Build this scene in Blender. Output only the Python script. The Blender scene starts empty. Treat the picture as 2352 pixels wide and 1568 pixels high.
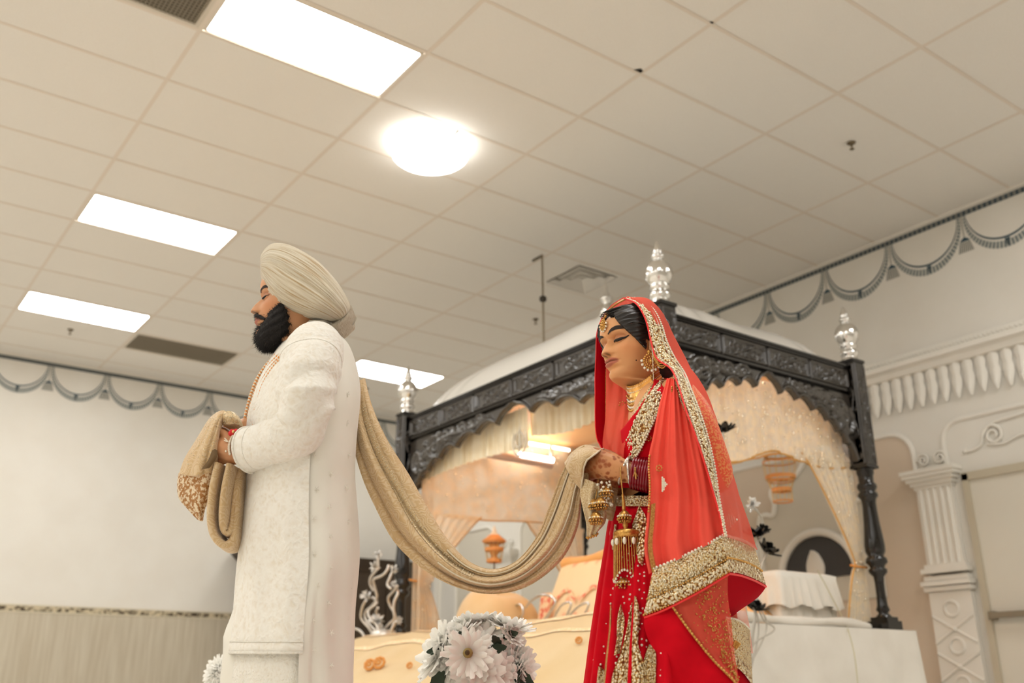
import bpy, bmesh, math, random
import numpy as np
from mathutils import Vector, Matrix
rng = np.random.default_rng(7)
PI = math.pi
SC = bpy.context.scene
COL = SC.collection

# ------------------------------------------------------------------ camera
RC = np.array([[0.80614, -0.59168, -0.00659], [0.19541, 0.27672, -0.94087], [0.55852, 0.75719, 0.33870]])
CP = np.array([-2.568, -4.338, 0.62])
FPX = 2214.4
cam_d = bpy.data.cameras.new('camera')
cam = bpy.data.objects.new('camera', cam_d)
COL.objects.link(cam)
M = Matrix.Identity(4)
for i in range(3):
    M[i][0] = RC[0][i]; M[i][1] = -RC[1][i]; M[i][2] = -RC[2][i]; M[i][3] = CP[i]
cam.matrix_world = M
cam_d.sensor_width = 36.0
cam_d.lens = FPX / 2352 * 36.0
cam_d.clip_start = 0.05
cam_d.dof.use_dof = True
cam_d.dof.focus_distance = 2.60
cam_d.dof.aperture_fstop = 2.8
SC.camera = cam

# ------------------------------------------------------------------ world, exposure
world = bpy.data.worlds.new('world'); SC.world = world
world.use_nodes = True
world.node_tree.nodes['Background'].inputs[0].default_value = (1.0, 0.93, 0.84, 1)
world.node_tree.nodes['Background'].inputs[1].default_value = 0.02
vs = SC.view_settings
vs.view_transform = 'Standard'; vs.look = 'None'; vs.gamma = 1.0; vs.use_curve_mapping = False
vs.exposure = 0.98
SC.cycles.diffuse_bounces = 4; SC.cycles.glossy_bounces = 2; SC.cycles.transmission_bounces = 2; SC.cycles.transparent_max_bounces = 8
SC.cycles.caustics_reflective = False; SC.cycles.caustics_refractive = False
PANEL_EMIT = 9.0
LIGHT_COL = (1.0, 0.995, 0.975)

# ------------------------------------------------------------------ projection helpers (real positions from measured rays)
def ray(x, y): return RC.T @ np.array([(x - 1176) / FPX, (y - 784) / FPX, 1.0])
def atz(x, y, z): d = ray(x, y); return CP + d * ((z - CP[2]) / d[2])
def atx(x, y, X): d = ray(x, y); return CP + d * ((X - CP[0]) / d[0])
def aty(x, y, Y): d = ray(x, y); return CP + d * ((Y - CP[1]) / d[1])
HF = RC[2, :2] / np.linalg.norm(RC[2, :2])          # horizontal viewing direction
FIG_D = 2.45                                        # distance of the couple's plane
def fp(x, y, s=0.0):                                # point of the couple's plane, s metres nearer than it
    d = ray(x, y); return CP + d * ((FIG_D - s) / (d[:2] @ HF))

# ------------------------------------------------------------------ colour and materials
def lin(c):
    c = np.array(c, float) / 255.0
    return tuple(np.where(c <= 0.04045, c / 12.92, ((c + 0.055) / 1.055) ** 2.4))
def rgba(c): return (*lin(c), 1.0)
MATS = {}
class NT:
    def __init__(s, m): s.t = m.node_tree; s.n = s.t.nodes; s.l = s.t.links
    def node(s, ty, **kw):
        n = s.n.new(ty)
        for k, v in kw.items():
            if k.startswith('i_'):
                n.inputs[k[2:].replace('_', ' ')].default_value = v
            else: setattr(n, k, v)
        return n
    def link(s, a, b): s.l.new(a, b)
def mat(name, col, rough=0.6, metal=0.0, spec=0.5, sheen=0.0, emit=None, estr=0.0, sss=0.0):
    m = bpy.data.materials.new(name); m.use_nodes = True
    b = m.node_tree.nodes['Principled BSDF']
    b.inputs['Base Color'].default_value = rgba(col)
    b.inputs['Roughness'].default_value = rough
    b.inputs['Metallic'].default_value = metal
    b.inputs['Specular IOR Level'].default_value = spec
    if sheen: b.inputs['Sheen Weight'].default_value = sheen; b.inputs['Sheen Roughness'].default_value = 0.4
    if sss:
        b.inputs['Subsurface Weight'].default_value = sss
        b.inputs['Subsurface Radius'].default_value = (0.012, 0.005, 0.003)
        b.inputs['Subsurface Scale'].default_value = 1.0
    if emit is not None:
        b.inputs['Emission Color'].default_value = (*emit, 1); b.inputs['Emission Strength'].default_value = estr
    MATS[name] = m
    return m
def coords(nt, kind='Object', scale=(1, 1, 1)):
    tc = nt.node('ShaderNodeTexCoord'); mp = nt.node('ShaderNodeMapping')
    mp.inputs['Scale'].default_value = scale
    nt.link(tc.outputs[kind], mp.inputs['Vector'])
    return mp.outputs['Vector']
def ramp(nt, fac, stops):
    r = nt.node('ShaderNodeValToRGB'); e = r.color_ramp.elements
    while len(e) < len(stops): e.new(0.5)
    for k, (p, c) in enumerate(stops):
        e[k].position = p; e[k].color = c if len(c) == 4 else rgba(c)
    nt.link(fac, r.inputs[0]); return r.outputs[0]
def bump(nt, m, h, strength=0.3, dist=0.01, prev=None):
    b = nt.node('ShaderNodeBump'); b.inputs['Strength'].default_value = strength; b.inputs['Distance'].default_value = dist
    nt.link(h, b.inputs['Height'])
    if prev: nt.link(prev, b.inputs['Normal'])
    nt.link(b.outputs[0], m.node_tree.nodes['Principled BSDF'].inputs['Normal']); return b.outputs[0]
def noise_mat(name, col, col2, scale, rough=0.7, bstr=0.2, bdist=0.004, kind='Object', stretch=(1, 1, 1), detail=4.0, metal=0.0, lo=0.35, hi=0.65, spec=0.4, sheen=0.0):
    m = mat(name, col, rough, metal, spec, sheen)
    nt = NT(m); v = coords(nt, kind, stretch)
    n = nt.node('ShaderNodeTexNoise'); n.inputs['Scale'].default_value = scale; n.inputs['Detail'].default_value = detail
    nt.link(v, n.inputs['Vector'])
    c = ramp(nt, n.outputs[0], [(lo, col), (hi, col2)])
    nt.link(c, m.node_tree.nodes['Principled BSDF'].inputs['Base Color'])
    if bstr: bump(nt, m, n.outputs[0], bstr, bdist)
    return m

# ------------------------------------------------------------------ mesh helpers
class MB:
    def __init__(s): s.v = []; s.f = []; s.uv = []; s.mi = []; s.hasuv = False
    def add(s, V, F, uv=None, mi=0):
        o = len(s.v)
        s.v.extend([tuple(map(float, p)) for p in V])
        s.f.extend([tuple(int(i) + o for i in q) for q in F]); s.mi.extend([mi] * len(F))
        if uv is None: s.uv.extend([(0.0, 0.0)] * len(V))
        else: s.hasuv = True; s.uv.extend([tuple(map(float, p)) for p in uv])
        return s
    def grid(s, P, cu=False, cv=False, uv=True, mi=0, flip=False, usc=1.0, vsc=1.0):
        P = np.asarray(P, float); nu, nv = P.shape[:2]; F = []
        for i in range(nu if cu else nu - 1):
            for j in range(nv if cv else nv - 1):
                a = i * nv + j; b = ((i + 1) % nu) * nv + j
                c = ((i + 1) % nu) * nv + (j + 1) % nv; d = i * nv + (j + 1) % nv
                F.append((a, d, c, b) if flip else (a, b, c, d))
        U = None
        if uv:
            U = [(i / max(1, nu - 1) * usc, j / max(1, nv - 1) * vsc) for i in range(nu) for j in range(nv)]
        return s.add(P.reshape(-1, 3), F, U, mi)
    def loft(s, rings, caps=True, mi=0, uv=True):
        P = np.asarray(rings, float); s.grid(P, cv=True, mi=mi, uv=uv)
        n, k = P.shape[:2]
        if caps:
            for r, fl in ((0, False), (n - 1, True)):
                c = P[r].mean(0); V = list(P[r]) + [c]
                s.add(V, [((j + 1) % k, j, k) if not fl else (j, (j + 1) % k, k) for j in range(k)], None, mi)
        return s
    def box(s, c, d, mi=0, rz=0.0):
        c = np.array(c, float); h = np.array(d, float) / 2
        V = np.array([[x, y, z] for x in (-1, 1) for y in (-1, 1) for z in (-1, 1)]) * h
        if rz: V = V @ np.array([[math.cos(rz), math.sin(rz), 0], [-math.sin(rz), math.cos(rz), 0], [0, 0, 1]])
        return s.add(V + c, [(0, 1, 3, 2), (4, 6, 7, 5), (0, 4, 5, 1), (2, 3, 7, 6), (0, 2, 6, 4), (1, 5, 7, 3)], None, mi)
    def tube(s, pts, r, n=8, caps=True, mi=0, closed=False):
        P = np.asarray(pts, float); m = len(P)
        r = np.full(m, r) if np.isscalar(r) else np.asarray(r, float)
        T = np.gradient(P, axis=0)
        if closed: T = np.roll(P, -1, 0) - np.roll(P, 1, 0)
        T /= np.linalg.norm(T, axis=1)[:, None] + 1e-12
        up = np.array([0, 0, 1.0]) if abs(T[0][2]) < 0.9 else np.array([1.0, 0, 0])
        N = np.cross(T[0], up); N /= np.linalg.norm(N); R = []
        for i in range(m):
            N = N - T[i] * (N @ T[i]); N /= np.linalg.norm(N) + 1e-12; B = np.cross(T[i], N)
            a = np.linspace(0, 2 * PI, n, endpoint=False)
            R.append(P[i] + r[i] * (np.cos(a)[:, None] * N + np.sin(a)[:, None] * B))
        if closed: return s.grid(np.array(R), cu=True, cv=True, mi=mi)
        return s.loft(R, caps, mi)
    def lathe(s, prof, n=24, c=(0, 0, 0), mi=0, caps=True):
        a = np.linspace(0, 2 * PI, n, endpoint=False); c = np.array(c, float)
        return s.loft([np.stack([c[0] + r * np.cos(a), c[1] + r * np.sin(a), np.full(n, c[2] + z)], 1) for r, z in prof], caps, mi)
    def ball(s, c, r, n=8, m=6, mi=0):
        r = np.array([r, r, r]) if np.isscalar(r) else np.array(r); t = np.linspace(-PI / 2, PI / 2, m + 1)
        a = np.linspace(0, 2 * PI, n, endpoint=False); c = np.array(c, float)
        return s.loft([np.stack([c[0] + r[0] * max(1e-4, math.cos(q)) * np.cos(a), c[1] + r[1] * max(1e-4, math.cos(q)) * np.sin(a), np.full(n, c[2] + r[2] * math.sin(q))], 1) for q in t], False, mi)
WL = {}
def mesh_data(name, mb, mats, off=(0, 0, 0), smooth=True):
    me = bpy.data.meshes.new(name)
    V = np.array(mb.v, float) - np.array(off, float)
    me.from_pydata(V.tolist(), [], mb.f)
    if mb.hasuv:
        uvl = me.uv_layers.new(name='UVMap'); li = np.empty(len(me.loops), np.int32); me.loops.foreach_get('vertex_index', li)
        uvl.data.foreach_set('uv', np.array(mb.uv, np.float32)[li].ravel())
    if not isinstance(mats, (list, tuple)): mats = [mats]
    for m in mats: me.materials.append(m)
    if len(mats) > 1: me.polygons.foreach_set('material_index', np.array(mb.mi, np.int32))
    if smooth: me.polygons.foreach_set('use_smooth', np.ones(len(me.polygons), bool))
    me.update(); return me
def wl(o):
    t = np.zeros(3)
    while o is not None: t = t + np.array(o.location); o = o.parent
    return t
def tag(o, label=None, cat=None, group=None, kind=None):
    if label: o['label'] = label
    if cat: o['category'] = cat
    if group: o['group'] = group
    if kind: o['kind'] = kind
    return o
def link(name, data, parent=None, loc=(0, 0, 0), rot=(0, 0, 0), scale=(1, 1, 1)):
    o = bpy.data.objects.new(name, data); COL.objects.link(o)
    o.location = tuple(map(float, loc)); o.rotation_euler = tuple(map(float, rot)); o.scale = scale
    if parent: o.parent = parent
    return o
def part(name, mb, mats, parent=None, smooth=True, loc=None, kind=None, label=None):
    """a mesh given in world coordinates, hung under parent (parents of this kind are never rotated)"""
    base = wl(parent) if parent else np.zeros(3)
    at = base if loc is None else np.array(loc, float)
    o = link(name, mesh_data(name, mb, mats, at, smooth), parent, at - base)
    if kind: o['kind'] = kind
    if label: o['label'] = label
    return o
def thing(name, label, cat, loc=(0, 0, 0), group=None):
    o = link(name, None, None, loc); o.empty_display_size = 0.1
    return tag(o, label, cat, group)
def flat(o, ang=0.6):
    """smooth shading with sharp edges kept"""
    me = o.data
    bm = bmesh.new(); bm.from_mesh(me)
    for e in bm.edges:
        if len(e.link_faces) == 2 and e.calc_face_angle(0) > ang: e.smooth = False
    bm.to_mesh(me); bm.free(); return o
def smoothstep(a, b, x):
    t = np.clip((np.asarray(x, float) - a) / (b - a), 0, 1); return t * t * (3 - 2 * t)
def interp_curve(pts, n, smooth=True):
    """n points evenly along a Catmull-Rom curve through pts (any dimension)"""
    P = np.asarray(pts, float)
    if smooth and len(P) > 2:
        Q = np.vstack([2 * P[0] - P[1], P, 2 * P[-1] - P[-2]]); out = []
        for i in range(len(P) - 1):
            p0, p1, p2, p3 = Q[i:i + 4]
            for t in np.linspace(0, 1, 12, endpoint=False):
                out.append(0.5 * ((2 * p1) + (-p0 + p2) * t + (2 * p0 - 5 * p1 + 4 * p2 - p3) * t * t + (-p0 + 3 * p1 - 3 * p2 + p3) * t ** 3))
        out.append(P[-1]); P = np.array(out)
    d = np.r_[0, np.cumsum(np.linalg.norm(np.diff(P, axis=0), axis=1))]
    q = np.linspace(0, d[-1], n)
    return np.stack([np.interp(q, d, P[:, k]) for k in range(P.shape[1])], 1)
# ------------------------------------------------------------------ room shell
ZC = 4.33; XW = 4.66; YW = 7.65; XL = -9.2; YB = -11.0
TX, TY = 1.2192, 0.6096
m_wall = noise_mat('wall_paint', (231, 227, 218), (228, 223, 213), 3.0, 0.75, 0.03, 0.002)
m_trim = mat('white_trim_paint', (236, 231, 221), 0.55)
m_taupe = mat('taupe_paint', (212, 195, 174), 0.75)
m_carpet = noise_mat('white_floor_sheet', (238, 232, 222), (230, 223, 212), 60, 0.95, 0.3, 0.01)
m_tile = noise_mat('ceiling_tile', (235, 231, 224), (230, 225, 216), 220, 0.9, 0.55, 0.003, stretch=(1, 0.6, 1), detail=2.0)
m_grid = mat('ceiling_runner_paint', (223, 212, 198), 0.5)
m_panel = mat('light_diffuser', (255, 255, 255), 0.5, emit=LIGHT_COL, estr=PANEL_EMIT)
m_stencil = mat('stencil_blue', (92, 108, 116), 0.8)
m_stencil_dark = mat('stencil_dark_blue', (52, 76, 88), 0.8)
m_white_metal = mat('white_metal', (214, 205, 190), 0.4)
m_dark = mat('dark_gap', (28, 24, 20), 0.9)

def slab(name, c, d, m, kind='structure'):
    o = part(name, MB().box(c, d), m, smooth=False, loc=c); o['kind'] = kind; return o
floor = slab('floor', ((XL + XW) / 2, (YB + YW) / 2, -0.05), (XW - XL + .4, YW - YB + .4, 0.1), m_carpet)
ceiling = slab('ceiling', ((XL + XW) / 2, (YB + YW) / 2, ZC + 0.10), (XW - XL + .4, YW - YB + .4, 0.1), m_wall)
wall_far = slab('wall_far', ((XL + XW) / 2, YW + 0.1, ZC / 2), (XW - XL + .4, 0.2, ZC + 0.1), m_wall)
wall_right = slab('wall_right', (XW + 0.1, (YB + YW) / 2, ZC / 2), (0.2, YW - YB, ZC + 0.1), m_wall)
wall_left = slab('wall_left', (XL - 0.1, (YB + YW) / 2, ZC / 2), (0.2, YW - YB, ZC + 0.1), m_wall)
wall_back = slab('wall_back', ((XL + XW) / 2, YB - 0.1, ZC / 2), (XW - XL + .4, 0.2, ZC + 0.1), m_wall)

# ceiling tiles, runners and recessed lights on the 2 x 4 ft grid
lights_cells = {(-1, 0), (-1, 5), (-1, 9), (2, 9), (-4, 0), (-4, 5), (-4, 9), (-7, 0), (-7, 5), (-7, 9), (-4, -5), (-1, -5), (-7, -5), (2, -5), (-1, -10), (-4, -10), (2, -10), (-7, -10)}
grille_cells = {(0, 10), (-2, 0)}
vent_cell = (2, 3)
def tile_mesh():
    mb = MB(); a = 0.004
    X0, X1, Y0, Y1 = a, TX - a, a, TY - a; e = 0.004
    mb.add([(X0, Y0, .016), (X1, Y0, .016), (X1, Y1, .016), (X0, Y1, .016), (X0, Y0, .004), (X1, Y0, .004), (X1, Y1, .004), (X0, Y1, .004)],
           [(0, 1, 5, 4), (1, 2, 6, 5), (2, 3, 7, 6), (3, 0, 4, 7), (4, 5, 6, 7)])
    return mesh_data('ceiling_tile', mb, m_tile, smooth=False)
tile_me = tile_mesh()
tz = ZC - 0.004
coarse = MB()
for c in range(-8, 4):
    for r in range(-19, 13):
        if (c, r) in lights_cells or (c, r) in grille_cells: continue
        if (c, r) == vent_cell: continue
        x, y = c * TX, r * TY
        if c == 3: pass
        if c >= -3 and r >= -5:                       # every tile that can come into view
            sx = 1.0
            if c == 3: sx = (XW - x - 0.012) / TX
            sy = 1.0
            if r == 12: sy = (YW - y - 0.012) / TY
            o = link('ceiling_tile', tile_me, ceiling, np.array((x, y, tz + rng.uniform(-.0012, .0012))) - wl(ceiling), scale=(sx, sy, 1))
        else:
            q = np.array(tile_me.vertices[0].co)
            x1 = min(x + TX - .012, XW - .01); y1 = min(y + TY - .012, YW - .01)
            coarse.add([(x + .004, y + .004, tz + .004), (x1, y + .004, tz + .004), (x1, y1, tz + .004), (x + .004, y1, tz + .004)], [(0, 1, 2, 3)])
part('ceiling_tiles_beyond_view', coarse, m_tile, ceiling, smooth=False, kind='stuff')
for r in range(-19, 13):
    y = r * TY
    part('cross_runner', MB().box(((-3 * TX + XW) / 2 if r >= -5 else (XL + XW) / 2, y, tz + 0.0045), ((XW + 3 * TX) if r >= -5 else XW - XL, 0.024, 0.008)), m_grid, ceiling, False, loc=(0, y, tz))
for c in range(-8, 4):
    x = c * TX
    part('main_runner', MB().box((x, (YB + YW) / 2, tz + 0.005), (0.026, YW - YB, 0.008)), m_grid, ceiling, False, loc=(x, 0, tz))
# flat dark patches painting the shade in a broken tile corner and small gap
mb = MB(); p = atz(1467, 163, tz); mb.add([atz(1455, 160, tz - .001), atz(1472, 158, tz - .001), atz(1478, 163, tz - .001), atz(1471, 168, tz - .001), atz(1463, 163, tz - .001)], [(0, 1, 2, 3, 4)])
part('tile_hole_shade', mb, m_dark, ceiling, False)
mb = MB(); mb.add([atz(1630, 50, tz - .001), atz(1638, 50, tz - .001), atz(1639, 55, tz - .001), atz(1633, 54, tz - .001)], [(0, 1, 2, 3)])
part('tile_hole_shade', mb, m_dark, ceiling, False)

def rounded_rect(x0, x1, y0, y1, r, z, n=4):
    out = []
    for cx, cy, a0 in ((x1 - r, y0 + r, -PI / 2), (x1 - r, y1 - r, 0), (x0 + r, y1 - r, PI / 2), (x0 + r, y0 + r, PI)):
        for k in range(n + 1):
            a = a0 + PI / 2 * k / n; out.append((cx + r * math.cos(a), cy + r * math.sin(a), z))
    return out
def light_meshes():
    i = 0.028
    R0 = rounded_rect(0.013, TX - .013, 0.013, TY - .013, 0.012, 0.003); R1 = rounded_rect(i, TX - i, i, TY - i, 0.018, -0.004); R2 = rounded_rect(i + .004, TX - i - .004, i + .004, TY - i - .004, 0.016, 0.0)
    f = mesh_data('fixture_frame', MB().loft([R0, R1, R2], caps=False), m_white_metal, smooth=False)
    d = MB(); d.add(R2, [tuple(range(len(R2) - 1, -1, -1))])
    return f, mesh_data('diffuser', d, m_panel, smooth=False)
lf_me, ld_me = light_meshes()
lab = {(-1, 0): 'big square-cornered white ceiling light at the top of the view', (-1, 5): 'glowing white ceiling light above and before the turban',
       (-1, 9): 'far small glowing ceiling light near the garland border', (2, 9): 'glowing ceiling light partly behind the groom\'s back'}
for (c, r) in sorted(lights_cells):
    t = thing('ceiling_light', lab.get((c, r), 'white recessed ceiling light outside the photographed view'), 'ceiling light', (c * TX, r * TY, tz), group='recessed ceiling lights')
    link('fixture_frame', lf_me, t); link('diffuser', ld_me, t)
# return-air grilles
m_grille = mat('grille_grey', (150, 140, 122), 0.6)
def grille(c, r, label, m):
    t = thing('air_grille', label, 'vent', (c * TX, r * TY, tz), group='return air grilles')
    mb = MB(); R0 = rounded_rect(.012, TX - .012, .012, TY - .012, .006, 0.002); R1 = rounded_rect(.035, TX - .035, .035, TY - .035, .004, -0.003); R2 = rounded_rect(.04, TX - .04, .04, TY - .04, .004, 0.006)
    link('grille_frame', mesh_data('grille_frame', mb.loft([R0, R1, R2], caps=False), m_white_metal, smooth=False), t)
    mb = MB(); mb.add(rounded_rect(.03, TX - .03, .03, TY - .03, .004, 0.012), [tuple(range(19, -1, -1))])
    link('grille_back', mesh_data('grille_back', mb, m, smooth=False), t)
    mb = MB()
    for k in range(48): mb.box((.04 + (TX - .08) * (k + .5) / 48, TY / 2, .004), (.006, TY - .08, .006))
    for k in range(22): mb.box((TX / 2, .04 + (TY - .08) * (k + .5) / 22, .004), (TX - .08, .006, .006))
    o = link('grille_mesh', mesh_data('grille_mesh', mb, m_grille, smooth=False), t); o['kind'] = 'stuff'
m_gback = mat('grille_shadow', (110, 102, 88), 0.9)
grille(-2, 0, 'grey mesh air grille beside the biggest ceiling light', m_gback)
grille(0, 10, 'plain taupe air grille beyond the turban, near the far wall', m_gback)
# square diffuser vent with louvre rings
vx, vy = 2.5 * TX, 3.5 * TY
t = thing('air_diffuser', 'square louvred air diffuser in the ceiling above the silver finials', 'vent', (vx, vy, tz))
mb = MB(); h = TY / 2 - .012
mb.loft([rounded_rect(-TX / 2 + .012, TX / 2 - .012, -h, h, .004, .004), rounded_rect(-h, h, -h, h, .004, -0.003), rounded_rect(-h + .04, h - .04, -h + .04, h - .04, .004, -0.003), rounded_rect(-h + .05, h - .05, -h + .05, h - .05, .004, .05)], caps=False)
link('diffuser_frame', mesh_data('diffuser_frame', mb, m_tile, smooth=False), t)
mb = MB(); mb.add(rounded_rect(-h, h, -h, h, .004, .07), [tuple(range(19, -1, -1))]); link('duct', mesh_data('duct', mb, m_dark, smooth=False), t)
for k in range(3):
    a = h - .06 - k * .075; b = a - .034
    mb = MB().loft([rounded_rect(-a, a, -a, a, .004, -.006), rounded_rect(-b, b, -b, b, .004, .024), rounded_rect(-b - .002, b + .002, -b - .002, b + .002, .004, .027), rounded_rect(-a - .002, a + .002, -a - .002, a + .002, .004, -.003)], caps=False)
    link('louvre', mesh_data('louvre', mb, m_tile, smooth=False), t)
b = h - .07 - 3 * .075
mb = MB(); mb.add(rounded_rect(-b, b, -b, b, .004, .0), [tuple(range(19, -1, -1))]); link('louvre', mesh_data('louvre', mb, m_tile, smooth=False), t)
# round flush lamp
lc = atz(988, 358, ZC - .10)
t = thing('round_ceiling_lamp', 'round glowing dome lamp hanging just under the ceiling', 'ceiling light', (lc[0], lc[1], ZC))
m_lampglow = mat('lamp_glow', (255, 255, 255), .5, emit=LIGHT_COL, estr=2.6)
part('lamp_shade', MB().lathe([(0.15, -.040), (.25, -.045), (.272, -.07), (.272, -.10), (.255, -.115), (.15, -.125), (.001, -.128)], 48, (lc[0], lc[1], ZC), caps=True), m_lampglow, t)
part('ceiling_rose', MB().lathe([(.10, 0.0), (.10, -.02), (.06, -.042)], 24, (lc[0], lc[1], ZC - .004)), m_white_metal, t)
mp = atz(1052, 299, ZC - .004); d = lc[:2] - mp[:2]; d /= np.linalg.norm(d)
part('mounting_arm', MB().tube([(mp[0], mp[1], ZC - .01), (mp[0] + d[0] * .06, mp[1] + d[1] * .06, ZC - .035), (mp[0] + d[0] * .2, mp[1] + d[1] * .2, ZC - .055)], .008, 8), mat('lamp_arm_grey', (120, 118, 110), .4, .6), t)
# sprinklers
m_spr = mat('sprinkler_metal', (120, 108, 88), 0.4, 0.8)
def sprinkler(px, py, label):
    p = atz(px, py, tz); t = thing('sprinkler', label, 'sprinkler', p, group='ceiling sprinklers')
    part('escutcheon', MB().lathe([(.032, 0), (.03, -.006), (.014, -.012)], 16, p), m_spr, t)
    part('sprinkler_head', MB().lathe([(.009, -.01), (.009, -.03), (.004, -.036), (.004, -.046), (.018, -.05), (.018, -.053), (.002, -.056)], 12, p), m_spr, t)
sprinkler(1955, 328, 'small brass sprinkler head on the open ceiling above the bride')
sprinkler(162, 757, 'tiny sprinkler head below the farthest ceiling light')
sprinkler(842, 892, 'tiny sprinkler head beside the groom\'s back under the ceiling light')
sprinkler(1230, 733, 'tiny sprinkler head just over the white dome')
# hanging rod over the shrine
m_rod = mat('rod_paint', (140, 126, 102), 0.5, 0.2)
t = thing('hanging_rod', 'thin hanging rod with a small knob, from ceiling to the white dome', 'rod', (2.397, 1.922, ZC))
part('rod', MB().tube([(2.397, 1.922, ZC), (2.397, 1.922, 3.17)], .009, 8), m_rod, t)
part('rod_clamp', MB().lathe([(.01, .03), (.03, .02), (.034, 0), (.03, -.02), (.01, -.03)], 12, (2.397, 1.922, atx(1246, 687, 2.397)[2])), mat('clamp_dark', (70, 64, 56), .5, .5), t)
part('hook_bar', MB().tube([(2.397, 1.922, ZC - .01), (2.397, 2.06, ZC - .008)], .012, 8), mat('hook_dark', (96, 86, 70), .5, .4), t)

# ------------------------------------------------------------------ stencilled garland borders (flat print, on the walls)
def stripes(name, c1, c2, n, axis=0, width=0.5):
    m = mat(name, c1, 0.8); nt = NT(m); tc = nt.node('ShaderNodeTexCoord'); sp = nt.node('ShaderNodeSeparateXYZ'); nt.link(tc.outputs['UV'], sp.inputs[0])
    mu = nt.node('ShaderNodeMath', operation='MULTIPLY'); mu.inputs[1].default_value = n; nt.link(sp.outputs[axis], mu.inputs[0])
    fr = nt.node('ShaderNodeMath', operation='FRACT'); nt.link(mu.outputs[0], fr.inputs[0])
    c = ramp(nt, fr.outputs[0], [(0.0, c1), (width - .03, c1), (width + .03, c2), (1.0, c2)])
    nt.link(c, m.node_tree.nodes['Principled BSDF'].inputs['Base Color']); return m
m_fringe = stripes('stencil_fringe', (104, 116, 120), (190, 188, 178), 36)
m_tasf = stripes('stencil_tassel', (96, 108, 112), (205, 197, 182), 8)
m_rope = stripes('stencil_rope', (62, 76, 84), (128, 128, 124), 420)
def swag_meshes(w, hh):
    """local x along the wall, z up, y=0; hang points at x=+-w/2, z=0"""
    n = 40; a = np.linspace(PI, 2 * PI, n); g = .036
    X = (w / 2 - g) * np.cos(a); Z = hh * np.sin(a)
    nrm = np.stack([np.cos(a) / (w / 2), np.sin(a) / hh], 1); nrm /= np.linalg.norm(nrm, axis=1)[:, None]
    wid = .020 + .066 * np.sin(np.linspace(0, PI, n)) ** 1.3
    def band(o0, o1):
        P = np.zeros((n, 2, 3))
        for k, o in ((0, o0), (1, o1)): P[:, k, 0] = X + nrm[:, 0] * o * wid; P[:, k, 2] = Z + nrm[:, 1] * o * wid
        return P
    line = MB().grid(band(-.12, .08)); fr = MB().grid(band(.3, 1.0), usc=1.0); mid = MB().grid(band(.08, .3))
    pt = MB(); zb = -hh; pt.add([(-.022, 0, zb - .01), (.022, 0, zb - .01), (.012, 0, zb - .06), (0, 0, zb - .085), (-.012, 0, zb - .06)], [(0, 1, 2, 3, 4)])
    tas = MB(); tas.add([(-.008, 0, 0), (.008, 0, 0), (.006, 0, -hh * .62), (-.006, 0, -hh * .62)], [(0, 1, 2, 3)], mi=1)
    tas.add([(-.03, 0, -hh * .66), (0, 0, -hh * .60), (.03, 0, -hh * .66), (.045, 0, -hh * .72), (-.045, 0, -hh * .72)], [(0, 1, 2, 3, 4)], mi=0)
    tas.add([(-.045, 0, -hh * .73), (.045, 0, -hh * .73), (.068, 0, -hh * 1.02), (-.068, 0, -hh * 1.02)], [(0, 1, 2, 3)], uv=[(0, 0), (1, 0), (1, 1), (0, 1)], mi=2)
    return (mesh_data('swag', line, m_stencil_dark, smooth=False), mesh_data('swag_fringe', fr, m_fringe, smooth=False), mesh_data('swag_point', pt, m_stencil_dark, smooth=False),
            mesh_data('tassel', tas, [m_stencil_dark, mat('stencil_cord', (170, 168, 158), .8), m_tasf], smooth=False))
def garland(wall, pts, rot, w, hh):
    A = swag_meshes(w, hh); base = wl(wall)
    for k, p in enumerate(pts):
        q = np.array(p) - base
        o = link('swag', A[0], wall, q, (0, 0, rot)); link('swag_fringe', A[1], o); link('swag_point', A[2], o)
        e = np.array([math.cos(rot), math.sin(rot), 0]) * w / 2
        link('tassel', A[3], wall, q + e, (0, 0, rot))
zt = 4.262
# wall on the right runs along Y; swags hang between tassels 0.655 m apart
garland(wall_right, [(XW - .002, -0.117 - .335 + .671 * k, zt) for k in range(-2, 12)], PI / 2 * 3, .671, .315)
garland(wall_far, [(-1.091 + .245 + .64 * k, YW - .002, zt) for k in range(-2, 9)], 0.0, .64, .30)
part('rope_border', MB().grid([[(XW - .003, YB, ZC - .075), (XW - .003, YB, ZC - .03)], [(XW - .003, YW, ZC - .075), (XW - .003, YW, ZC - .03)]]), m_rope, wall_right, False)
part('rope_border', MB().grid([[(XL, YW - .003, ZC - .075), (XL, YW - .003, ZC - .03)], [(XW, YW - .003, ZC - .075), (XW, YW - .003, ZC - .03)]]), m_rope, wall_far, False)
tr = part('trim_1', MB().box((XW - .012, (YB + YW) / 2, ZC - .012), (.024, YW - YB, .024)), m_trim, smooth=False); tr['kind'] = 'structure'
tr = part('trim_2', MB().box(((XL + XW) / 2, YW - .012, ZC - .012), (XW - XL, .024, .024)), m_trim, smooth=False); tr['kind'] = 'structure'

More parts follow.
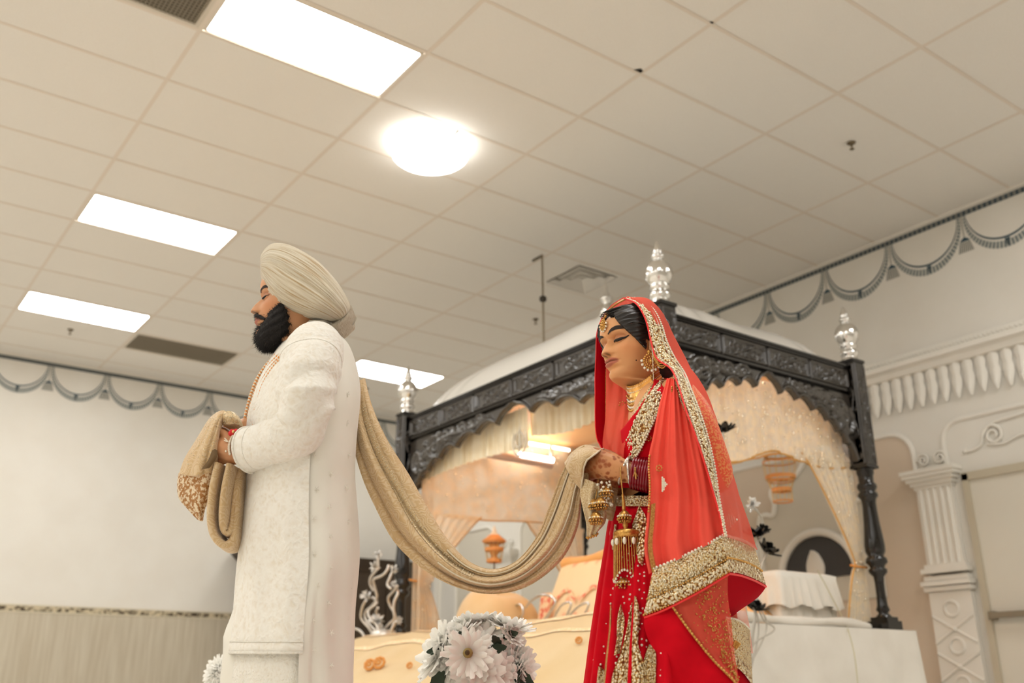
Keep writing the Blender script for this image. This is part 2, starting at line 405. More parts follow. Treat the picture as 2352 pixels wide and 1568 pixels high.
# far wall: papered dado with a patterned strip
m_dado = noise_mat('dado_paper', (202, 193, 174), (186, 175, 154), 9, 0.8, 0.02, 0.001, stretch=(3, 3, 0.15), detail=5)
m_strip = noise_mat('border_paper', (70, 58, 44), (205, 190, 160), 22, 0.8, 0.0, stretch=(1, 1, 1.6), detail=3, lo=.42, hi=.56)
part('dado_panel', MB().box(((XL + XW) / 2, YW - .003, .74), (XW - XL, .006, 1.46)), m_dado, wall_far, False)
part('border_strip', MB().box(((XL + XW) / 2, YW - .005, 1.483), (XW - XL, .010, .052)), m_strip, wall_far, False)
part('border_edge', MB().box(((XL + XW) / 2, YW - .005, 1.517), (XW - XL, .012, .016)).box(((XL + XW) / 2, YW - .005, 1.449), (XW - XL, .012, .016)), mat('border_cream', (206, 196, 172), .8), wall_far, False)

# ------------------------------------------------------------------ right wall: cornice, panels, pilasters, door
cor = part('trim_3', MB().grid([[(XW, y, 3.25), (XW - .03, y, 3.245), (XW - .05, y, 3.215), (XW - .05, y, 3.185), (XW - .10, y, 3.165), (XW - .10, y, 3.125), (XW - .06, y, 3.105), (XW - .04, y, 3.06), (XW, y, 3.05)] for y in (-4.0, YW)]), m_trim, smooth=False)
cor['kind'] = 'structure'
mb = MB()
for k in range(180): mb.ball((XW - .052, -2.2 + .036 * k, 3.2), (.012, .013, .016), 6, 4)
part('bead_course', mb, m_trim, cor, kind='stuff')
def acanthus():
    mb = MB(); P = []
    for i, v in enumerate(np.linspace(0, 1, 7)):
        hw = [.034, .046, .034, .046, .040, .030, .010][i]; out = [.02, .025, .02, .025, .03, .045, .03][i]
        row = []
        for u in np.linspace(-1, 1, 7): row.append((u * hw, -out * (1 - .55 * u * u) - .008 * (abs(u) < .1), -v * .30))
        P.append(row)
    return mesh_data('acanthus_leaf', mb.grid(P, flip=True), m_trim)
ac = acanthus()
for k in range(48):
    link('acanthus_leaf', ac, cor, (XW - .004, -2.0 + .105 * k, 3.06), (0, 0, -PI / 2))
def moulding(pts, r, name, parent=None, kind=None, m=m_trim):
    o = part(name, MB().tube(pts, r, 8), m, parent)
    if kind: o['kind'] = kind
    return o
def arch_panel(y0, y1, z1, rad, m, idx, z0=0.0):
    """recessed-looking painted panel with a half-round moulding; corners at the top rounded inwards"""
    out = [(y0, z0), (y0, z1 - rad)]
    for a in np.linspace(0, PI / 2, 7)[1:]: out.append((y0 + rad - rad * math.cos(a), z1 - rad + rad * math.sin(a)))
    for a in np.linspace(PI / 2, 0, 7): out.append((y1 - rad + rad * math.cos(a), z1 - rad + rad * math.sin(a)))
    out.append((y1, z0))
    mb = MB(); mb.add([(XW - .003, y, z) for y, z in out], [tuple(range(len(out)))])
    o = part('painted_panel', mb, m, wall_right, False)
    part('panel_moulding', MB().tube([(XW - .004, y, z) for y, z in out], .022, 8), m_trim, wall_right)
m_grey = mat('pale_grey_paint', (212, 205, 190), 0.75)
arch_panel(-0.06, 2.02, 2.60, .20, m_taupe, 0)
arch_panel(-1.75, -0.33, 2.60, .16, m_wall, 1)
arch_panel(2.46, 5.30, 2.62, .20, m_grey, 2)
arch_panel(5.86, 6.75, 2.60, .18, m_grey, 3)
def pilaster(yc, idx, carved=True):
    t = part('trim_%d' % (4 + idx), MB().box((XW - .03, yc, 0.65), (.06, .34, 1.3)), m_trim, smooth=False, loc=(XW, yc, 0)); t['kind'] = 'structure'
    mb = MB()
    mb.box((XW - .028, yc, 1.79), (.056, .30, .62))
    part('shaft', mb, m_trim, t, False)
    fl = MB().tube([(XW - .056, 0, 1.49), (XW - .056, 0, 2.09)], .016, 8)
    fm = mesh_data('flute', fl, m_trim, (XW, 0, 0))
    for k in range(5): link('flute', fm, t, (0, (k - 2) * .058, 0))
    cap = MB()
    for z, w, d in ((2.105, .32, .07), (2.135, .36, .09), (2.165, .40, .11), (2.195, .44, .13), (2.225, .46, .14)): cap.box((XW - d / 2, yc, z), (d, w, .032))
    part('capital', cap, m_trim, t, False)
    bs = MB()
    for z, w, d in ((1.49, .34, .07), (1.455, .38, .10), (1.40, .36, .08), (1.36, .40, .11), (1.32, .38, .09)): bs.box((XW - d / 2, yc, z), (d, w, .034))
    part('shaft_base', bs, m_trim, t, False)
    sc = MB()
    for sg in (-1, 1):
        a = np.linspace(0, 3.6 * PI, 40); r = .055 * (1 - a / (4.2 * PI))
        sc.tube(np.stack([np.full(40, XW - .02), yc + sg * (.07 + r * np.cos(a)), 2.33 + r * np.sin(a)], 1), .011, 6)
    part('capital_scroll', sc, m_trim, t)
    if carved:
        for k in range(3):
            z = 1.17 - k * .27
            part('roundel', MB().tube([(XW - .062, yc + .055 * math.cos(a), z + .055 * math.sin(a)) for a in np.linspace(0, 2 * PI, 20, endpoint=False)], .012, 6, closed=True), m_trim, t)
            for sg in (-1, 1):
                part('lattice_rib', MB().tube([(XW - .062, yc - .165, z - .02 - .13 - sg * .1), (XW - .062, yc + .165, z - .02 - .13 + sg * .1)], .011, 6), m_trim, t)
            part('lattice_knob', MB().ball((XW - .066, yc, z - .15), .022, 8, 5), m_trim, t)
pilaster(-0.215, 0); pilaster(2.24, 1); pilaster(5.58, 2); pilaster(7.3, 3)
# plaster scroll over the door
sc = MB()
a = np.linspace(0, 3.2 * PI, 50); r = .085 * (1 - a / (4.4 * PI))
for cy, cz, sg in ((-.74, 2.42, 1), (-1.10, 2.45, -1)):
    sc.tube(np.stack([np.full(50, XW - .015), cy + sg * r * np.cos(a), cz + r * np.sin(a)], 1), .014, 6)
sc.tube(interp_curve([(XW - .012, -.50, 2.34), (XW - .012, -.56, 2.335), (XW - .012, -.64, 2.37), (XW - .012, -.66, 2.43), (XW - .012, -.75, 2.51), (XW - .012, -.95, 2.53), (XW - .012, -1.1, 2.54), (XW - .012, -1.25, 2.46)], 30), .013, 6)
sc.tube(interp_curve([(XW - .012, -.68, 2.36), (XW - .012, -.8, 2.34), (XW - .012, -.95, 2.38), (XW - .012, -1.1, 2.36)], 20), .012, 6).ball((XW - .012, -.50, 2.34), .022)
o = part('trim_12', sc, m_trim); o['kind'] = 'structure'; o['label'] = 'white plaster scroll ornament over the door'
# door
dr = part('door_1', MB().box((XW - .012, -.955, 1.055), (.024, .92, 2.11)), mat('door_paint', (226, 220, 206), .6), smooth=False, loc=(XW, -.93, 0)); dr['kind'] = 'structure'
fr = MB().box((XW - .02, -.475, 1.08), (.05, .05, 2.16)).box((XW - .02, -1.435, 1.08), (.05, .06, 2.16)).box((XW - .02, -.955, 2.14), (.05, 1.01, .06))
part('door_frame', fr, mat('door_frame_paint', (198, 188, 166), .6), dr, False)
pb = MB().box((XW - .075, -.93, 1.10), (.03, .84, .045)).box((XW - .045, -.52, 1.10), (.06, .05, .06)).box((XW - .045, -1.34, 1.10), (.06, .05, .06))
part('push_bar', pb, mat('push_bar_grey', (150, 142, 126), .35, .7), dr, False)
# niche: pale trefoil arch with dark half-moon and shell on the taupe panel, seen through the shrine
yn = 0.97
def yz_poly(pts, x): return [(x, y, z) for y, z in pts]
tre = [(-.60, 1.30), (-.60, 2.02), (-.53, 2.12), (-.44, 2.10), (-.40, 2.2), (-.43, 2.31), (-.34, 2.40), (-.2, 2.40), (-.09, 2.46), (0, 2.56)]
tre = tre + [(-a, b) for a, b in tre[::-1][1:]]
curve = interp_curve(tre, 90)
mb = MB(); mb.add(yz_poly([(yn + a, b) for a, b in curve], XW - .012), [tuple(range(90))])
nic = part('niche', mb, m_grey, wall_right, False)
part('niche_moulding', MB().tube([(XW - .02, yn + a, b) for a, b in curve], .026, 8), m_trim, wall_right)
arc = [(.36 * math.cos(a), 1.5 + .36 * math.sin(a)) for a in np.linspace(0, PI, 32)]
mb = MB(); mb.add(yz_poly([(yn + a, b) for a, b in arc], XW - .02), [tuple(range(32))])
part('dark_lunette', mb, mat('charcoal_paint', (62, 60, 60), .7), wall_right, False)
part('lunette_moulding', MB().tube([(XW - .03, yn + a * 1.1, 1.5 + (b - 1.5) * 1.1) for a, b in arc], .035, 8), m_trim, wall_right)
P = []
for v in np.linspace(0, 1, 9):
    row = []
    wv = .095 * math.sin(PI * (.22 + .78 * v)) ** .7 if v < .86 else .095 * math.sin(PI * (.22 + .78 * .86)) ** .7 * (1 - (v - .86) / .14) + .006
    for u in np.linspace(-1, 1, 15): row.append((XW - .03 - .035 * (1 - u * u) - .008 * math.cos(5 * PI * u), yn + .03 + u * wv, 1.50 + v * .24))
    P.append(row)
part('shell_ornament', MB().grid(P), m_trim, wall_right)
# ------------------------------------------------------------------ carved canopy shrine
PX0, PX1, PY0, PY1 = 1.31, 3.16, -0.575, 2.39      # post axes
PZ0, PZ1 = 0.95, 2.72                              # platform top, beam top
pcx, pcy = (PX0 + PX1) / 2, (PY0 + PY1) / 2
m_black = noise_mat('black_lacquer', (24, 20, 17), (20, 17, 15), 30, 0.14, 0.05, 0.002, spec=0.6)
m_blackc = mat('black_carving', (54, 48, 42), 0.2, 0.0, 0.9)
m_silver = mat('polished_silver', (226, 224, 220), 0.16, 1.0)
m_dome = mat('dome_white_gloss', (212, 208, 200), 0.2, 0.0, 0.5)
shrine = thing('canopy_shrine', 'black carved wooden canopy shrine with white dome and silver finials', 'canopy', (pcx, pcy, PZ0))

def dist_poly(U, V, C):
    d = np.full(U.shape, 9.0)
    for c in C: d = np.minimum(d, np.hypot(U - c[0], V - c[1]))
    return d
def scroll(cx, cy, r, turns, a0, sg, n=60):
    a = np.linspace(0, turns * 2 * PI, n); rr = r * (1 - a / (turns * 2 * PI + 1.2))
    return np.stack([cx + rr * np.cos(a0 + sg * a), cy + rr * np.sin(a0 + sg * a)], 1)
def carving(w, h, nx, ny, depth, seed, border=.12):
    """raised scroll carving on a board: local u in [0,w], y out (negative), z in [0,h]"""
    U, V = np.meshgrid(np.linspace(0, w, nx), np.linspace(0, h, ny), indexing='ij')
    C = [scroll(w * .30, h * .52, h * .30, 1.3, 0.6, 1), scroll(w * .70, h * .48, h * .30, 1.3, 3.7, 1),
         interp_curve([(w * .06, h * .2), (w * .2, h * .15), (w * .5, h * .5), (w * .8, h * .85), (w * .94, h * .8)], 70),
         interp_curve([(w * .08, h * .85), (w * .22, h * .9), (w * .42, h * .62)], 40), interp_curve([(w * .92, h * .15), (w * .78, h * .1), (w * .58, h * .38)], 40)]
    g = np.random.default_rng(seed)
    for k in range(16):
        c = g.uniform((.08 * w, .12 * h), (.92 * w, .88 * h)); a = g.uniform(0, 2 * PI); l = h * .12
        C.append(np.stack([c[0] + np.linspace(-l, l, 12) * math.cos(a), c[1] + np.linspace(-l, l, 12) * math.sin(a)], 1))
    C = np.vstack(C); tw = h * .052
    d = dist_poly(U, V, C); H = np.sqrt(np.clip(1 - (d / tw) ** 2, 0, 1)) * depth
    b = np.minimum(np.minimum(U, w - U), np.minimum(V, h - V)); bw = h * border
    H = np.where(b < bw, depth * 1.15 * smoothstep(0, bw * .3, b) * (1 - smoothstep(bw * .7, bw, b)), H * smoothstep(bw, bw * 1.3, b))
    return np.stack([U, -H, V], 2)
def arch_low(t):
    """lower edge of the arch board as drop below the beam, t = 0 at the centre, 1 at the post"""
    cus = [0.0, .143, .325, .515, .68, .80, .90, 1.0]
    zz = [0.060, .122, .142, .186, .232, .292, .36, .47]
    z = np.interp(t, cus, zz)
    for a, b in zip(cus[:-1], cus[1:]):
        m = (t >= a) & (t < b); q = (t - a) / (b - a)
        z = np.where(m, z - .052 * np.minimum(1, (b - a) / .16) * np.sin(PI * q) ** .75, z)
    z = np.where(t < .06, z - .05 * (1 - t / .06) ** 1.5, z)
    return z
def arch_board(w, seed):
    """local u in [-w/2,w/2], z measured down from 0"""
    nx, ny = 190, 34
    u = np.linspace(-w / 2, w / 2, nx); low = arch_low(np.minimum(1, np.abs(u) / (w / 2)))
    top = 0.0; P = np.zeros((nx, ny, 3)); v = np.linspace(0, 1, ny)
    P[:, :, 0] = u[:, None]; P[:, :, 2] = top - low[:, None] * v[None, :] ** .85
    C = []
    for sg in (-1, 1):
        C.append(interp_curve([(sg * w * .10, -.05), (sg * w * .2, -.085), (sg * w * .3, -.07), (sg * w * .4, -.14), (sg * w * .46, -.28)], 120))
        for q in (.14, .22, .30, .36, .41, .45):
            dz = -float(arch_low(np.array([q * 2]))[0]) * .5
            C.append(scroll(sg * w * q, dz, .055 + .05 * (q > .33), 1.4, 1.2 + q * 9, sg, 60))
        for q in (.18, .27, .34, .40, .44): C.append(scroll(sg * w * q, -.05 - .1 * (q > .36), .035, 1.1, q * 20, -sg, 40))
    C = np.vstack(C); d = dist_poly(P[:, :, 0], P[:, :, 2], C)
    H = np.sqrt(np.clip(1 - (d / .017) ** 2, 0, 1)) * .026
    eb = (low[:, None] + P[:, :, 2]); H = np.where(eb < .03, .022 * np.sqrt(np.clip(1 - ((eb - .015) / .015) ** 2, 0, 1)), H)
    P[:, :, 1] = -H
    mb = MB().grid(P, flip=False)
    B = P.copy()[:, [0, -1]]; B[:, :, 1] = .03; mb.grid(B, flip=True)
    E = np.stack([P[:, -1], B[:, -1]], 1); mb.grid(E, flip=False)
    return mb
FACES = [('front', PX1 - PX0, -(PY1 - PY0) / 2, 0.0), ('side', PY1 - PY0, -(PX1 - PX0) / 2, -PI / 2), ('front', PX1 - PX0, -(PY1 - PY0) / 2, PI), ('side', PY1 - PY0, -(PX1 - PX0) / 2, PI / 2)]
cache = {}
pm = {}
for typ, w, yo, rz in FACES:
    np_ = 4 if typ == 'front' else 6
    L = w - .13; pw = L / np_
    if typ not in cache:
        bm_ = MB(); y = 0
        for z0, z1, o in ((-.165, .0, .0),): bm_.box((0, .035, (z0 + z1) / 2), (L, .07, z1 - z0))
        bm_.box((0, .02, .008), (L, .10, .016)); bm_.box((0, .022, -.008), (L, .086, .012)); bm_.box((0, .022, -.172), (L, .092, .016)); bm_.box((0, .03, -.188), (L, .06, .014))
        P = carving(pw - .02, .135, 56, 26, .019, 3 if typ == 'front' else 5)
        cache[typ] = (mesh_data('beam', bm_, m_black, smooth=False), mesh_data('carved_panel', MB().grid(P, flip=False), m_blackc), mesh_data('arch_board', arch_board(L, 4), m_blackc))
    bme, pme, ame = cache[typ]
    R2 = Matrix.Rotation(rz, 3, 'Z')
    base = np.array(R2 @ Vector((0, yo, 0)))
    b = link('beam', bme, shrine, (base[0], base[1], PZ1 - PZ0 - .016), (0, 0, rz))
    for k in range(np_): link('carved_panel', pme, b, (-L / 2 + pw * k + .01, -.002, -.155))
    link('arch_board', ame, shrine, (base[0], base[1], PZ1 - PZ0 - .205), (0, 0, rz))
# posts
ps = .13
post_top = PZ1 + .03 - PZ0
def post_square():
    mb = MB(); z0 = 2.0 - PZ0; mb.box((0, 0, (z0 + post_top) / 2), (ps * .92, ps * .92, post_top - z0))
    mb.box((0, 0, post_top + .006), (ps * 1.04, ps * 1.04, .02)); mb.box((0, 0, z0 + .01), (ps * 1.02, ps * 1.02, .02))
    return mesh_data('square_block', mb, m_black, smooth=False)
pc = carving(post_top - (2.0 - PZ0) - .04, ps * .86, 110, 18, .010, 9, .10)
pcm = np.stack([pc[:, :, 2] - ps * .43, pc[:, :, 1] - ps * .46, pc[:, :, 0] + 2.0 - PZ0 + .02], 2)
m_sq, m_cv = post_square(), mesh_data('post_carving', MB().grid(pcm, flip=True), m_blackc)
tp = [(.058, 1.05), (.058, 1.02), (.05, 1.0), (.05, .955), (.062, .945), (.066, .925), (.056, .905), (.05, .895), (.062, .885), (.066, .865), (.05, .845), (.046, .82), (.046, .78), (.052, .68), (.060, .60), (.066, .54), (.064, .50), (.05, .47), (.066, .455), (.070, .43), (.05, .41), (.045, .395), (.060, .385), (.058, .365), (.034, .34), (.030, .30), (.030, .22), (.034, .16), (.044, .13), (.03, .11), (.05, .09), (.056, .07), (.056, .06)]
m_tp = mesh_data('turned_shaft', MB().lathe(tp, 28), m_black)
mb = MB().box((0, 0, .03), (.15, .15, .06)).box((0, 0, .07), (.12, .12, .03)); m_pb = mesh_data('post_foot', mb, m_black, smooth=False)
fp_ = [(.062, 0), (.062, .025), (.052, .035), (.068, .05), (.072, .075), (.058, .095), (.05, .11), (.066, .12), (.068, .135), (.055, .15), (.07, .165), (.088, .195), (.094, .23), (.090, .265), (.075, .30), (.055, .325), (.036, .342), (.028, .352), (.042, .36), (.046, .375), (.034, .39), (.026, .397), (.034, .405), (.030, .42), (.018, .455), (.006, .495), (.001, .50)]
m_fin = mesh_data('finial', MB().lathe([(r * .92, z) for r, z in fp_], 32), m_silver)
for (x, y) in ((PX0, PY0), (PX1, PY0), (PX0, PY1), (PX1, PY1)):
    p = np.array((x - pcx, y - pcy, 0))
    po = link('post', m_sq, shrine, p)
    for k in range(4): link('post_carving', m_cv, po, (0, 0, 0), (0, 0, k * PI / 2))
    link('turned_shaft', m_tp, po); link('post_foot', m_pb, po)
    link('finial', m_fin, shrine, p + (0, 0, post_top + .014), scale=(.98, .98, .84))
# dome
P = []
hx, hy = (PX1 - PX0) / 2 - .005, (PY1 - PY0) / 2 - .005
for t in np.linspace(0, 1, 26):
    a = t * PI / 2; s = max(.02, math.cos(a)); z = .48 * math.sin(a) ** 1.1
    row = []
    for q in np.linspace(0, 2 * PI, 192, endpoint=False):
        e = 2 / 6.0; c_, s_ = math.cos(q), math.sin(q)
        rib = 1 + .034 * (abs(math.sin(18 * q)) ** .5 - 1) * math.sin(min(PI, a * 2 + .2))
        row.append((pcx + hx * s * rib * np.sign(c_) * abs(c_) ** e, pcy + hy * s * rib * np.sign(s_) * abs(s_) ** e, PZ1 - .02 + z))
    P.append(row)
part('dome', MB().loft(P, caps=False), m_dome, shrine)
part('dome_finial', MB().lathe([(.11, 0), (.10, .03), (.05, .05), (.06, .09), (.04, .13), (.035, .19), (.055, .22), (.06, .26), (.035, .30), (.03, .33), (.05, .345), (.055, .36), (.03, .38), (.018, .42), (.008, .48), (.002, .52)], 28, (pcx, pcy, PZ1 + .44)), m_silver, shrine)
m_orange = noise_mat('orange_satin', (244, 188, 118), (240, 176, 100), 6, 0.55, 0.05, 0.004, sheen=0.3)
mb = MB(); P = []
for u in np.linspace(0, 1, 14):
    P.append([(PX0 + .03 + u * (PX1 - PX0 - .06), PY0 + .03 + v * (PY1 - PY0 - .06), PZ1 - .022 - .04 * math.sin(PI * u) * math.sin(PI * v)) for v in np.linspace(0, 1, 20)])
part('ceiling_cloth', mb.grid(P), m_orange, shrine)

# ------------------------------------------------------------------ fabrics
def sheer(name, col, alpha, rough=0.6, pattern=None, scale=60.0):
    m = mat(name, col, rough, 0.0, 0.3, sheen=0.2); nt = NT(m); b = m.node_tree.nodes['Principled BSDF']
    if pattern:
        v = coords(nt, 'Object'); n = nt.node('ShaderNodeTexNoise'); n.inputs['Scale'].default_value = scale; nt.link(v, n.inputs['Vector'])
        c = ramp(nt, n.outputs[0], [(.38, col), (.62, pattern)]); nt.link(c, b.inputs['Base Color'])
        a = ramp(nt, n.outputs[0], [(.35, (alpha - .1,) * 3 + (1,)), (.65, (min(1, alpha + .12),) * 3 + (1,))]); nt.link(a, b.inputs['Alpha'])
    else: b.inputs['Alpha'].default_value = alpha
    tr = nt.node('ShaderNodeBsdfTranslucent'); tr.inputs[0].default_value = rgba(col); mx = nt.node('ShaderNodeMixShader'); mx.inputs[0].default_value = .3
    out = nt.n['Material Output']; nt.link(b.outputs[0], mx.inputs[1]); nt.link(tr.outputs[0], mx.inputs[2]); nt.link(mx.outputs[0], out.inputs[0])
    return m
m_tulle = sheer('gold_tulle', (250, 242, 226), 0.72, pattern=(247, 230, 198), scale=22)
m_tulle2 = sheer('peach_tulle', (253, 238, 216), 0.80, pattern=(250, 224, 190), scale=10)
m_goldedge = mat('gold_trim', (214, 164, 88), 0.5, 0.3)
m_seq = mat('sequin', (255, 246, 226), 0.15, 1.0)
m_cream = noise_mat('cream_pleats', (250, 238, 212), (244, 226, 190), 8, 0.6, 0.05, 0.003, sheen=0.3)
m_white = noise_mat('white_cloth', (236, 231, 221), (228, 222, 211), 4, 0.8, 0.06, 0.01, sheen=0.2)
def sequins(surface, n, r, seed, name, parent, off):
    """little mirror discs sewn on a grid surface P"""
    g = np.random.default_rng(seed); P = np.asarray(surface); mb = MB()
    for k in range(n):
        i = g.integers(0, P.shape[0] - 1); j = g.integers(0, P.shape[1] - 1); q = g.random()
        p = P[i, j] * (1 - q) + P[i + 1, j + 1] * q + np.array(off)
        mb.ball(p, r * g.uniform(.7, 1.2), 6, 4)
    return part(name, mb, m_seq, parent, kind='stuff')
def cloth_sheet(fn, nu, nv): return np.array([[fn(u, v) for v in np.linspace(0, 1, nv)] for u in np.linspace(0, 1, nu)])
def valance(label, p0, p1, ztop, zbot, nrm, m, amp=.02, waves=14, seed=1, edge=True, scal=0, thick=True, group='fabric valances inside the shrine', name='valance'):
    p0 = np.array(p0, float); p1 = np.array(p1, float); n = np.array([*nrm, 0.0])
    g = np.random.default_rng(seed); ph = g.uniform(0, 6, 3)
    def f(u, v):
        b = p0 + (p1 - p0) * u; zb = zbot(u) if callable(zbot) else zbot; zt = ztop(u) if callable(ztop) else ztop
        zb = zb - (scal * abs(math.sin(u * PI * 9)) if scal else 0)
        w = amp * (.35 + .65 * v) * (math.sin(2 * PI * waves * u + ph[0]) + .5 * math.sin(2 * PI * waves * 2.3 * u + ph[1]))
        return np.array([b[0], b[1], zt + (zb - zt) * v]) + n * w
    P = cloth_sheet(f, waves * 12, 10)
    t = thing(name, label, 'drapery', ((p0[0] + p1[0]) / 2, (p0[1] + p1[1]) / 2, ztop(.5) if callable(ztop) else ztop), group)
    part('cloth', MB().grid(P), m, t)
    if edge: part('edging', MB().tube(P[:, -1], .006, 6), m_goldedge, t)
    return t, P
xi = PX0 + .11
valance('pleated cream valance half nearest the far corner post, under the scalloped arch', (xi, PY1 - .1, 0), (xi, .90, 0), 2.50, lambda u: 2.20 + .03 * math.sin(PI * u), (1, 0), m_cream, .014, 16, 2, edge=False)
valance('pleated cream valance half beside the bride\'s veil, under the scalloped arch', (xi + .05, .93, 0), (xi + .05, PY0 + .1, 0), 2.50, lambda u: 2.30 - .06 * math.sin(PI * min(1, u * 1.5)), (1, 0), m_cream, .014, 16, 3, edge=False)
t, P = valance('sequinned gold tulle valance behind the arch to the right of the bride', (PX0 + .1, PY0 + .095, 0), (PX1 - .08, PY0 + .095, 0), 2.50, lambda u: 1.915 + .10 * smoothstep(.35, .6, u) - .03 * math.sin(3 * PI * u), (0, 1), m_tulle, .010, 12, 4)
sequins(P, 200, .0085, 5, 'sequins', t, (0, -.02, 0))
yb = PY1 - .095
t, P = valance('peach sequinned tulle valance along the far end of the shrine', (PX0 + .1, yb, 0), (PX1 - .08, yb, 0), 2.70, lambda u: 1.955 - .02 * math.sin(2 * PI * u), (0, -1), m_tulle2, .006, 5, 6)
sequins(P, 110, .0085, 7, 'sequins', t, (0, -.02, 0))
xb = PX1 - .095
t, P = valance('cream tulle valance along the shrine\'s side by the panelled wall', (xb, PY0 + .15, 0), (xb, PY1 - .1, 0), 2.70, 2.22, (-1, 0), m_tulle, .010, 14, 8)
def curtain(label, post, inner_top, zt, ztie, zbot, spread, nrm, m, seed, name='sheer_curtain', tie=True, nseq=50, bw=.14, txy=None):
    """sheer curtain gathered to a post: from a wide top to a tie, then a short flared skirt"""
    post = np.array(post, float); it = np.array(inner_top, float); n = np.array([*nrm, 0.0]); dirv = it - post; L = np.linalg.norm(dirv); dirv = dirv / L
    tx = .03
    def f(u, v):
        z = zt + (zbot - zt) * v; vt = (zt - ztie) / (zt - zbot)
        if v < vt:
            q = v / vt; hi = L * (1 - q) ** 1.25 + (tx + .07) * (1 - (1 - q) ** 1.25)
        else:
            q = (v - vt) / (1 - vt); hi = (tx + .07) + bw * q ** .7
        lo = .0
        w = .012 * math.sin(2 * PI * 7 * u + seed) * (1 if v > .05 else 0)
        d = lo + (hi - lo) * u
        b = post + dirv * d
        return np.array([b[0], b[1], z]) + n * w
    P = cloth_sheet(f, 60, 40)
    t = thing(name, label, 'curtain', (post[0], post[1], zt), 'sheer curtains tied to the shrine posts')
    part('cloth', MB().grid(P), m, t)
    part('edging', MB().tube(P[-1], .006, 6), m_goldedge, t)
    if tie:
        c = post + dirv * .05
        part('tie_back', MB().tube([(c[0] + (.075 * math.cos(a)) * dirv[0] + .03 * math.sin(a) * n[0], c[1] + .075 * math.cos(a) * dirv[1] + .03 * math.sin(a) * n[1], ztie + .008 * math.sin(a)) for a in np.linspace(0, 2 * PI, 20, endpoint=False)], .008, 6, closed=True), mat('tie_gold', (222, 150, 70), .5, .3), t)
    if nseq: sequins(P, nseq, .0075, seed, 'sequins', t, (-.015 * abs(nrm[0]), -.015, 0))
    return t
curtain('gold sheer curtain tied to the shrine post by the white draped stool', (PX1 - .02, PY0 + .09, 0), (2.62, PY0 + .09, 0), 2.06, 1.36, .97, .2, (0, 1), m_tulle, 11, bw=.16)
curtain('cream sheer curtain tied to the far shrine post beside the silver branches', (PX0 + .05, PY1 - .075, 0), (PX0 + .22, PY1 - .075, 0), 2.1, 1.42, .97, .2, (0, 1), m_tulle2, 12, bw=.06)
curtain('peach sheer drape falling inside the far end of the shrine', (PX0 + .07, PY1 - .12, 0), (1.98, PY1 - .12, 0), 1.96, 1.36, 1.0, .2, (0, 1), m_tulle2, 13, tie=False, nseq=20)
curtain('peach sheer drape falling behind the hanging shawl near the bride\'s hands', (PX1 - .07, PY1 - .12, 0), (2.45, PY1 - .12, 0), 1.96, 1.30, 1.0, .2, (0, 1), m_tulle2, 14, tie=False, nseq=20)
# emblem and tube lamp inside
m_crystal = mat('crystal_silver', (216, 206, 190), 0.25, 0.6)
ec = atx(1193, 1012, PX0 + .085); t = thing('hanging_emblem', 'round silver emblem of crossed swords hanging under the cream valance', 'emblem', ec)
def edisc(pts): return [(ec[0], ec[1] - q[0], ec[2] + q[1]) for q in pts]
a = np.linspace(0, 2 * PI, 32, endpoint=False)
part('ring', MB().tube(edisc(np.stack([.048 * np.cos(a), .01 + .055 * np.sin(a)], 1)), .006, 6, closed=True), m_crystal, t)
part('central_sword', MB().grid([edisc([(-.002 - w, z), (.002 + w, z)]) for w, z in ((0, .10), (.008, .07), (.010, 0), (.009, -.05), (.014, -.07), (.004, -.08), (.004, -.11))]), m_crystal, t, False)
for sg in (-1, 1):
    b = np.linspace(-2.0, .75, 26)
    part('curved_sword', MB().tube(edisc(np.stack([sg * (.078 * np.cos(b)), -.005 + .10 * np.sin(b)], 1)), np.linspace(.009, .004, 26), 6), m_crystal, t)
part('hanging_thread', MB().tube([(ec[0], ec[1], ec[2] + .06), (ec[0], ec[1], PZ1 - .215)], .0015, 5), m_crystal, t)
l0 = aty(1112, 1040, PY1 - .30); l1 = aty(1266, 1068, PY1 - .30)
t = thing('tube_lamp', 'lit fluorescent tube in a lilac housing at the shrine\'s far end', 'lamp', (l0 + l1) / 2)
part('housing', MB().tube([l0, l1], .034, 12), mat('lilac_housing', (206, 182, 172), .4), t)
q0 = l0 + (l1 - l0) * .5; up = np.array((0, -.02, .035))
part('glowing_tube', MB().tube([q0 + up, l1 + up + (0, 0, .004)], .022, 10), mat('tube_glow', (255, 250, 240), .4, emit=(1, .93, .82), estr=16), t)
for q in (l0, l1): part('bracket', MB().box(q + (0, 0, .09), (.02, .02, .16)), m_white_metal, t)
m_led = mat('led_strip', (255, 248, 236), .4, emit=(1, .91, .78), estr=12)
m_led2 = mat('led_strip_soft', (255, 248, 236), .4, emit=(1, .91, .78), estr=5)
for q, d in (((PX0 + .18, pcy, PZ1 - .075), (.014, PY1 - PY0 - .5, .02)), ((pcx, PY1 - .16, PZ1 - .075), (PX1 - PX0 - .5, .014, .02)), ((pcx, PY0 + .18, PZ1 - .075), (PX1 - PX0 - .5, .014, .02))): part('led_strip', MB().box(q, d), m_led2 if q[1] > 2 else m_led, shrine, False)
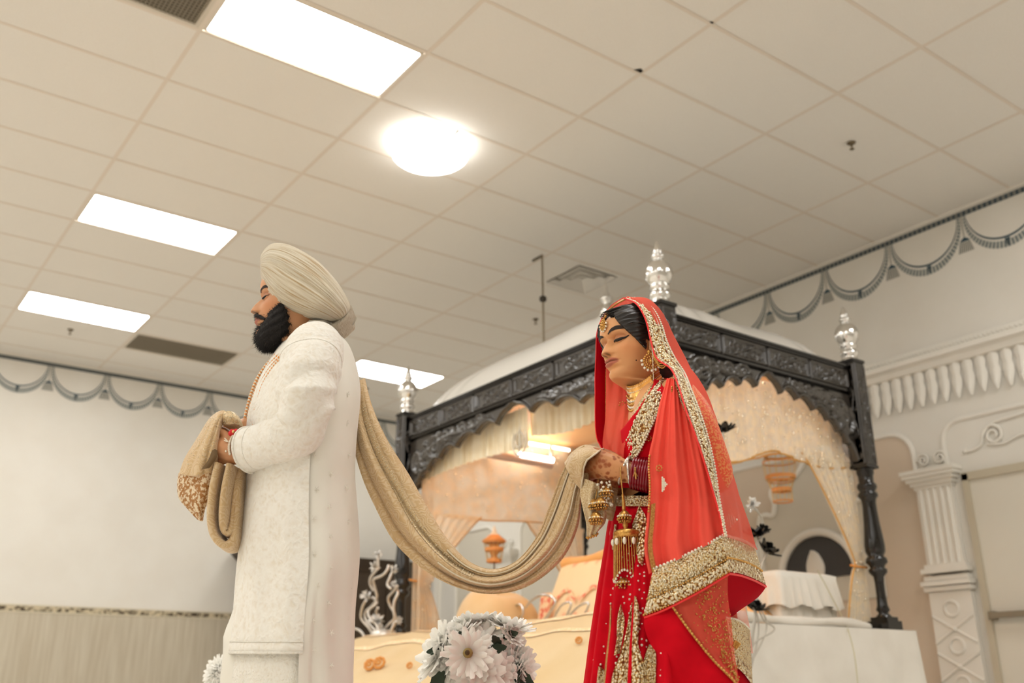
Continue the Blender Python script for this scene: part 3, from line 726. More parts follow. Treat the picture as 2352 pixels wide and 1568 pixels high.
# lanterns
m_lan = mat('orange_lantern_wire', (240, 166, 98), 0.45, 0.2); m_gold = mat('bright_gold', (232, 196, 130), 0.28, 0.85)
def cage(t, c, rings, n=14):
    for z, r, h in rings:
        part('band', MB().lathe([(r, z - h / 2), (r + .004, z), (r, z + h / 2)], 24, c, caps=False), m_lan, t)
    for (z0, r0, _), (z1, r1, _) in zip(rings[:-1], rings[1:]):
        mb = MB()
        for k in range(n):
            a = 2 * PI * k / n; mb.tube([(c[0] + r0 * math.cos(a), c[1] + r0 * math.sin(a), c[2] + z0), (c[0] + r1 * math.cos(a), c[1] + r1 * math.sin(a), c[2] + z1)], .0028, 4, False)
        part('wires', mb, m_gold, t, kind='stuff')
c = aty(1792, 1090, .45)
t = thing('hanging_lantern', 'orange tiered wire lantern hanging inside the shrine, right of the bride', 'lantern', (c[0], c[1], PZ1 - .06))
cage(t, c, [(.19, .05, .03), (.15, .11, .025), (.10, .128, .012), (-.02, .115, .03), (-.05, .10, .012), (-.12, .075, .03), (-.21, .075, .012)])
part('hanging_cord', MB().tube([c + (0, 0, .2), (c[0], c[1], PZ1 - .03)], .003, 5), m_gold, t)
part('roof', MB().lathe([(.05, .20), (.03, .23), (.006, .25)], 20, c), m_lan, t)
c = aty(1135, 1250, 2.16)
t = thing('pavilion_lantern', 'small orange lantern with white cone top on a stem, above the shawl', 'lantern', (c[0], c[1], PZ0 + .002))
part('roof', MB().lathe([(.098, .02), (.10, .03), (.06, .06), (.045, .075)], 24, c), m_lan, t)
part('roof_spire', MB().lathe([(.042, .075), (.02, .10), (.014, .125), (.006, .145), (.001, .16)], 20, c), mat('spire_white', (244, 236, 222), .3), t)
cage(t, c, [(.02, .085, .02), (-.04, .075, .03), (-.13, .06, .03)])
part('hub', MB().lathe([(.05, .0), (.035, -.03), (.05, -.06), (.02, -.09), (.045, -.13)], 16, c), m_lan, t)
part('stem', MB().tube([c + (0, 0, -.13), (c[0], c[1], PZ0 + .03)], .006, 8).lathe([(.06, 0), (.05, .02), (.008, .035)], 16, (c[0], c[1], PZ0 + .002)), mat('stem_brown', (120, 90, 60), .5), t)

# ------------------------------------------------------------------ platform and its covers
fx0, fx1, fy0, fy1 = 0.95, PX1 + .16, PY0 - .13, PY1 + .42
t = thing('platform', 'white cloth covered platform under the carved black shrine', 'platform', ((fx0 + fx1) / 2, (fy0 + fy1) / 2, 0))
part('deck', MB().box(((fx0 + fx1) / 2, (fy0 + fy1) / 2, PZ0 / 2), (fx1 - fx0 - .03, fy1 - fy0 - .03, PZ0 - .004)), mat('deck_wood', (120, 98, 74), .6), t, False)
peri = rounded_rect(fx0, fx1, fy0, fy1, .03, 0, 3); peri = interp_curve(peri + [peri[0]], 220, False)[:-1]
cx_, cy_ = (fx0 + fx1) / 2, (fy0 + fy1) / 2
rows = []
for v in np.linspace(0, 1, 24):
    z = PZ0 - v * (PZ0 - .01); row = []
    for k, (x, y, _) in enumerate(peri):
        s = k / 220 * 2 * PI
        w = .028 * v * (math.sin(s * 17 + 1.5 * v) + .7 * math.sin(s * 31 + 2 + 2 * v)) + .045 * v
        d = np.array((x - cx_, y - cy_)); d = d / np.array((fx1 - cx_, fy1 - cy_)); ax = 0 if abs(d[0]) > abs(d[1]) else 1
        p = [x, y, z]; p[ax] += np.sign(d[ax]) * w; row.append(p)
    rows.append(row)
part('skirt_cloth', MB().loft(rows, caps=False), m_white, t)
top = [[(fx0 + (fx1 - fx0) * u, fy0 + (fy1 - fy0) * v, PZ0 + .002) for v in (0, 1)] for u in (0, 1)]
part('top_cloth', MB().grid(top), m_white, t)
# bunched white sheet lying along the platform's edge
roll = interp_curve([aty(1660, 1447, fy0 + .10), aty(1740, 1447, fy0 + .10), aty(1800, 1440, fy0 + .10), aty(1870, 1442, fy0 + .12), aty(1940, 1437, fy0 + .12), aty(1985, 1430, fy0 + .14), aty(1995, 1440, fy0 + .16)], 50)
roll[:, 2] = PZ0 + .032 + .008 * np.sin(np.linspace(0, 11, 50))
s = part('bunched_sheet', MB().tube(roll, .028 + .006 * np.sin(np.linspace(0, 17, 50)), 12), m_white, None, loc=roll[25] * (1, 1, 0) + (0, 0, PZ0)); tag(s, 'rolled edge of a white sheet along the platform beside the draped stool', 'sheet')
# white draped seat
sx0, sx1 = 2.37, 2.92; sy0, sy1 = -.40, -.04
sz = 1.275
t = thing('draped_stool', 'white cloth draped box stool with gathered ruffle in the shrine', 'stool', ((sx0 + sx1) / 2, (sy0 + sy1) / 2, PZ0 + .003))
def wrapped(z0, z1, off, amp, waves, flare, n=200, nv=10):
    pr_ = rounded_rect(sx0 - off, sx1 + off, sy0 - off, sy1 + off, .04, 0, 4); pr_ = interp_curve(pr_ + [pr_[0]], n, False)[:-1]; R = []
    for v in np.linspace(0, 1, nv):
        row = []
        for k, (x, y, _) in enumerate(pr_):
            s = k / n * 2 * PI; w = amp * v * math.sin(s * waves + math.sin(s * 5)) + flare * v
            c = np.array(((sx0 + sx1) / 2, (sy0 + sy1) / 2)); d = np.array((x, y)) - c; d /= np.linalg.norm(d)
            row.append((x + d[0] * w, y + d[1] * w, z0 + (z1 - z0) * v + (.012 * math.sin(s * 9) * (v > .95))))
        R.append(row)
    return R
part('side_cloth', MB().loft(wrapped(sz - .02, PZ0 + .006, 0, .010, 13, .01), caps=False), m_white, t)
part('ruffle', MB().loft(wrapped(sz + .012, sz - .19, .02, .014, 24, .03), caps=False), m_white, t)
part('seat_top', MB().loft([rounded_rect(sx0 - .02, sx1 + .02, sy0 - .02, sy1 + .02, .04, sz - .05), rounded_rect(sx0 - .025, sx1 + .025, sy0 - .025, sy1 + .025, .04, sz + .015), rounded_rect(sx0 + .02, sx1 - .02, sy0 + .02, sy1 - .02, .03, sz + .03)]), m_white, t)
# book cover stack: cream block with embroidered front, orange rolled cloth on top
m_emb = noise_mat('embroidered_cream', (246, 222, 178), (244, 214, 164), 5, 0.7, 0.05, 0.004, sheen=0.2)
def embroidered():
    m = m_emb; nt = NT(m); b = m.node_tree.nodes['Principled BSDF']
    v = coords(nt, 'Object', (1, 1, 1)); vo = nt.node('ShaderNodeTexVoronoi'); vo.inputs['Scale'].default_value = 8.0; vo.inputs['Randomness'].default_value = 0.25; nt.link(v, vo.inputs['Vector'])
    c = ramp(nt, vo.outputs['Distance'], [(.0, (240, 150, 110)), (.16, (244, 182, 140)), (.30, (246, 220, 176)), (1, (247, 224, 182))]); nt.link(c, b.inputs['Base Color'])
embroidered()
m_redemb = noise_mat('red_embroidery', (236, 124, 96), (248, 214, 170), 34, 0.7, 0.3, 0.006, detail=3, lo=.44, hi=.55)
a0 = atx(1120, 1440, 1.95); a1 = atx(1395, 1250, 1.95)
by0, by1 = .08, 1.42
bz1 = 1.46
t = thing('covered_scripture', 'cream embroidered cloth block with an orange rolled cloth on top', 'scripture', (2.15, (by0 + by1) / 2, PZ0 + .003))
P = []
for v in np.linspace(0, 1, 14):
    z = PZ0 + .006 + v * (bz1 - PZ0 - .01); x0 = 1.86 + .16 * v; x1 = 2.5 - .05 * v; rr = rounded_rect(x0, x1, by0 + .03 * v, by1 - .10 * v, .05, z, 5)
    P.append([(x + .006 * math.sin(9 * y + 5 * z), y + .006 * math.sin(8 * x + 3 * z), zz) for x, y, zz in rr])
P.append([(2.19 + (x - 2.19) * .85, .68 + (y - .68) * .92, z + .02) for x, y, z in P[-1]])
part('cover_block', MB().loft(P), m_emb, t)
rl = interp_curve([(2.06, by0 + .02, bz1 + .05), (2.06, .35, bz1 + .045), (2.07, .7, bz1 + .05), (2.08, 1.0, bz1 + .035), (2.08, by1 - .1, bz1 + .03)], 36)
part('rolled_cloth', MB().tube(rl, .04 + .008 * np.sin(np.linspace(0, 14, 36)), 12), m_orange, t)
for k in range(4):
    yy = .25 + k * .3
    mb = MB(); pts = []
    for a in np.linspace(0, PI, 14): pts.append((yy - .13 * math.cos(a), 1.17 + .05 * math.sin(a) + .05 * abs(math.sin(a)) ** 6))
    G = [[(1.853 + .16 * ((z - PZ0) / .5) - .012, y, z), (1.853 + .16 * ((z + .03 - PZ0) / .5) - .012, y, z + .03)] for y, z in pts]
    part('embroidered_motif', mb.grid(G), m_redemb, t)
part('embroidered_border', MB().grid([[(1.84 + .04 * u - .004, by1 - .05 - .02 * u, 1.0 + .27 * u), (1.85 + .04 * u - .006, by1 - .16 - .02 * u, 1.0 + .27 * u)] for u in np.linspace(0, 1, 8)]), m_redemb, t)
fdp = cloth_sheet(lambda u, v: np.array((1.98 + .36 * u, .10 - .50 * v ** .8, 1.34 - .375 * v + .006 * math.sin(9 * u + 4 * v))), 14, 16)
part('front_drop', MB().grid(fdp), m_orange, t)
part('gold_border', MB().grid(np.stack([fdp[-1] + (0, -.004, .004), fdp[-1] + (.05, -.004, .004)], 0)), m_goldedge, t)
# silver hoops leaning before the block
m_chrome = mat('chrome', (214, 214, 214), 0.12, 1.0)
hx_ = 1.74
def hoop(label, pts, r):
    p = [atx(x, y, hx_) for x, y in pts]; p = interp_curve(p, 40)
    z0 = min(q[2] for q in p); t = thing('silver_scimitar', label, 'sword', (hx_, p[0][1], z0), 'curved silver swords before the cream block')
    part('blade', MB().tube(p, r * np.linspace(.75, 1.0, 40) , 8), m_chrome, t); return t
hoop('curved silver sword before the cream block, nearest the bouquet', [(1150, 1390), (1175, 1393), (1195, 1388), (1202, 1402), (1196, 1418), (1186, 1436)], .011)
hoop('curved silver sword before the cream block, second from the bouquet', [(1206, 1396), (1222, 1378), (1245, 1366), (1268, 1370), (1276, 1384), (1262, 1408), (1240, 1436), (1228, 1446)], .011)
hoop('curved silver sword before the cream block, third from the bouquet', [(1268, 1440), (1275, 1414), (1292, 1388), (1312, 1384), (1304, 1408), (1290, 1430), (1270, 1444)], .009)
hoop('curved silver sword before the cream block, next to the bride', [(1298, 1440), (1306, 1416), (1330, 1392), (1352, 1384), (1344, 1408), (1326, 1426), (1302, 1442)], .009)
# soft cream cover with a peaked corner, far side
mb = MB(); P = []
kx = 1.75
for v in np.linspace(0, 1, 16):
    row = []
    z = PZ0 + .004 + .36 * math.sin(v * PI / 2)
    k = math.cos(v * PI / 2) ** .55
    for q in np.linspace(0, 2 * PI, 40, endpoint=False):
        row.append((kx + .30 * max(.03, k) * np.sign(math.cos(q)) * abs(math.cos(q)) ** .7 * (1 + .03 * math.sin(6 * q + v * 3)), 1.72 + .30 * max(.03, k) * np.sign(math.sin(q)) * abs(math.sin(q)) ** .7, z + .05 * math.sin(q) * v))
    P.append(row)
o = part('draped_bolster', MB().loft(P), noise_mat('cream_satin', (228, 196, 150), (222, 186, 134), 4, 0.6, 0.06, 0.01, sheen=0.3), None, loc=(kx, 1.72, PZ0 + .002)); tag(o, 'plain cream draped bolster with rounded top, left of the embroidered block', 'bolster')
# big cream cloth sloping off the front of the platform
m_spread = noise_mat('cream_spread', (224, 197, 150), (219, 189, 138), 3, 0.65, 0.08, 0.02, sheen=0.25)
SPROF = interp_curve([(1.66, 1.0), (1.30, 1.01), (.98, .985), (.60, .80), (.22, .58), (.05, .40), (.0, .02)], 40, True)
def spread(u, v):
    y0 = -.68 - .55 * smoothstep(.42, .75, v); y = y0 + (2.90 - y0) * u
    xt = 1.62; zt = PZ0 + .05
    prof = SPROF
    i = v * 39; i0 = int(min(38, i)); p = prof[i0] * (1 - (i - i0)) + prof[i0 + 1] * (i - i0)
    w = .012 * math.sin(7 * y + 9 * v) * smoothstep(.1, .5, v) + .01 * math.sin(17 * y - 4 * v) * v + .008 * math.sin(30 * v + 2 * y)
    dz = -.06 * smoothstep(.8, 1.0, u) * (1 - v)
    return np.array((p[0] + .3 * w, y, max(.02, p[1] + w + dz)))
P = SPREAD = cloth_sheet(spread, 90, 60)
t = thing('altar_spread', 'large pale cream cloth sloping down from the shrine behind the bouquet', 'cloth', (.8, 1.0, 0))
part('cloth', MB().grid(P), m_spread, t)
def on_spread(u, v, lift=.01):
    p = spread(u, v); q = spread(u, min(1, v + .02)); return p + np.array((0, 0, lift))
for v0, u0, u1, nm in ((.30, .02, .98, 'lace_band'), (.40, .05, .95, 'lace_band')):
    part(nm, MB().grid([[on_spread(u, v0, .006), on_spread(u, v0 + .02, .006)] for u in np.linspace(u0, u1, 60)]), noise_mat('peach_lace', (246, 198, 140), (252, 236, 204), 60, .7, .3, .004), t)
# orange rosettes lying on the spread
m_ros = mat('marigold_satin', (222, 150, 70), .5)
def rosette(px, py, r, label):
    S = SPREAD.reshape(-1, 3); q = (S - CP) @ RC.T
    d = np.hypot(1176 + FPX * q[:, 0] / q[:, 2] - px, 784 + FPX * q[:, 1] / q[:, 2] - py)
    p = S[d.argmin()] + np.array((0, 0, .012)); t = thing('rosette', label, 'rosette', p - (0, 0, .012), 'orange rosettes on the cream cloth')
    d = np.array((-.7, -.5, .35)); d /= np.linalg.norm(d); s = np.cross(d, (0, 0, 1)); s /= np.linalg.norm(s); w = np.cross(s, d)
    c = p + (0, 0, r * .8)
    for k, (rr, tt) in enumerate(((r, .3 * r), (r * .55, .22 * r))):
        part('petal_ring', MB().tube([c + d * k * .4 * r + rr * (1 - .25 * k) * (math.cos(a) * s + math.sin(a) * w) * (1 + .06 * math.sin(9 * a)) for a in np.linspace(0, 2 * PI, 36, endpoint=False)], tt, 8, closed=True), m_ros, t)
    part('centre', MB().ball(c + d * .2 * r, r * .25), mat('rosette_cream', (240, 214, 160), .5), t)
rosette(845, 1541, .030, 'flat orange ring rosette on the cream cloth nearest the groom')
rosette(873, 1538, .032, 'fluffy orange rosette on the cream cloth, next to the ring rosette')
rosette(940, 1540, .016, 'small tan rosette on the cream cloth left of the bouquet')
rosette(1328, 1477, .015, 'orange rosette on the cream cloth between bouquet and bride')
# ------------------------------------------------------------------ dark cabinet on the far wall
m_wood = noise_mat('dark_wood', (70, 56, 42), (58, 46, 34), 6, 0.5, 0.05, 0.003, stretch=(1, 1, .2))
cw0, cw1 = 2.02, 4.45
t = thing('dark_cabinet', 'tall dark brown wooden cabinet against the far wall behind the silver branches', 'cabinet', ((cw0 + cw1) / 2, YW - .23, 0))
part('carcass', MB().box(((cw0 + cw1) / 2, YW - .225, 1.10), (cw1 - cw0, .40, 2.2)), m_wood, t, False)
part('crown', MB().loft([rounded_rect(cw0 + .01, cw1, YW - .44, YW - .03, .01, 2.08), rounded_rect(cw0 - .04, cw1 + .03, YW - .47, YW - .03, .01, 2.12), rounded_rect(cw0 - .16, cw1 + .05, YW - .53, YW - .03, .01, 2.215), rounded_rect(cw0 - .17, cw1 + .05, YW - .54, YW - .03, .01, 2.235)]), m_wood, t, False)
for k in range(4):
    w = (cw1 - cw0) / 4; x = cw0 + w * (k + .5)
    d = part('cabinet_door', MB().box((x, YW - .452, 1.05), (w - .02, .02, 1.9)), m_wood, t, False)
    part('door_panel', MB().box((x, YW - .465, 1.05), (w - .16, .012, 1.7)), m_wood, d, False)
    part('door_pull', MB().tube([(x + (.22 if k % 2 == 0 else -.22), YW - .485, .85), (x + (.22 if k % 2 == 0 else -.22), YW - .485, 1.15)], .012, 8), mat('pull_grey', (150, 142, 130), .4, .6), d)

# ------------------------------------------------------------------ flowers
def petal(mb, c, d, side, l, w, cup=.3, n=5, droop=.0, mi=0):
    d = np.array(d, float); d /= np.linalg.norm(d); side = np.array(side, float); side -= d * (side @ d); side /= np.linalg.norm(side); up = np.cross(side, d)
    P = []
    for v in np.linspace(0, 1, n):
        ww = w * (math.sin(PI * min(1, .12 + .80 * v ** .8)) ** .7)
        row = [c + d * l * v + side * u * ww + up * (cup * l * v * (1 - .6 * v) + .25 * w * u * u - droop * l * v * v) for u in (-1, -.5, 0, .5, 1)]
        P.append(row)
    mb.grid(np.array(P), mi=mi)
def basis(nrm):
    n = np.array(nrm, float); n /= np.linalg.norm(n); s = np.cross(n, (0, 0, 1.0)); s = s / np.linalg.norm(s) if np.linalg.norm(s) > 1e-3 else np.array((1.0, 0, 0)); return n, s, np.cross(s, n)
m_petal = mat('white_petal', (255, 253, 246), .6, sheen=.2); nt = NT(m_petal); tr = nt.node('ShaderNodeBsdfTranslucent'); tr.inputs[0].default_value = rgba((250, 250, 245)); mx = nt.node('ShaderNodeMixShader'); mx.inputs[0].default_value = .2; nt.link(nt.n['Principled BSDF'].outputs[0], mx.inputs[1]); nt.link(tr.outputs[0], mx.inputs[2]); nt.link(mx.outputs[0], nt.n['Material Output'].inputs[0]); m_green = noise_mat('leaf_green', (58, 76, 56), (40, 56, 42), 20, .5, .2, .003)
m_disc = mat('flower_disc', (150, 128, 70), .7); m_disc2 = mat('flower_heart', (80, 60, 30), .8)
def daisy(t, c, nrm, R, kind, seed):
    g = np.random.default_rng(seed); n, s, b = basis(nrm); mb = MB()
    layers = {'daisy': ((18, 1.0, .10, .19), (14, .80, .25, .17)), 'mum': ((17, 1.0, .05, .19), (14, .80, .35, .19), (10, .56, .8, .2), (5, .34, 1.8, .18)), 'gerb': ((14, 1.0, .12, .27), (11, .74, .35, .25), (6, .42, .9, .22))}[kind]
    for cnt, l, lift, w in layers:
        a0 = g.uniform(0, 6)
        for k in range(cnt):
            a = a0 + 2 * PI * k / cnt + g.uniform(-.08, .08); d = math.cos(a) * s + math.sin(a) * b; lf = lift + g.uniform(-.08, .1)
            petal(mb, np.array(c) + d * R * .08, d + n * lf, np.cross(n, d), R * l * g.uniform(.88, 1.05), R * w, .12, 5, .16 * g.uniform(.5, 1.5))
    f = part('flower', mb, m_petal, t, loc=c)
    if kind == 'daisy':
        d_ = MB(); q = np.array(c) + n * R * .06; d_.ball(q + n * R * .10, (R * .2,) * 3, 12, 6); part('flower_disc', d_, m_disc, f)
        d_ = MB(); d_.ball(q + n * R * .23, (R * .11,) * 3, 10, 6); part('flower_heart', d_, m_disc2, f)
    return f
def leaf(t, p, d, l, w, seed=0):
    d = np.array(d, float); d /= np.linalg.norm(d); s = np.cross(d, -HFv()); mb = MB(); P = []
    for v in np.linspace(0, 1, 9):
        ww = w * math.sin(PI * min(1, .06 + v * .94)) ** .8 * (1 + .22 * (int(v * 8) % 2))
        P.append([np.array(p) + d * l * v + s * u * ww + np.array((0, 0, -.15 * l * v * v)) - HFv() * .1 * ww * abs(u) for u in (-1, -.5, 0, .5, 1)])
    return part('leaf', mb.grid(np.array(P)), m_green, t)
def HFv(): return np.array((HF[0], HF[1], 0.0))
def dp(x, y, D): d = ray(x, y); return CP + d * (D / (d[:2] @ HF))
DB = 3.05
base = dp(1110, 1640, DB)
t = thing('flower_bouquet', 'bouquet of white daisies and mums with green leaves between the couple', 'bouquet', (base[0], base[1], .585))
spec = [(1002 + 0, 1498, 62, 'gerb', (-.8, -.3, .3)), (1052, 1452, 50, 'mum', (-.4, -.3, .8)), (1095, 1430, 48, 'gerb', (-.1, .1, 1)), (1170, 1440, 50, 'mum', (.2, -.1, .9)), (1148, 1428, 36, 'mum', (0, 0, 1)),
        (1076, 1500, 46, 'daisy', (-.1, -1, .05)), (1090, 1465, 52, 'gerb', (0, -.6, .8)), (1125, 1475, 40, 'mum', (.1, -.5, .7)), (1042, 1530, 40, 'mum', (-.5, -.8, .0)), (1098, 1545, 50, 'gerb', (0, -1, -.1)),
        (1150, 1508, 34, 'gerb', (.35, -.8, .1)), (1178, 1458, 38, 'mum', (.5, -.6, .5)), (1192, 1512, 42, 'mum', (.8, -.4, .1)), (1200, 1545, 44, 'gerb', (.8, -.4, -.2)), (1020, 1470, 36, 'mum', (-.7, -.4, .5)), (1140, 1545, 40, 'gerb', (.2, -1, -.2)), (1062, 1560, 36, 'mum', (-.2, -.9, -.4)), (1025, 1515, 44, 'mum', (-.7, -.7, .1))]
cv = np.array([RC[0][0], RC[0][1], 0]); cv /= np.linalg.norm(cv)
for k, (x, y, r, kind, nv) in enumerate(spec):
    nn = cv * nv[0] + (-HFv()) * (-nv[1]) + np.array((0, 0, nv[2]))
    D = DB + .10 * (1 + nv[1]) - .04 - .07 * (kind == 'daisy') - .03 * (k == 9)
    c = dp(x, y, D); R = r * DB / FPX * (1.16 if k not in (4, 11, 14, 16) else .8)
    daisy(t, c, nn, R, kind, 40 + k)
for k, (x, y, dx, dz, l) in enumerate([(1160, 1480, .3, -.6, .09), (1175, 1500, .2, -1, .09), (1150, 1490, -.3, .6, .06), (1165, 1530, .4, -1, .09), (1190, 1560, .5, -.9, .07), (1020, 1540, -.6, -1, .09), (1040, 1555, -.7, -.9, .09), (1015, 1495, -1, .1, .05), (1070, 1480, -.2, .5, .06), (1080, 1548, .2, -1, .06), (1135, 1515, .6, -.5, .07), (1120, 1500, .8, .4, .07), (1180, 1540, .7, -.4, .08), (1155, 1465, .6, .3, .06), (1060, 1520, -.4, -.6, .05)]):
    leaf(t, dp(x, y, DB + .03 - .03 * (k % 3)), cv * dx + np.array((0, 0, dz)) - .35 * HFv(), l, l * .22)
for k in range(9):
    a = k * .7; part('flower_stalk', MB().tube(interp_curve([dp(1110, 1560, DB + .03) + (.06 * math.cos(a), .06 * math.sin(a), -.02), (base[0] + .02 * math.cos(a), base[1] + .02 * math.sin(a), .64), (base[0] + .012 * math.cos(a), base[1] + .012 * math.sin(a), .60)], 8), .004, 6), m_green, t)
part('leaf_collar', MB().ball(dp(1125, 1525, DB + .06), (.07, .07, .06), 16, 10), m_green, t)
v = thing('vase_stand', 'white pedestal with vase under the bouquet, mostly below the view', 'stand', (base[0], base[1], 0))
part('vase', MB().lathe([(.05, .34), (.065, .40), (.06, .5), (.04, .58), (.048, .60), (.036, .59), (.03, .5)], 24, (base[0], base[1], 0)), mat('vase_white', (230, 226, 216), .3), v)
part('pedestal', MB().lathe([(.16, .0), (.16, .03), (.05, .06), (.045, .28), (.12, .32), (.12, .34)], 24, (base[0], base[1], 0)), m_white_metal, v)
# second flower cluster behind the groom
D2 = 4.0; b2 = dp(505, 1640, D2)
t = thing('flower_cluster', 'white mum flower cluster low down behind the groom\'s robe', 'bouquet', (b2[0], b2[1], .45))
for k, (x, y, r, nv) in enumerate([(492, 1540, 30, (-.6, -.6, .3)), (512, 1525, 26, (-.1, -.6, .8)), (500, 1570, 30, (-.5, -.8, -.2)), (525, 1560, 28, (.3, -.9, .1)), (540, 1530, 24, (.5, -.4, .7))]):
    daisy(t, dp(x, y, D2 + .06 * (1 + nv[1])), cv * nv[0] + HFv() * nv[1] + np.array((0, 0, nv[2])), r * D2 / FPX * 1.1, 'mum', 80 + k)
for k in range(5): part('flower_stalk', MB().tube([dp(500 + 9 * k, 1560, D2 + .05), (b2[0] + .01 * k, b2[1], .46)], .005, 6), m_green, t)
v = thing('vase_stand', 'white pedestal behind the groom holding the mum cluster, below the view', 'stand', (b2[0], b2[1], 0))
part('pedestal', MB().lathe([(.16, .0), (.16, .03), (.05, .06), (.045, .30), (.09, .36), (.10, .45), (.06, .455)], 24, (b2[0], b2[1], 0)), m_white_metal, v)
# silver curly branches with flowers, standing on the platform's far corner
XB_ = 1.12
def bp(x, y, off=0): return atx(x, y, XB_ + off)
sb = bp(880, 1492); t = thing('silver_branches', 'silver curly branches with sparkling flowers beside the dark cabinet', 'ornament', (sb[0], sb[1], PZ0 + .003))
m_sbr = mat('silver_paint', (214, 206, 196), .35, .55)
br = [[(872, 1475), (868, 1455), (845, 1430), (838, 1408), (855, 1390), (866, 1372), (860, 1345), (858, 1330), (876, 1322), (888, 1312), (893, 1298)],
      [(868, 1480), (850, 1445), (830, 1420), (832, 1395), (839, 1380)],
      [(876, 1478), (868, 1440), (848, 1416), (848, 1400), (866, 1384), (856, 1372)],
      [(848, 1482), (856, 1455), (872, 1448), (868, 1420), (864, 1405), (868, 1395)],
      [(884, 1475), (880, 1452), (892, 1434), (906, 1420), (904, 1400), (906, 1380), (914, 1362), (910, 1350)],
      [(890, 1478), (900, 1445), (906, 1428)], [(896, 1478), (896, 1450), (908, 1430), (906, 1408), (896, 1390), (892, 1372), (906, 1355), (912, 1345)],
      [(858, 1356), (850, 1340), (852, 1325), (862, 1312), (868, 1305)], [(898, 1352), (890, 1342), (896, 1325), (902, 1312)], [(834, 1488), (836, 1462), (826, 1448), (812, 1442)], [(866, 1470), (866, 1440), (864, 1430)], [(869, 1300), (868, 1280)]]
for k, b in enumerate(br):
    P = interp_curve([bp(x, y, .05 * math.sin(k * 2.1 + i * .6)) for i, (x, y) in enumerate(b)], 30)
    part('branch', MB().tube(P, .0105, 8), m_sbr, t)
m_spk = mat('sparkle_petal', (240, 238, 234), .25, .3)
for k, (x, y, r) in enumerate([(868, 1272, 11), (860, 1302, 15), (905, 1306, 11), (840, 1368, 14), (866, 1425, 20), (872, 1460, 22), (916, 1425, 10), (906, 1340, 9)]):
    g = np.random.default_rng(90 + k); mb = MB(); c = bp(x, y, -.02); R = r * .0033
    for j in range(26):
        d = g.normal(size=3); d /= np.linalg.norm(d); petal(mb, c, d, np.cross(d, g.normal(size=3)), R, R * .2, .1, 4)
    part('sparkle_flower', mb, m_spk, t)
part('branch_base', MB().lathe([(.10, 0), (.11, .03), (.09, .08), (.05, .09)], 20, (sb[0], sb[1], PZ0 + .003)), m_sbr, t)
# black lotus stems, beside the bride
m_lotus = mat('black_petal', (26, 26, 26), .3); m_wire = mat('pale_wire', (196, 190, 178), .4, .4)
YL = -.86
def lp(x, y, o=0): return aty(x, y, YL + o)
lb = lp(1722, 1500)
t = thing('lotus_stems', 'black lotus flowers on pale curling wire stems beside the bride\'s veil', 'ornament', (lb[0], lb[1], 0))
def lotus(x, y, r, up):
    g = np.random.default_rng(int(x)); c = lp(x, y); mb = MB(); R = r * .0036
    n, s, b = basis(up)
    for cnt, l, lf in ((7, 1.0, .5), (6, .85, 1.1), (4, .65, 2.2)):
        for j in range(cnt):
            a = 2 * PI * j / cnt + lf; d = math.cos(a) * s + math.sin(a) * b; petal(mb, c - n * R * .4, d + n * lf, np.cross(n, d), R * l, R * .28, .1, 5)
    part('lotus_flower', mb, m_lotus, t)
lotus(1661, 978, 22, (0, 0, 1)); lotus(1735, 1218, 22, (-.2, -.2, 1)); lotus(1768, 1255, 24, (.5, -.5, .8)); lotus(1736, 1386, 22, (.3, -.2, 1)); lotus(1755, 1212, 12, (.6, 0, 1))
c = lp(1728, 1158); mb = MB(); g = np.random.default_rng(3)
for j in range(22):
    d = g.normal(size=3); d /= np.linalg.norm(d); petal(mb, c, d, np.cross(d, g.normal(size=3)), .045, .010, .1, 4)
part('sparkle_flower', mb, m_spk, t)
for st in ([(1661, 985), (1665, 1040), (1700, 1200), (1712, 1380), (1722, 1500), (1722, 1640)], [(1728, 1160), (1750, 1190), (1752, 1225), (1735, 1255), (1742, 1300), (1735, 1400), (1722, 1500), (1722, 1640)], [(1768, 1262), (1748, 1300), (1742, 1350), (1730, 1450), (1722, 1560)], [(1735, 1222), (1740, 1260), (1734, 1330)],
           [(1740, 1395), (1756, 1425), (1778, 1440), (1772, 1452), (1730, 1480), (1722, 1540)], [(1734, 1392), (1742, 1430), (1740, 1470), (1724, 1540)], [(1730, 1392), (1735, 1420), (1730, 1460), (1722, 1540)], [(1744, 1392), (1760, 1425), (1756, 1460), (1726, 1520)]):
    P = interp_curve([lp(x, y) for x, y in st], 40); part('wire_stem', MB().tube(P, .005, 6), m_wire, t)
e = lp(1722, 1640)
part('stem_pole', MB().tube([e + (0, 0, .02), (e[0], e[1], .02)], .008, 8).lathe([(.12, 0), (.12, .02), (.02, .04)], 20, (e[0], e[1], 0)), m_wire, t)
# pale green cord hanging over the platform cloth
cd = interp_curve([aty(1878, 1310, -.475), aty(1905, 1360, -.485), aty(1940, 1428, -.50), aty(1948, 1446, fy0 - .01), aty(1962, 1500, fy0 - .075), aty(1970, 1568, fy0 - .10), aty(1975, 1640, fy0 - .12)], 40)
o = part('cord', MB().tube(cd, .0035, 6), mat('pale_green_cord', (206, 200, 168), .6), None, loc=cd[0]); tag(o, 'thin pale cord hanging from the draped stool down the platform cloth', 'cord')
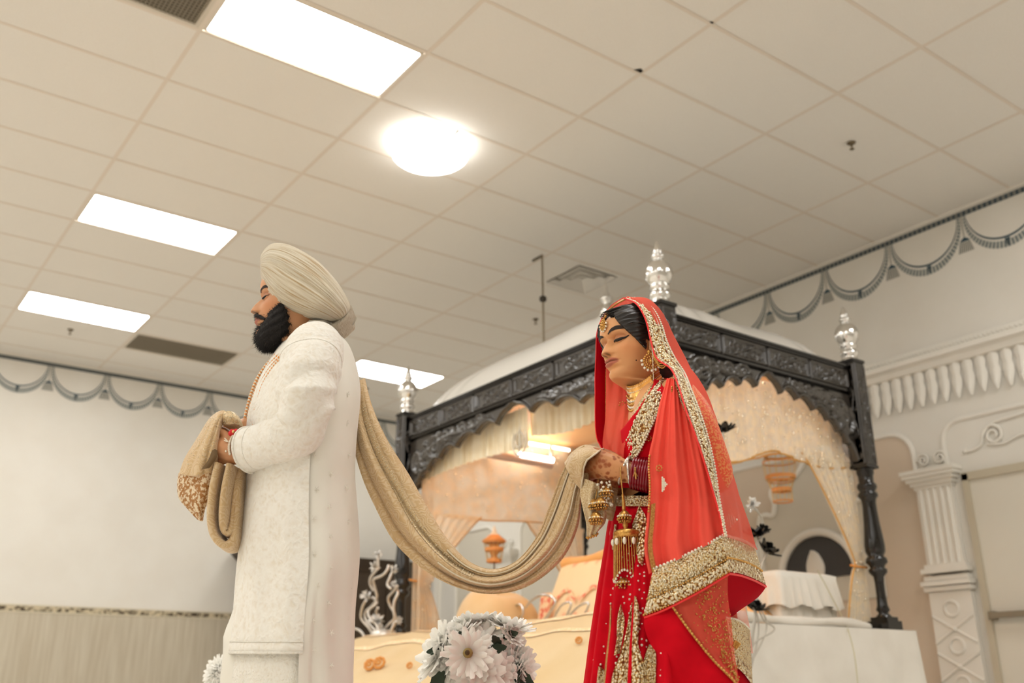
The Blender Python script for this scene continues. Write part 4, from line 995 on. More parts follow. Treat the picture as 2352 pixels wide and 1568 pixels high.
# ------------------------------------------------------------------ heads
def head_surface(p, nz=150, nf=110, nb=44):
    """closed head + neck surface. local axes: x to the person's left, y forward, z up; chin tip at z=0"""
    H = p['H']; zs = np.concatenate([np.linspace(p.get('zneck', -.16), -.032, 18), np.linspace(-.029, -.0014, 18), np.linspace(0.0, H, nz)[:-1]])
    g = lambda d, s: np.exp(-0.5 * (d / s) ** 2)
    kz = np.array([0, .06, .14, .25, .36, .50, .62, .75, .87, .95, 1.0]) * H
    W = np.interp(zs, kz, np.array([.026, .036, .046, .0540, .0625, .0675, .0705, .071, .060, .040, .004])) * p['w']
    W = np.where(zs < 0, np.interp(zs, [-.16, -.08, -.03, -.01, 0], [.078, .051, .049, .046, .036]) * p.get('nw', 1), W)
    YF = np.interp(zs, kz, np.array([.078, .081, .079, .081, .083, .083, .089, .085, .063, .035, .004]))
    YB = np.interp(zs, kz, np.array([-.035, -.045, -.055, -.064, -.075, -.092, -.102, -.102, -.088, -.058, -.004])) * p.get('bk', 1)
    nk = p.get('ns', 0.0)
    YF = np.where(zs < 0, np.interp(zs, [-.16, -.09, -.045, -.022, -.011, -.005, -.002, 0], [.012, .010, .010, .014, .024, .044, .066, .078]), YF)
    YB = np.where(zs < 0, np.interp(zs, [-.16, -.09, -.04, 0], [-.098, -.09, -.078, -.062]), YB)
    for A in (W, YF, YB):                                   # soften the interpolation corners
        for _ in range(4): A[1:-1] = .25 * A[:-2] + .5 * A[1:-1] + .25 * A[2:]
    th = np.concatenate([np.linspace(-PI / 2, PI / 2, nf), np.linspace(PI / 2, 3 * PI / 2, nb + 2)[1:-1]])
    P = np.zeros((len(zs), len(th), 3))
    fr = np.arange(len(th)) < nf
    for i, z in enumerate(zs):
        c, s = np.cos(th), np.sin(th)
        ex = .82 if z > 0 else .95
        x = W[i] * np.sign(s) * np.abs(s) ** (.92)
        y = np.where(fr, YF[i] * np.abs(c) ** ex, YB[i] * np.abs(c) ** .9)
        P[i, :, 0] = x; P[i, :, 1] = y; P[i, :, 2] = z
    X = P[:, :, 0]; Z = P[:, :, 2]; F = np.zeros_like(X); ax = np.abs(X)
    front = fr[None, :] & (P[:, :, 1] > .01)
    e = p['eye']; ez = e[1]; exx = e[0]
    # nose
    t = np.clip((Z - p['nb']) / (p['nr'] - p['nb']), 0, 1); tip = p['tip']
    ridge = np.where(Z >= p['nb'], tip * (1 - t) ** 1.05 + .004 * (1 - t) * t * 4 * p.get('hump', .5), tip * np.exp(-((Z - p['nb']) / .0036) ** 2))
    ridge = np.where(Z > p['nr'], 0, ridge)
    sw = .0068 + .0044 * (1 - t)
    F += ridge * g(ax, sw)
    F += p['wing'] * g(ax - .0135, .0052) * g(Z - p['nb'] - .004, .0062)
    F -= .006 * g(ax - .0068, .003) * g(Z - p['nb'] + .0028, .0022)
    # mouth
    m = p['mouth']; mw = p['mw']
    sm = smoothstep(1.25, .55, ax / mw)
    F += .0075 * g(X, mw * .8) * g(Z - m, .012)
    F += .0055 * sm * g(Z - m - .0052, .0032) * (1 - .25 * g(X, .003)) + .0070 * sm * g(Z - m + .0066, .0044)
    F -= .0046 * sm * g(Z - m, .0012) + .0035 * g(ax - mw * .98, .004) * g(Z - m, .0035)
    F -= .0016 * g(X, .0035) * g(Z - (m + p['nb']) / 2 - .003, .006)
    F -= .0042 * g(X, .018) * g(Z - m + .0165, .0045)
    F += .0065 * g(X, .017) * g(Z - .010, .010)
    # eyes: socket, lid over the ball, lid crease
    F -= .0115 * g(ax - exx + .002, .0155) * g(Z - ez - .001, .0105)
    F -= .006 * g(ax - .012, .006) * g(Z - ez - .003, .011)
    dx = (ax - exx) / .0155; dz = (Z - ez + .0010) / .0098
    F += .0098 * np.sqrt(np.clip(1 - dx ** 2 - dz ** 2, 0, 1)) ** 1.3
    crease = ez + .0072 - .10 * (ax - exx) ** 2 / .016
    F -= .0022 * g(Z - crease, .0013) * smoothstep(.020, .013, np.abs(ax - exx))
    F += .0048 * g(Z - p['brow'] + .002, .0065) * smoothstep(.052, .040, ax) * (1 - .45 * g(X, .008))
    F += .0045 * g(ax - .045, .014) * g(Z - .068, .016)
    F -= .0035 * g(ax - .040, .012) * g(Z - .040, .012)
    P[:, :, 1] += np.where(front, F, 0)
    return P
HB = {'bk': .90, 'H': .206, 'w': 1.0, 'eye': (.0305, .101), 'nb': .0665, 'nr': .108, 'tip': .0205, 'wing': .0050, 'mouth': .0455, 'mw': .0235, 'brow': .1185, 'hump': .7, 'zneck': -.20}
HG = {'H': .230, 'w': 1.03, 'eye': (.0315, .106), 'nb': .0700, 'nr': .112, 'tip': .0235, 'wing': .0065, 'mouth': .0480, 'mw': .0245, 'brow': .122, 'hump': .9, 'nw': 1.1, 'zneck': -.20}
def landmarks(p):
    return {'tip': (0, .084 + p['tip'] + .001, p['nb'] + .003), 'nasion': (0, .086, p['nr'] + .002), 'sub': (0, .083, p['nb'] - .006), 'lip': (0, .094, p['mouth'] + .003), 'mc': (p['mw'], .083, p['mouth']),
            'chin': (0, .083, .004), 'eye': (p['eye'][0], .078, p['eye'][1] - .004), 'brow': (p['eye'][0], .086, p['brow']), 'fbrow': (-.022, .088, p['brow']), 'hair': (0, .078, .172), 'jaw': (.053, .01, .035)}
def euler(yaw, pitch, roll):
    cy, sy, cp, sp, cr, sr = math.cos(yaw), math.sin(yaw), math.cos(pitch), math.sin(pitch), math.cos(roll), math.sin(roll)
    Rz = np.array([[cy, -sy, 0], [sy, cy, 0], [0, 0, 1]]); Rx = np.array([[1, 0, 0], [0, cp, -sp], [0, sp, cp]]); Ry = np.array([[cr, 0, sr], [0, 1, 0], [-sr, 0, cr]])
    return Rz @ Rx @ Ry
CV = np.array([RC[0][0], RC[0][1], 0.0]); CV /= np.linalg.norm(CV)
# local x (left) -> towards the camera, y (forward) -> picture left, z up
FB = np.stack([-np.array([HF[0], HF[1], 0.0]), -CV, np.array([0, 0, 1.0])], 1)
def head_xf(q):
    """q: yaw, pitch, roll, scale, px, py, s -> function local->world; (px,py,s) is where the head's centre of turning (0,0,0.10) sits"""
    Rm = FB @ euler(*q[:3]) * q[3]; c = fp(q[4], q[5], q[6])
    return lambda P: (np.asarray(P) - np.array((0, 0, .10))) @ Rm.T + c
# ------------------------------------------------------------------ figure tools
def evaluated(objs_mb, mods):
    """temporary object(s) -> mesh with modifiers applied"""
    o = bpy.data.objects.new('temporary', objs_mb); COL.objects.link(o)
    for kind, kw in mods:
        m = o.modifiers.new('m', kind)
        for k, v in kw.items(): setattr(m, k, v)
    dg = bpy.context.evaluated_depsgraph_get(); me = bpy.data.meshes.new_from_object(o.evaluated_get(dg))
    bpy.data.objects.remove(o); return me
def raw(mb): return mesh_data('raw', mb, [], smooth=True)
def fused(mb, voxel, smooth=2):
    return evaluated(raw(mb), [('REMESH', dict(mode='VOXEL', voxel_size=voxel)), ('SMOOTH', dict(factor=.5, iterations=smooth))])
def union(me, others):
    tmp = []; mods = []
    for k, q in enumerate(others):
        o = bpy.data.objects.new('temporary_b', q); COL.objects.link(o); tmp.append(o)
        mods.append(('BOOLEAN', dict(operation='UNION', solver='EXACT', object=o)))
    out = evaluated(me, mods)
    for o in tmp: bpy.data.objects.remove(o)
    return out
def fps(pts): return np.array([fp(*p) for p in pts])
def capsule(mb, pts, radii, n=12, sub=5):
    """tapered limb along a smooth path with rounded ends"""
    A = np.c_[np.asarray(pts, float), np.asarray(radii, float)]; A = interp_curve(A, max(6, len(pts) * sub))
    P, r = A[:, :3], A[:, 3]
    d0 = P[0] - P[1]; d0 /= np.linalg.norm(d0); d1 = P[-1] - P[-2]; d1 /= np.linalg.norm(d1)
    e = [(.35, .93), (.68, .73), (.92, .38), (.99, .1)]
    P = np.vstack([[P[0] + d0 * r[0] * a for a, _ in e[::-1]], P, [P[-1] + d1 * r[-1] * a for a, _ in e]])
    r = np.r_[[r[0] * b for _, b in e[::-1]], r, [r[-1] * b for _, b in e]]
    mb.tube(P, r, n)
def body_rings(rows, n=96, expo=2.3, inset=0.0, ysub=6, disp=None, zfix=None):
    """closed rings from rows (picture row y, front x, back x, half depth m); angle 0 = front, pi/2 = towards the camera"""
    A = np.asarray(rows, float); A = interp_curve(A, (len(A) - 1) * ysub + 1); R = []
    th = np.linspace(0, 2 * PI, n, endpoint=False)
    for i, (y, xf, xb, b) in enumerate(A):
        xc, a = (xf + xb) / 2, (xb - xf) / 2; pm = FIG_D / FPX * 1.0
        c, s = np.cos(th), np.sin(th); e = 2 / expo
        ring = []
        for k in range(n):
            dd = inset + (disp(th[k], y) if disp else 0)
            aa = a + dd / pm; bb = b + dd
            ring.append(fp(xc - aa * np.sign(c[k]) * abs(c[k]) ** e, y, bb * np.sign(s[k]) * abs(s[k]) ** e))
        R.append(ring)
    return np.array(R)
def surf(rows, nu, nv, disp=None):
    """smooth cloth through rows of (x, y, s) control points; disp(u, v) -> extra s"""
    R = [interp_curve(r, nv) for r in rows]; R = np.array(R); C = np.array([interp_curve(R[:, j], nu) for j in range(nv)]).transpose(1, 0, 2)
    P = np.zeros((nu, nv, 3))
    for i in range(nu):
        for j in range(nv):
            x, y, s = C[i, j]; d = disp(i / (nu - 1), j / (nv - 1)) if disp else 0
            P[i, j] = fp(x, y, s + d)
    return P
def skin_material(name, base, henna=None):
    m = mat(name, base, .52, 0, .4, sss=.12); nt = NT(m); b = m.node_tree.nodes['Principled BSDF']
    at = nt.node('ShaderNodeAttribute'); at.attribute_name = 'tint'
    v = coords(nt, 'Object'); n = nt.node('ShaderNodeTexNoise'); n.inputs['Scale'].default_value = 160; nt.link(v, n.inputs['Vector'])
    last = at.outputs['Color']
    if henna:
        vo = nt.node('ShaderNodeTexVoronoi'); vo.inputs['Scale'].default_value = 75; vo.inputs['Randomness'].default_value = .6; nt.link(v, vo.inputs['Vector'])
        n2 = nt.node('ShaderNodeTexNoise'); n2.inputs['Scale'].default_value = 45; n2.inputs['Detail'].default_value = 4; nt.link(v, n2.inputs['Vector'])
        ad = nt.node('ShaderNodeMath', operation='ADD'); nt.link(vo.outputs['Distance'], ad.inputs[0])
        mm = nt.node('ShaderNodeMath', operation='MULTIPLY_ADD'); mm.inputs[1].default_value = 1.3; mm.inputs[2].default_value = -.65; nt.link(n2.outputs[0], mm.inputs[0]); nt.link(mm.outputs[0], ad.inputs[1])
        r = ramp(nt, ad.outputs[0], [(.22, (1, 1, 1, 1)), (.50, (0, 0, 0, 1))])
        a2 = nt.node('ShaderNodeAttribute'); a2.attribute_name = 'henna'
        mu = nt.node('ShaderNodeMath', operation='MULTIPLY'); nt.link(r, mu.inputs[0]); nt.link(a2.outputs['Fac'], mu.inputs[1])
        mx = nt.node('ShaderNodeMix', data_type='RGBA'); nt.link(mu.outputs[0], mx.inputs[0]); nt.link(last, mx.inputs[6]); mx.inputs[7].default_value = rgba(henna); last = mx.outputs[2]
    nt.link(last, b.inputs['Base Color']); bump(nt, m, n.outputs[0], .08, .001)
    return m
def paint(me, base_pt, fn_col, fn_henna=None):
    n = len(me.vertices); V = np.empty(n * 3, np.float32); me.vertices.foreach_get('co', V); V = V.reshape(-1, 3).astype(float)
    c = fn_col(V); a = me.attributes.new('tint', 'FLOAT_COLOR', 'POINT'); a.data.foreach_set('color', np.c_[c, np.ones(n)].astype(np.float32).ravel())
    if fn_henna is not None:
        h = me.attributes.new('henna', 'FLOAT', 'POINT'); h.data.foreach_set('value', fn_henna(V).astype(np.float32))
def shift_mesh(me, off):
    n = len(me.vertices); V = np.empty(n * 3, np.float32); me.vertices.foreach_get('co', V); V = V.reshape(-1, 3) - np.array(off, np.float32); me.vertices.foreach_set('co', V.ravel()); me.update()
def face_pt(P, x, z, lift=.001):
    nf = 110; Q = P[:, :nf].reshape(-1, 3); d = (Q[:, 0] - x) ** 2 + (Q[:, 2] - z) ** 2 + np.where(Q[:, 1] < 0, 1, 0)
    i = np.argsort(d)[:4]; w = 1 / (d[i] + 1e-9); q = (Q[i] * w[:, None]).sum(0) / w.sum()
    return np.array((x, q[1] + lift, z))
def skin_paint(inv, prm, base, lips, lid, beard=0.0, blush=(0, 0, 0)):
    L = np.array(lin(base)); LP = np.array(lin(lips)); LD = np.array(lin(lid)); g = lambda d, s: np.exp(-.5 * (d / s) ** 2)
    def f(V):
        q = inv(V); x, y, z = q[:, 0], q[:, 1], q[:, 2]; ax = np.abs(x); fr = (y > .03) & (z > 0) & (z < .2); c = np.tile(L, (len(V), 1))
        mk = np.where(fr, smoothstep(1.12, .92, ax / prm['mw']) * smoothstep(.0125, .0095, np.abs(z - prm['mouth'] + .0012 + .0) / np.maximum(.35, 1 - .55 * (ax / prm['mw']) ** 2)), 0)
        c = c * (1 - mk[:, None]) + LP * mk[:, None]
        ln = np.where(fr, g(z - prm['mouth'], .0011) * smoothstep(1.0, .8, ax / prm['mw']), 0) * .75
        c = c * (1 - ln[:, None]) + LP * .25 * ln[:, None]
        ld = np.where(fr, g(ax - prm['eye'][0] - .002, .014) * g(z - prm['eye'][1] - .003, .0065), 0) * .75
        c = c * (1 - ld[:, None]) + LD * ld[:, None]
        bl = np.where(fr, g(ax - .05, .016) * g(z - .075, .016), 0) * .35
        c = c * (1 - bl[:, None]) + (L * (1.05, .72, .62)) * bl[:, None]
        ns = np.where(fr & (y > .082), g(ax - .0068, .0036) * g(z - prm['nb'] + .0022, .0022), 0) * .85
        c = c * (1 - ns[:, None]) + L * .12 * ns[:, None]  # shade of the nostril openings painted into the skin colour
        return c
    return f
def inv_xf(q):
    Rm = FB @ euler(*q[:3]) * q[3]; c = fp(q[4], q[5], q[6]); Ri = np.linalg.inv(Rm)
    return lambda V: (np.asarray(V) - c) @ Ri.T + np.array((0, 0, .10))
m_hair = noise_mat('black_hair', (22, 17, 14), (40, 32, 26), 40, .36, .5, .004, stretch=(1, 1, 6), spec=.5)
m_brow = mat('brow_hair', (44, 31, 23), .8); m_lash = mat('lash', (14, 10, 9), .5); m_eye = mat('dark_eye', (30, 20, 16), .15)
m_eyew = mat('eye_white', (214, 204, 194), .2)
def face_parts(root, P, X, prm, brow_r, lash_r, wing, brow_lift=0.0):
    ex, ez = prm['eye']
    for sg in (1, -1):
        mb = MB(); pts = []; rad = []
        for t in np.linspace(0, 1, 16):
            x = sg * (ex - .020 + .046 * t); z = prm['brow'] + brow_lift + .0065 * math.sin(PI * min(1, t * .88 + .02)) + .002 * t - .001
            pts.append(face_pt(P, x, z, .0012)); rad.append(brow_r * (.35 + .65 * math.sin(PI * (.12 + .82 * (1 - t) ** .8)) ) )
        pts = np.array(pts); G = []
        for p, r in zip(pts, rad): G.append([p + (0, -.0005, -r), p + (0, .0012, 0), p + (0, -.0005, r)])
        part('eyebrow', mb.grid(X(np.array(G).reshape(-1, 3)).reshape(16, 3, 3)), m_brow, root)
        lp_ = []
        for t in np.linspace(0, 1, 14):
            x = sg * (ex - .0150 + (.0315 + wing) * t); z = ez - .0042 - .0022 * math.sin(PI * min(1, t * 1.05)) + .0028 * t + max(0, t - .8) * wing * 2.2
            lp_.append(face_pt(P, x, z, .0012))
        lp_ = np.array(lp_)
        part('eyelash', MB().tube(X(lp_), lash_r * np.sin(np.linspace(.35, PI - .12, 14)) ** .6, 6), m_lash, root)
        mb = MB(); G = []
        for t, p in zip(np.linspace(0, 1, 14), lp_):
            if .12 < t < .86: h = .0050 * math.sin(PI * (t - .12) / .74); G.append([p + (0, -.0006, 0), p + (0, -.0016, -h)])
        part('eye', mb.grid(X(np.array(G).reshape(-1, 3)).reshape(len(G), 2, 3)), m_eye, root)

# ------------------------------------------------------------------ groom
GQ = [-.20, .02, 0, 1.03, 672.6, 700.5, 0.0]
GX, GI = head_xf(GQ), inv_xf(GQ)
gf = fp(690, 1568, 0); groom = thing('person', 'bearded man in ivory embroidered long coat and beige turban, holding the shawl', 'person', (gf[0], gf[1], 0))
HPg = head_surface(HG)
head_mb = MB().loft(GX(HPg.reshape(-1, 3)).reshape(HPg.shape))
G_ROWS = [(758, 688, 766, .07), (770, 670, 782, .115), (790, 648, 799, .155), (820, 627, 811, .178), (860, 603, 821, .19), (900, 588, 826, .195), (940, 577, 825, .195), (980, 571, 822, .19), (1040, 566, 818, .185), (1100, 563, 815, .18), (1180, 557, 818, .185), (1290, 550, 823, .19), (1400, 540, 815, .192), (1480, 533, 812, .195), (1568, 527, 812, .195), (1700, 524, 812, .195), (1880, 520, 812, .195)]
def at_floor(mb, x, s, y0, pts): pass
def floor_pt(x, s, z=0.0):
    """point of the couple's plane at height z (below the frame's lower edge)"""
    p = fp(x, 1560, s); return np.array((p[0], p[1], z))
torso = MB().loft(body_rings(G_ROWS[2:14], 40, 2.3, -.016, 3))
body = union(raw(head_mb), [raw(torso)])
limb = MB()
hip = fp(665, 1380, .07); hip2 = fp(690, 1380, -.07)
for s, xk, xa in ((.09, 655, 650), (-.09, 690, 700)):
    capsule(limb, [fp(xk + 5, 1400, s), fp(xk, 1560, s), floor_pt(xk, s, .45), floor_pt(xa, s, .22), floor_pt(xa, s, .09)], [.085, .072, .055, .045, .04])
    capsule(limb, [floor_pt(xa + 25, s, .045), floor_pt(xa - 40, s, .05), floor_pt(xa - 120, s, .03)], [.035, .042, .028])
arm = MB()
capsule(arm, fps([(712, 830, .10), (700, 900, .19), (690, 975, .20), (640, 1015, .19), (590, 1032, .15), (548, 1038, .125)]), [.05, .048, .042, .038, .032, .029], 14)
capsule(arm, fps([(552, 1038, .125), (534, 1036, .120), (516, 1030, .110)]), [.030, .033, .030], 14)
for ys, ye, sr in ((998, 992, .012), (1017, 1019, .0135), (1037, 1040, .0135), (1056, 1060, .012)):
    capsule(arm, fps([(532, .35 * ys + .65 * 1034, .118), (516, ys, .118), (505, ye, .112), (494, ye + 2, .088), (497, ye + 4, .060)]), [.015, sr * .88, sr * .80, sr * .76, sr * .66], 10)
capsule(arm, fps([(536, 1012, .10), (522, 996, .085), (509, 988, .080), (500, 984, .07)]), [.016, .0125, .0110, .0095], 10)
arm2 = MB()
capsule(arm2, fps([(720, 850, -.10), (705, 920, -.17), (690, 985, -.17), (640, 990, -.12), (590, 980, -.03), (560, 984, .01)]), [.05, .048, .042, .036, .030, .027], 14)
capsule(arm2, fps([(566, 983, 0), (545, 992, .03), (525, 1000, .05)]), [.028, .031, .028], 14)
for k, (ys, ye) in enumerate(((1000, 1006), (1012, 1022), (1024, 1038), (1036, 1052))):
    capsule(arm2, fps([(534, ys - 4, .045), (516, ys, .055), (500, ye, .06), (488, ye + 4, .048), (490, ye + 8, .03)]), [.014, .012, .011, .0105, .009], 10)
capsule(arm2, fps([(548, 985, .04), (530, 982, .06), (514, 986, .066)]), [.015, .0125, .010], 10)
body = union(body, [fused(limb, .006), fused(arm, .0026), fused(arm2, .003)])
m_skin_g = skin_material('groom_skin', (205, 150, 108))
paint(body, None, skin_paint(GI, HG, (208, 152, 110), (184, 112, 92), (172, 112, 84)))
shift_mesh(body, wl(groom)); body.materials.clear(); body.materials.append(m_skin_g)
body.polygons.foreach_set('use_smooth', np.ones(len(body.polygons), bool)); body.name = 'body'
link('body', body, groom)
face_parts(groom, HPg, GX, HG, .0042, .0016, .001)
# turban: cloth wrapped from a front gather to a low gather at the back
m_turban = mat('turban_cloth', (216, 204, 180), .75, 0, .2, sheen=.35)
nt = NT(m_turban); tc = nt.node('ShaderNodeTexCoord'); mp_ = nt.node('ShaderNodeMapping'); mp_.inputs['Scale'].default_value = (1.8, 62, 1); nt.link(tc.outputs['UV'], mp_.inputs[0])
nz = nt.node('ShaderNodeTexNoise'); nz.inputs['Scale'].default_value = 1.6; nz.inputs['Detail'].default_value = 5; nt.link(mp_.outputs[0], nz.inputs['Vector']); bump(nt, m_turban, nz.outputs[0], .85, .006)
nt.link(ramp(nt, nz.outputs[0], [(.34, (184, 156, 116)), (.46, (214, 201, 176)), (.7, (228, 219, 200))]), m_turban.node_tree.nodes['Principled BSDF'].inputs['Base Color'])  # darker fold lines: pleat shade painted into the cloth colour
top = interp_curve([(600, 606), (598, 590), (611, 569), (631, 559), (668, 565), (724, 597), (770, 643), (800, 690), (804, 714), (792, 730)], 48)
bot = interp_curve([(601, 612), (598, 628), (602, 646), (611, 674), (633, 700), (666, 718), (705, 730), (746, 738), (772, 742), (784, 738)], 48)
tt = np.linspace(0, 1, 48)
wid = np.interp(tt, [0, .06, .15, .3, .5, .7, .85, .95, 1], [.022, .05, .078, .100, .110, .104, .080, .048, .02])
fold_rng = np.random.default_rng(12); fph = fold_rng.uniform(0, 2 * PI, 8); ffr = fold_rng.integers(9, 36, 8); fam = fold_rng.uniform(.3, 1, 8)
def turban(a0, a1, n, lift=0.0):
    R = []; ph = np.linspace(a0, a1, n)
    for i in range(48):
        m = (top[i] + bot[i]) / 2; h = (top[i] - bot[i]) / 2; row = []
        for f in ph:
            fd = sum(fam[k] * math.sin(ffr[k] * f + fph[k] + 1.4 * tt[i] * math.sin(3 * f + k)) for k in range(8)) / 4
            q = abs(fd); fold = (.5 - q ** .6) * .0068 * min(1, math.sin(PI * min(1, max(0, tt[i] * .96 + .02))) * 1.8)
            k_ = 1 + (fold + lift) / .11
            c = m + h * np.sign(math.cos(f)) * abs(math.cos(f)) ** .92 * k_; s = wid[i] * np.sign(math.sin(f)) * abs(math.sin(f)) ** .85 * k_
            row.append(fp(c[0], c[1], s))
        R.append(row)
    return np.array(R)
tb = part('turban', MB().loft(turban(0, 2 * PI, 300)[:, :-1]), m_turban, groom)
tail = []
for v in np.linspace(0, 1, 14):
    row = []
    for u in np.linspace(0, 1, 24):
        e0 = np.array((746 + 42 * v, 738 - 16 * v - 4 * math.sin(PI * v))); e1 = np.array((806, 704)) * (1 - 0) if False else None
        A = interp_curve([(744, 735), (762, 742), (790, 726), (806, 700)], 24)[int(u * 23)]; B_ = interp_curve([(750, 742), (758, 757), (778, 751), (802, 730)], 24)[int(u * 23)]
        p = A + (B_ - A) * v; row.append(fp(p[0] + 1.5 * math.sin(9 * v), p[1], .052 * math.sin(PI * (.18 + .64 * (1 - u))) + .012 * math.sin(PI * v) - .01 * u))
    tail.append(row)
tail = np.array(tail); back = tail.copy(); back[:, :, :2] += HF * .09
part('turban_tail', MB().grid(tail, usc=1, vsc=1).grid(back).grid(np.stack([tail[-1], back[-1]], 0)).grid(np.stack([tail[0], back[0]], 0)), m_turban, tb)
part('under_cloth', MB().loft(body_rings([(738, 735, 752, .03), (744, 734, 757, .035), (750, 737, 757, .028)], 24, 2.0)), m_hair, tb)
# beard with strands
m_beard = mat('beard_hair', (24, 19, 16), .8)
B_ROWS = [(696, 634, 656, .072), (706, 622, 664, .076), (718, 612, 668, .079), (730, 605, 669, .081), (742, 599, 669, .081), (754, 591, 668, .078), (766, 587, 664, .071), (778, 587, 656, .060), (789, 591, 647, .046), (797, 598, 637, .030), (803, 606, 628, .012)]
BR = body_rings(B_ROWS, 48, 2.6, -.002, 4, lambda a, y: .0025 * math.sin(9 * a + y * .3) + .002 * math.sin(23 * a - y * .5))
bd = part('beard', MB().loft(BR), m_beard, groom)
g = np.random.default_rng(5); mb = MB(); ni, nj = BR.shape[:2]
bc = fp(632, 750, 0)
for k in range(7000):
    i = g.integers(0, ni); j = g.integers(0, nj); p = BR[i, j] + g.normal(size=3) * .002; out = p - bc; out /= np.linalg.norm(out)
    d = out * .7 + np.array((0, 0, -.8)) + (-CV) * .15 + g.normal(size=3) * .5; d /= np.linalg.norm(d); l = g.uniform(.006, .019) * (.35 + .65 * min(1, i / ni * 1.6)); w = np.cross(d, HFv()); w /= np.linalg.norm(w) + 1e-9
    mb.add([p - w * .0005, p + w * .0005, p + d * l], [(0, 1, 2)])
part('beard_strands', mb, m_beard, bd, kind='stuff')
mb = MB(); pts = [face_pt(HPg, x, HG['mouth'] + .0125 - .015 * (abs(x) / .03) ** 2, .003) for x in np.linspace(-.034, .034, 17)]
mp2 = GX(np.array(pts)); mb.tube(mp2, .0060 * np.sin(np.linspace(.35, PI - .35, 17)) ** .5, 8)
for k in range(420):
    i = g.integers(0, 17); p = mp2[i] + g.normal(size=3) * .0022; d = np.array((0, 0, -.8)) - CV * .5 + g.normal(size=3) * .4; d /= np.linalg.norm(d); w = np.cross(d, HFv()); w /= np.linalg.norm(w)
    mb.add([p - w * .0005, p + w * .0005, p + d * g.uniform(.005, .009)], [(0, 1, 2)])
part('moustache', mb, m_beard, groom)

# ivory cloth, embroidered and plain
def embroidered_ivory(name, c1, c2, c3, sc, bstr):
    m = mat(name, c1, .68, 0, .3, sheen=.3); nt = NT(m); b = m.node_tree.nodes['Principled BSDF']; v = coords(nt, 'Object')
    n0 = nt.node('ShaderNodeTexNoise'); n0.inputs['Scale'].default_value = sc * .5; n0.inputs['Detail'].default_value = 2; nt.link(v, n0.inputs['Vector'])
    ds = nt.node('ShaderNodeMix', data_type='VECTOR'); ds.inputs[0].default_value = .06; nt.link(v, ds.inputs[4]); nt.link(n0.outputs['Color'], ds.inputs[5])
    vo = nt.node('ShaderNodeTexVoronoi'); vo.inputs['Scale'].default_value = sc; vo.feature = 'F1'; nt.link(ds.outputs[1], vo.inputs['Vector'])
    n1 = nt.node('ShaderNodeTexNoise'); n1.inputs['Scale'].default_value = sc * 1.7; n1.inputs['Detail'].default_value = 5; nt.link(v, n1.inputs['Vector'])
    mx = nt.node('ShaderNodeMath', operation='MULTIPLY'); nt.link(vo.outputs['Distance'], mx.inputs[0]); nt.link(n1.outputs[0], mx.inputs[1])
    nt.link(ramp(nt, mx.outputs[0], [(.05, c2), (.16, c1), (.34, c3)]), b.inputs['Base Color'])
    bump(nt, m, mx.outputs[0], bstr, .004); return m
m_ivory = embroidered_ivory('ivory_embroidery', (239, 233, 221), (233, 225, 209), (243, 239, 229), 58, 1.0)
m_ivory2 = embroidered_ivory('ivory_embroidery_fine', (237, 231, 218), (231, 223, 206), (241, 237, 226), 105, .8)
m_silk = noise_mat('ivory_silk', (238, 234, 223), (233, 228, 215), 5, .5, .03, .003, sheen=.2)
def coat_disp(a, y):
    lo = smoothstep(1050, 1400, y)
    return .0045 * math.sin(5.3 * a + .004 * y) * lo + .003 * math.sin(11 * a - .006 * y) * lo + .002 * math.sin(3 * a + y * .02)
def arc_of(rows, a0, a1, n, inset, ysub=8, disp=coat_disp):
    A = np.asarray(rows, float); A = interp_curve(A, (len(A) - 1) * ysub + 1); R = []; pm = FIG_D / FPX
    for y, xf, xb, b in A:
        xc, a = (xf + xb) / 2, (xb - xf) / 2; row = []
        for t in np.linspace(a0, a1, n):
            dd = inset(t, y) if callable(inset) else inset; dd += disp(t, y) if disp else 0
            c, s = math.cos(t), math.sin(t); e = 2 / 2.3
            row.append(fp(xc - (a + dd / pm) * np.sign(c) * abs(c) ** e, y, (b + dd) * np.sign(s) * abs(s) ** e))
        R.append(row)
    return np.array(R)
seam = math.radians(97)
coat = thing('long_coat', None, None, (0, 0, 0)); coat.parent = groom
coat.location = (0, 0, 0)
rows_front = [r for r in G_ROWS if r[0] <= 1480] + [(1500, 531, 812, .195)]
def fr_in(t, y): return .006 + .004 * (y > 1476) - .008 * smoothstep(1492, 1500, y)
part('front_panel', MB().grid(arc_of(rows_front, -seam, seam, 90, fr_in)), m_ivory, coat)
part('front_hem', MB().tube(arc_of([(1497, 531, 812, .195), (1499, 531, 812, .195)], -seam, seam, 60, .006, 2)[1], .004, 6), m_ivory2, coat)
part('hem_seam', MB().tube(arc_of([(1472, 534, 812, .195), (1474, 534, 812, .195)], -seam, seam, 60, .009, 2)[1], .0015, 6), m_ivory2, coat)
part('back_panel', MB().grid(arc_of(G_ROWS, seam - .05, 2 * PI - seam + .05, 90, lambda t, y: .001 + .004 * smoothstep(1300, 1420, y) * (abs(t - PI) > PI - seam - .12))), m_silk, coat)
part('under_robe', MB().grid(arc_of([r for r in G_ROWS if r[0] >= 1290], -seam - .25, seam + .25, 90, lambda t, y: -.007)), m_ivory2, coat)
part('collar', MB().grid(arc_of([(734, 712, 751, .048), (742, 704, 756, .056), (752, 695, 762, .066), (764, 682, 774, .095)], 0, 2 * PI, 72, .004, 5, None)), m_ivory2, coat)
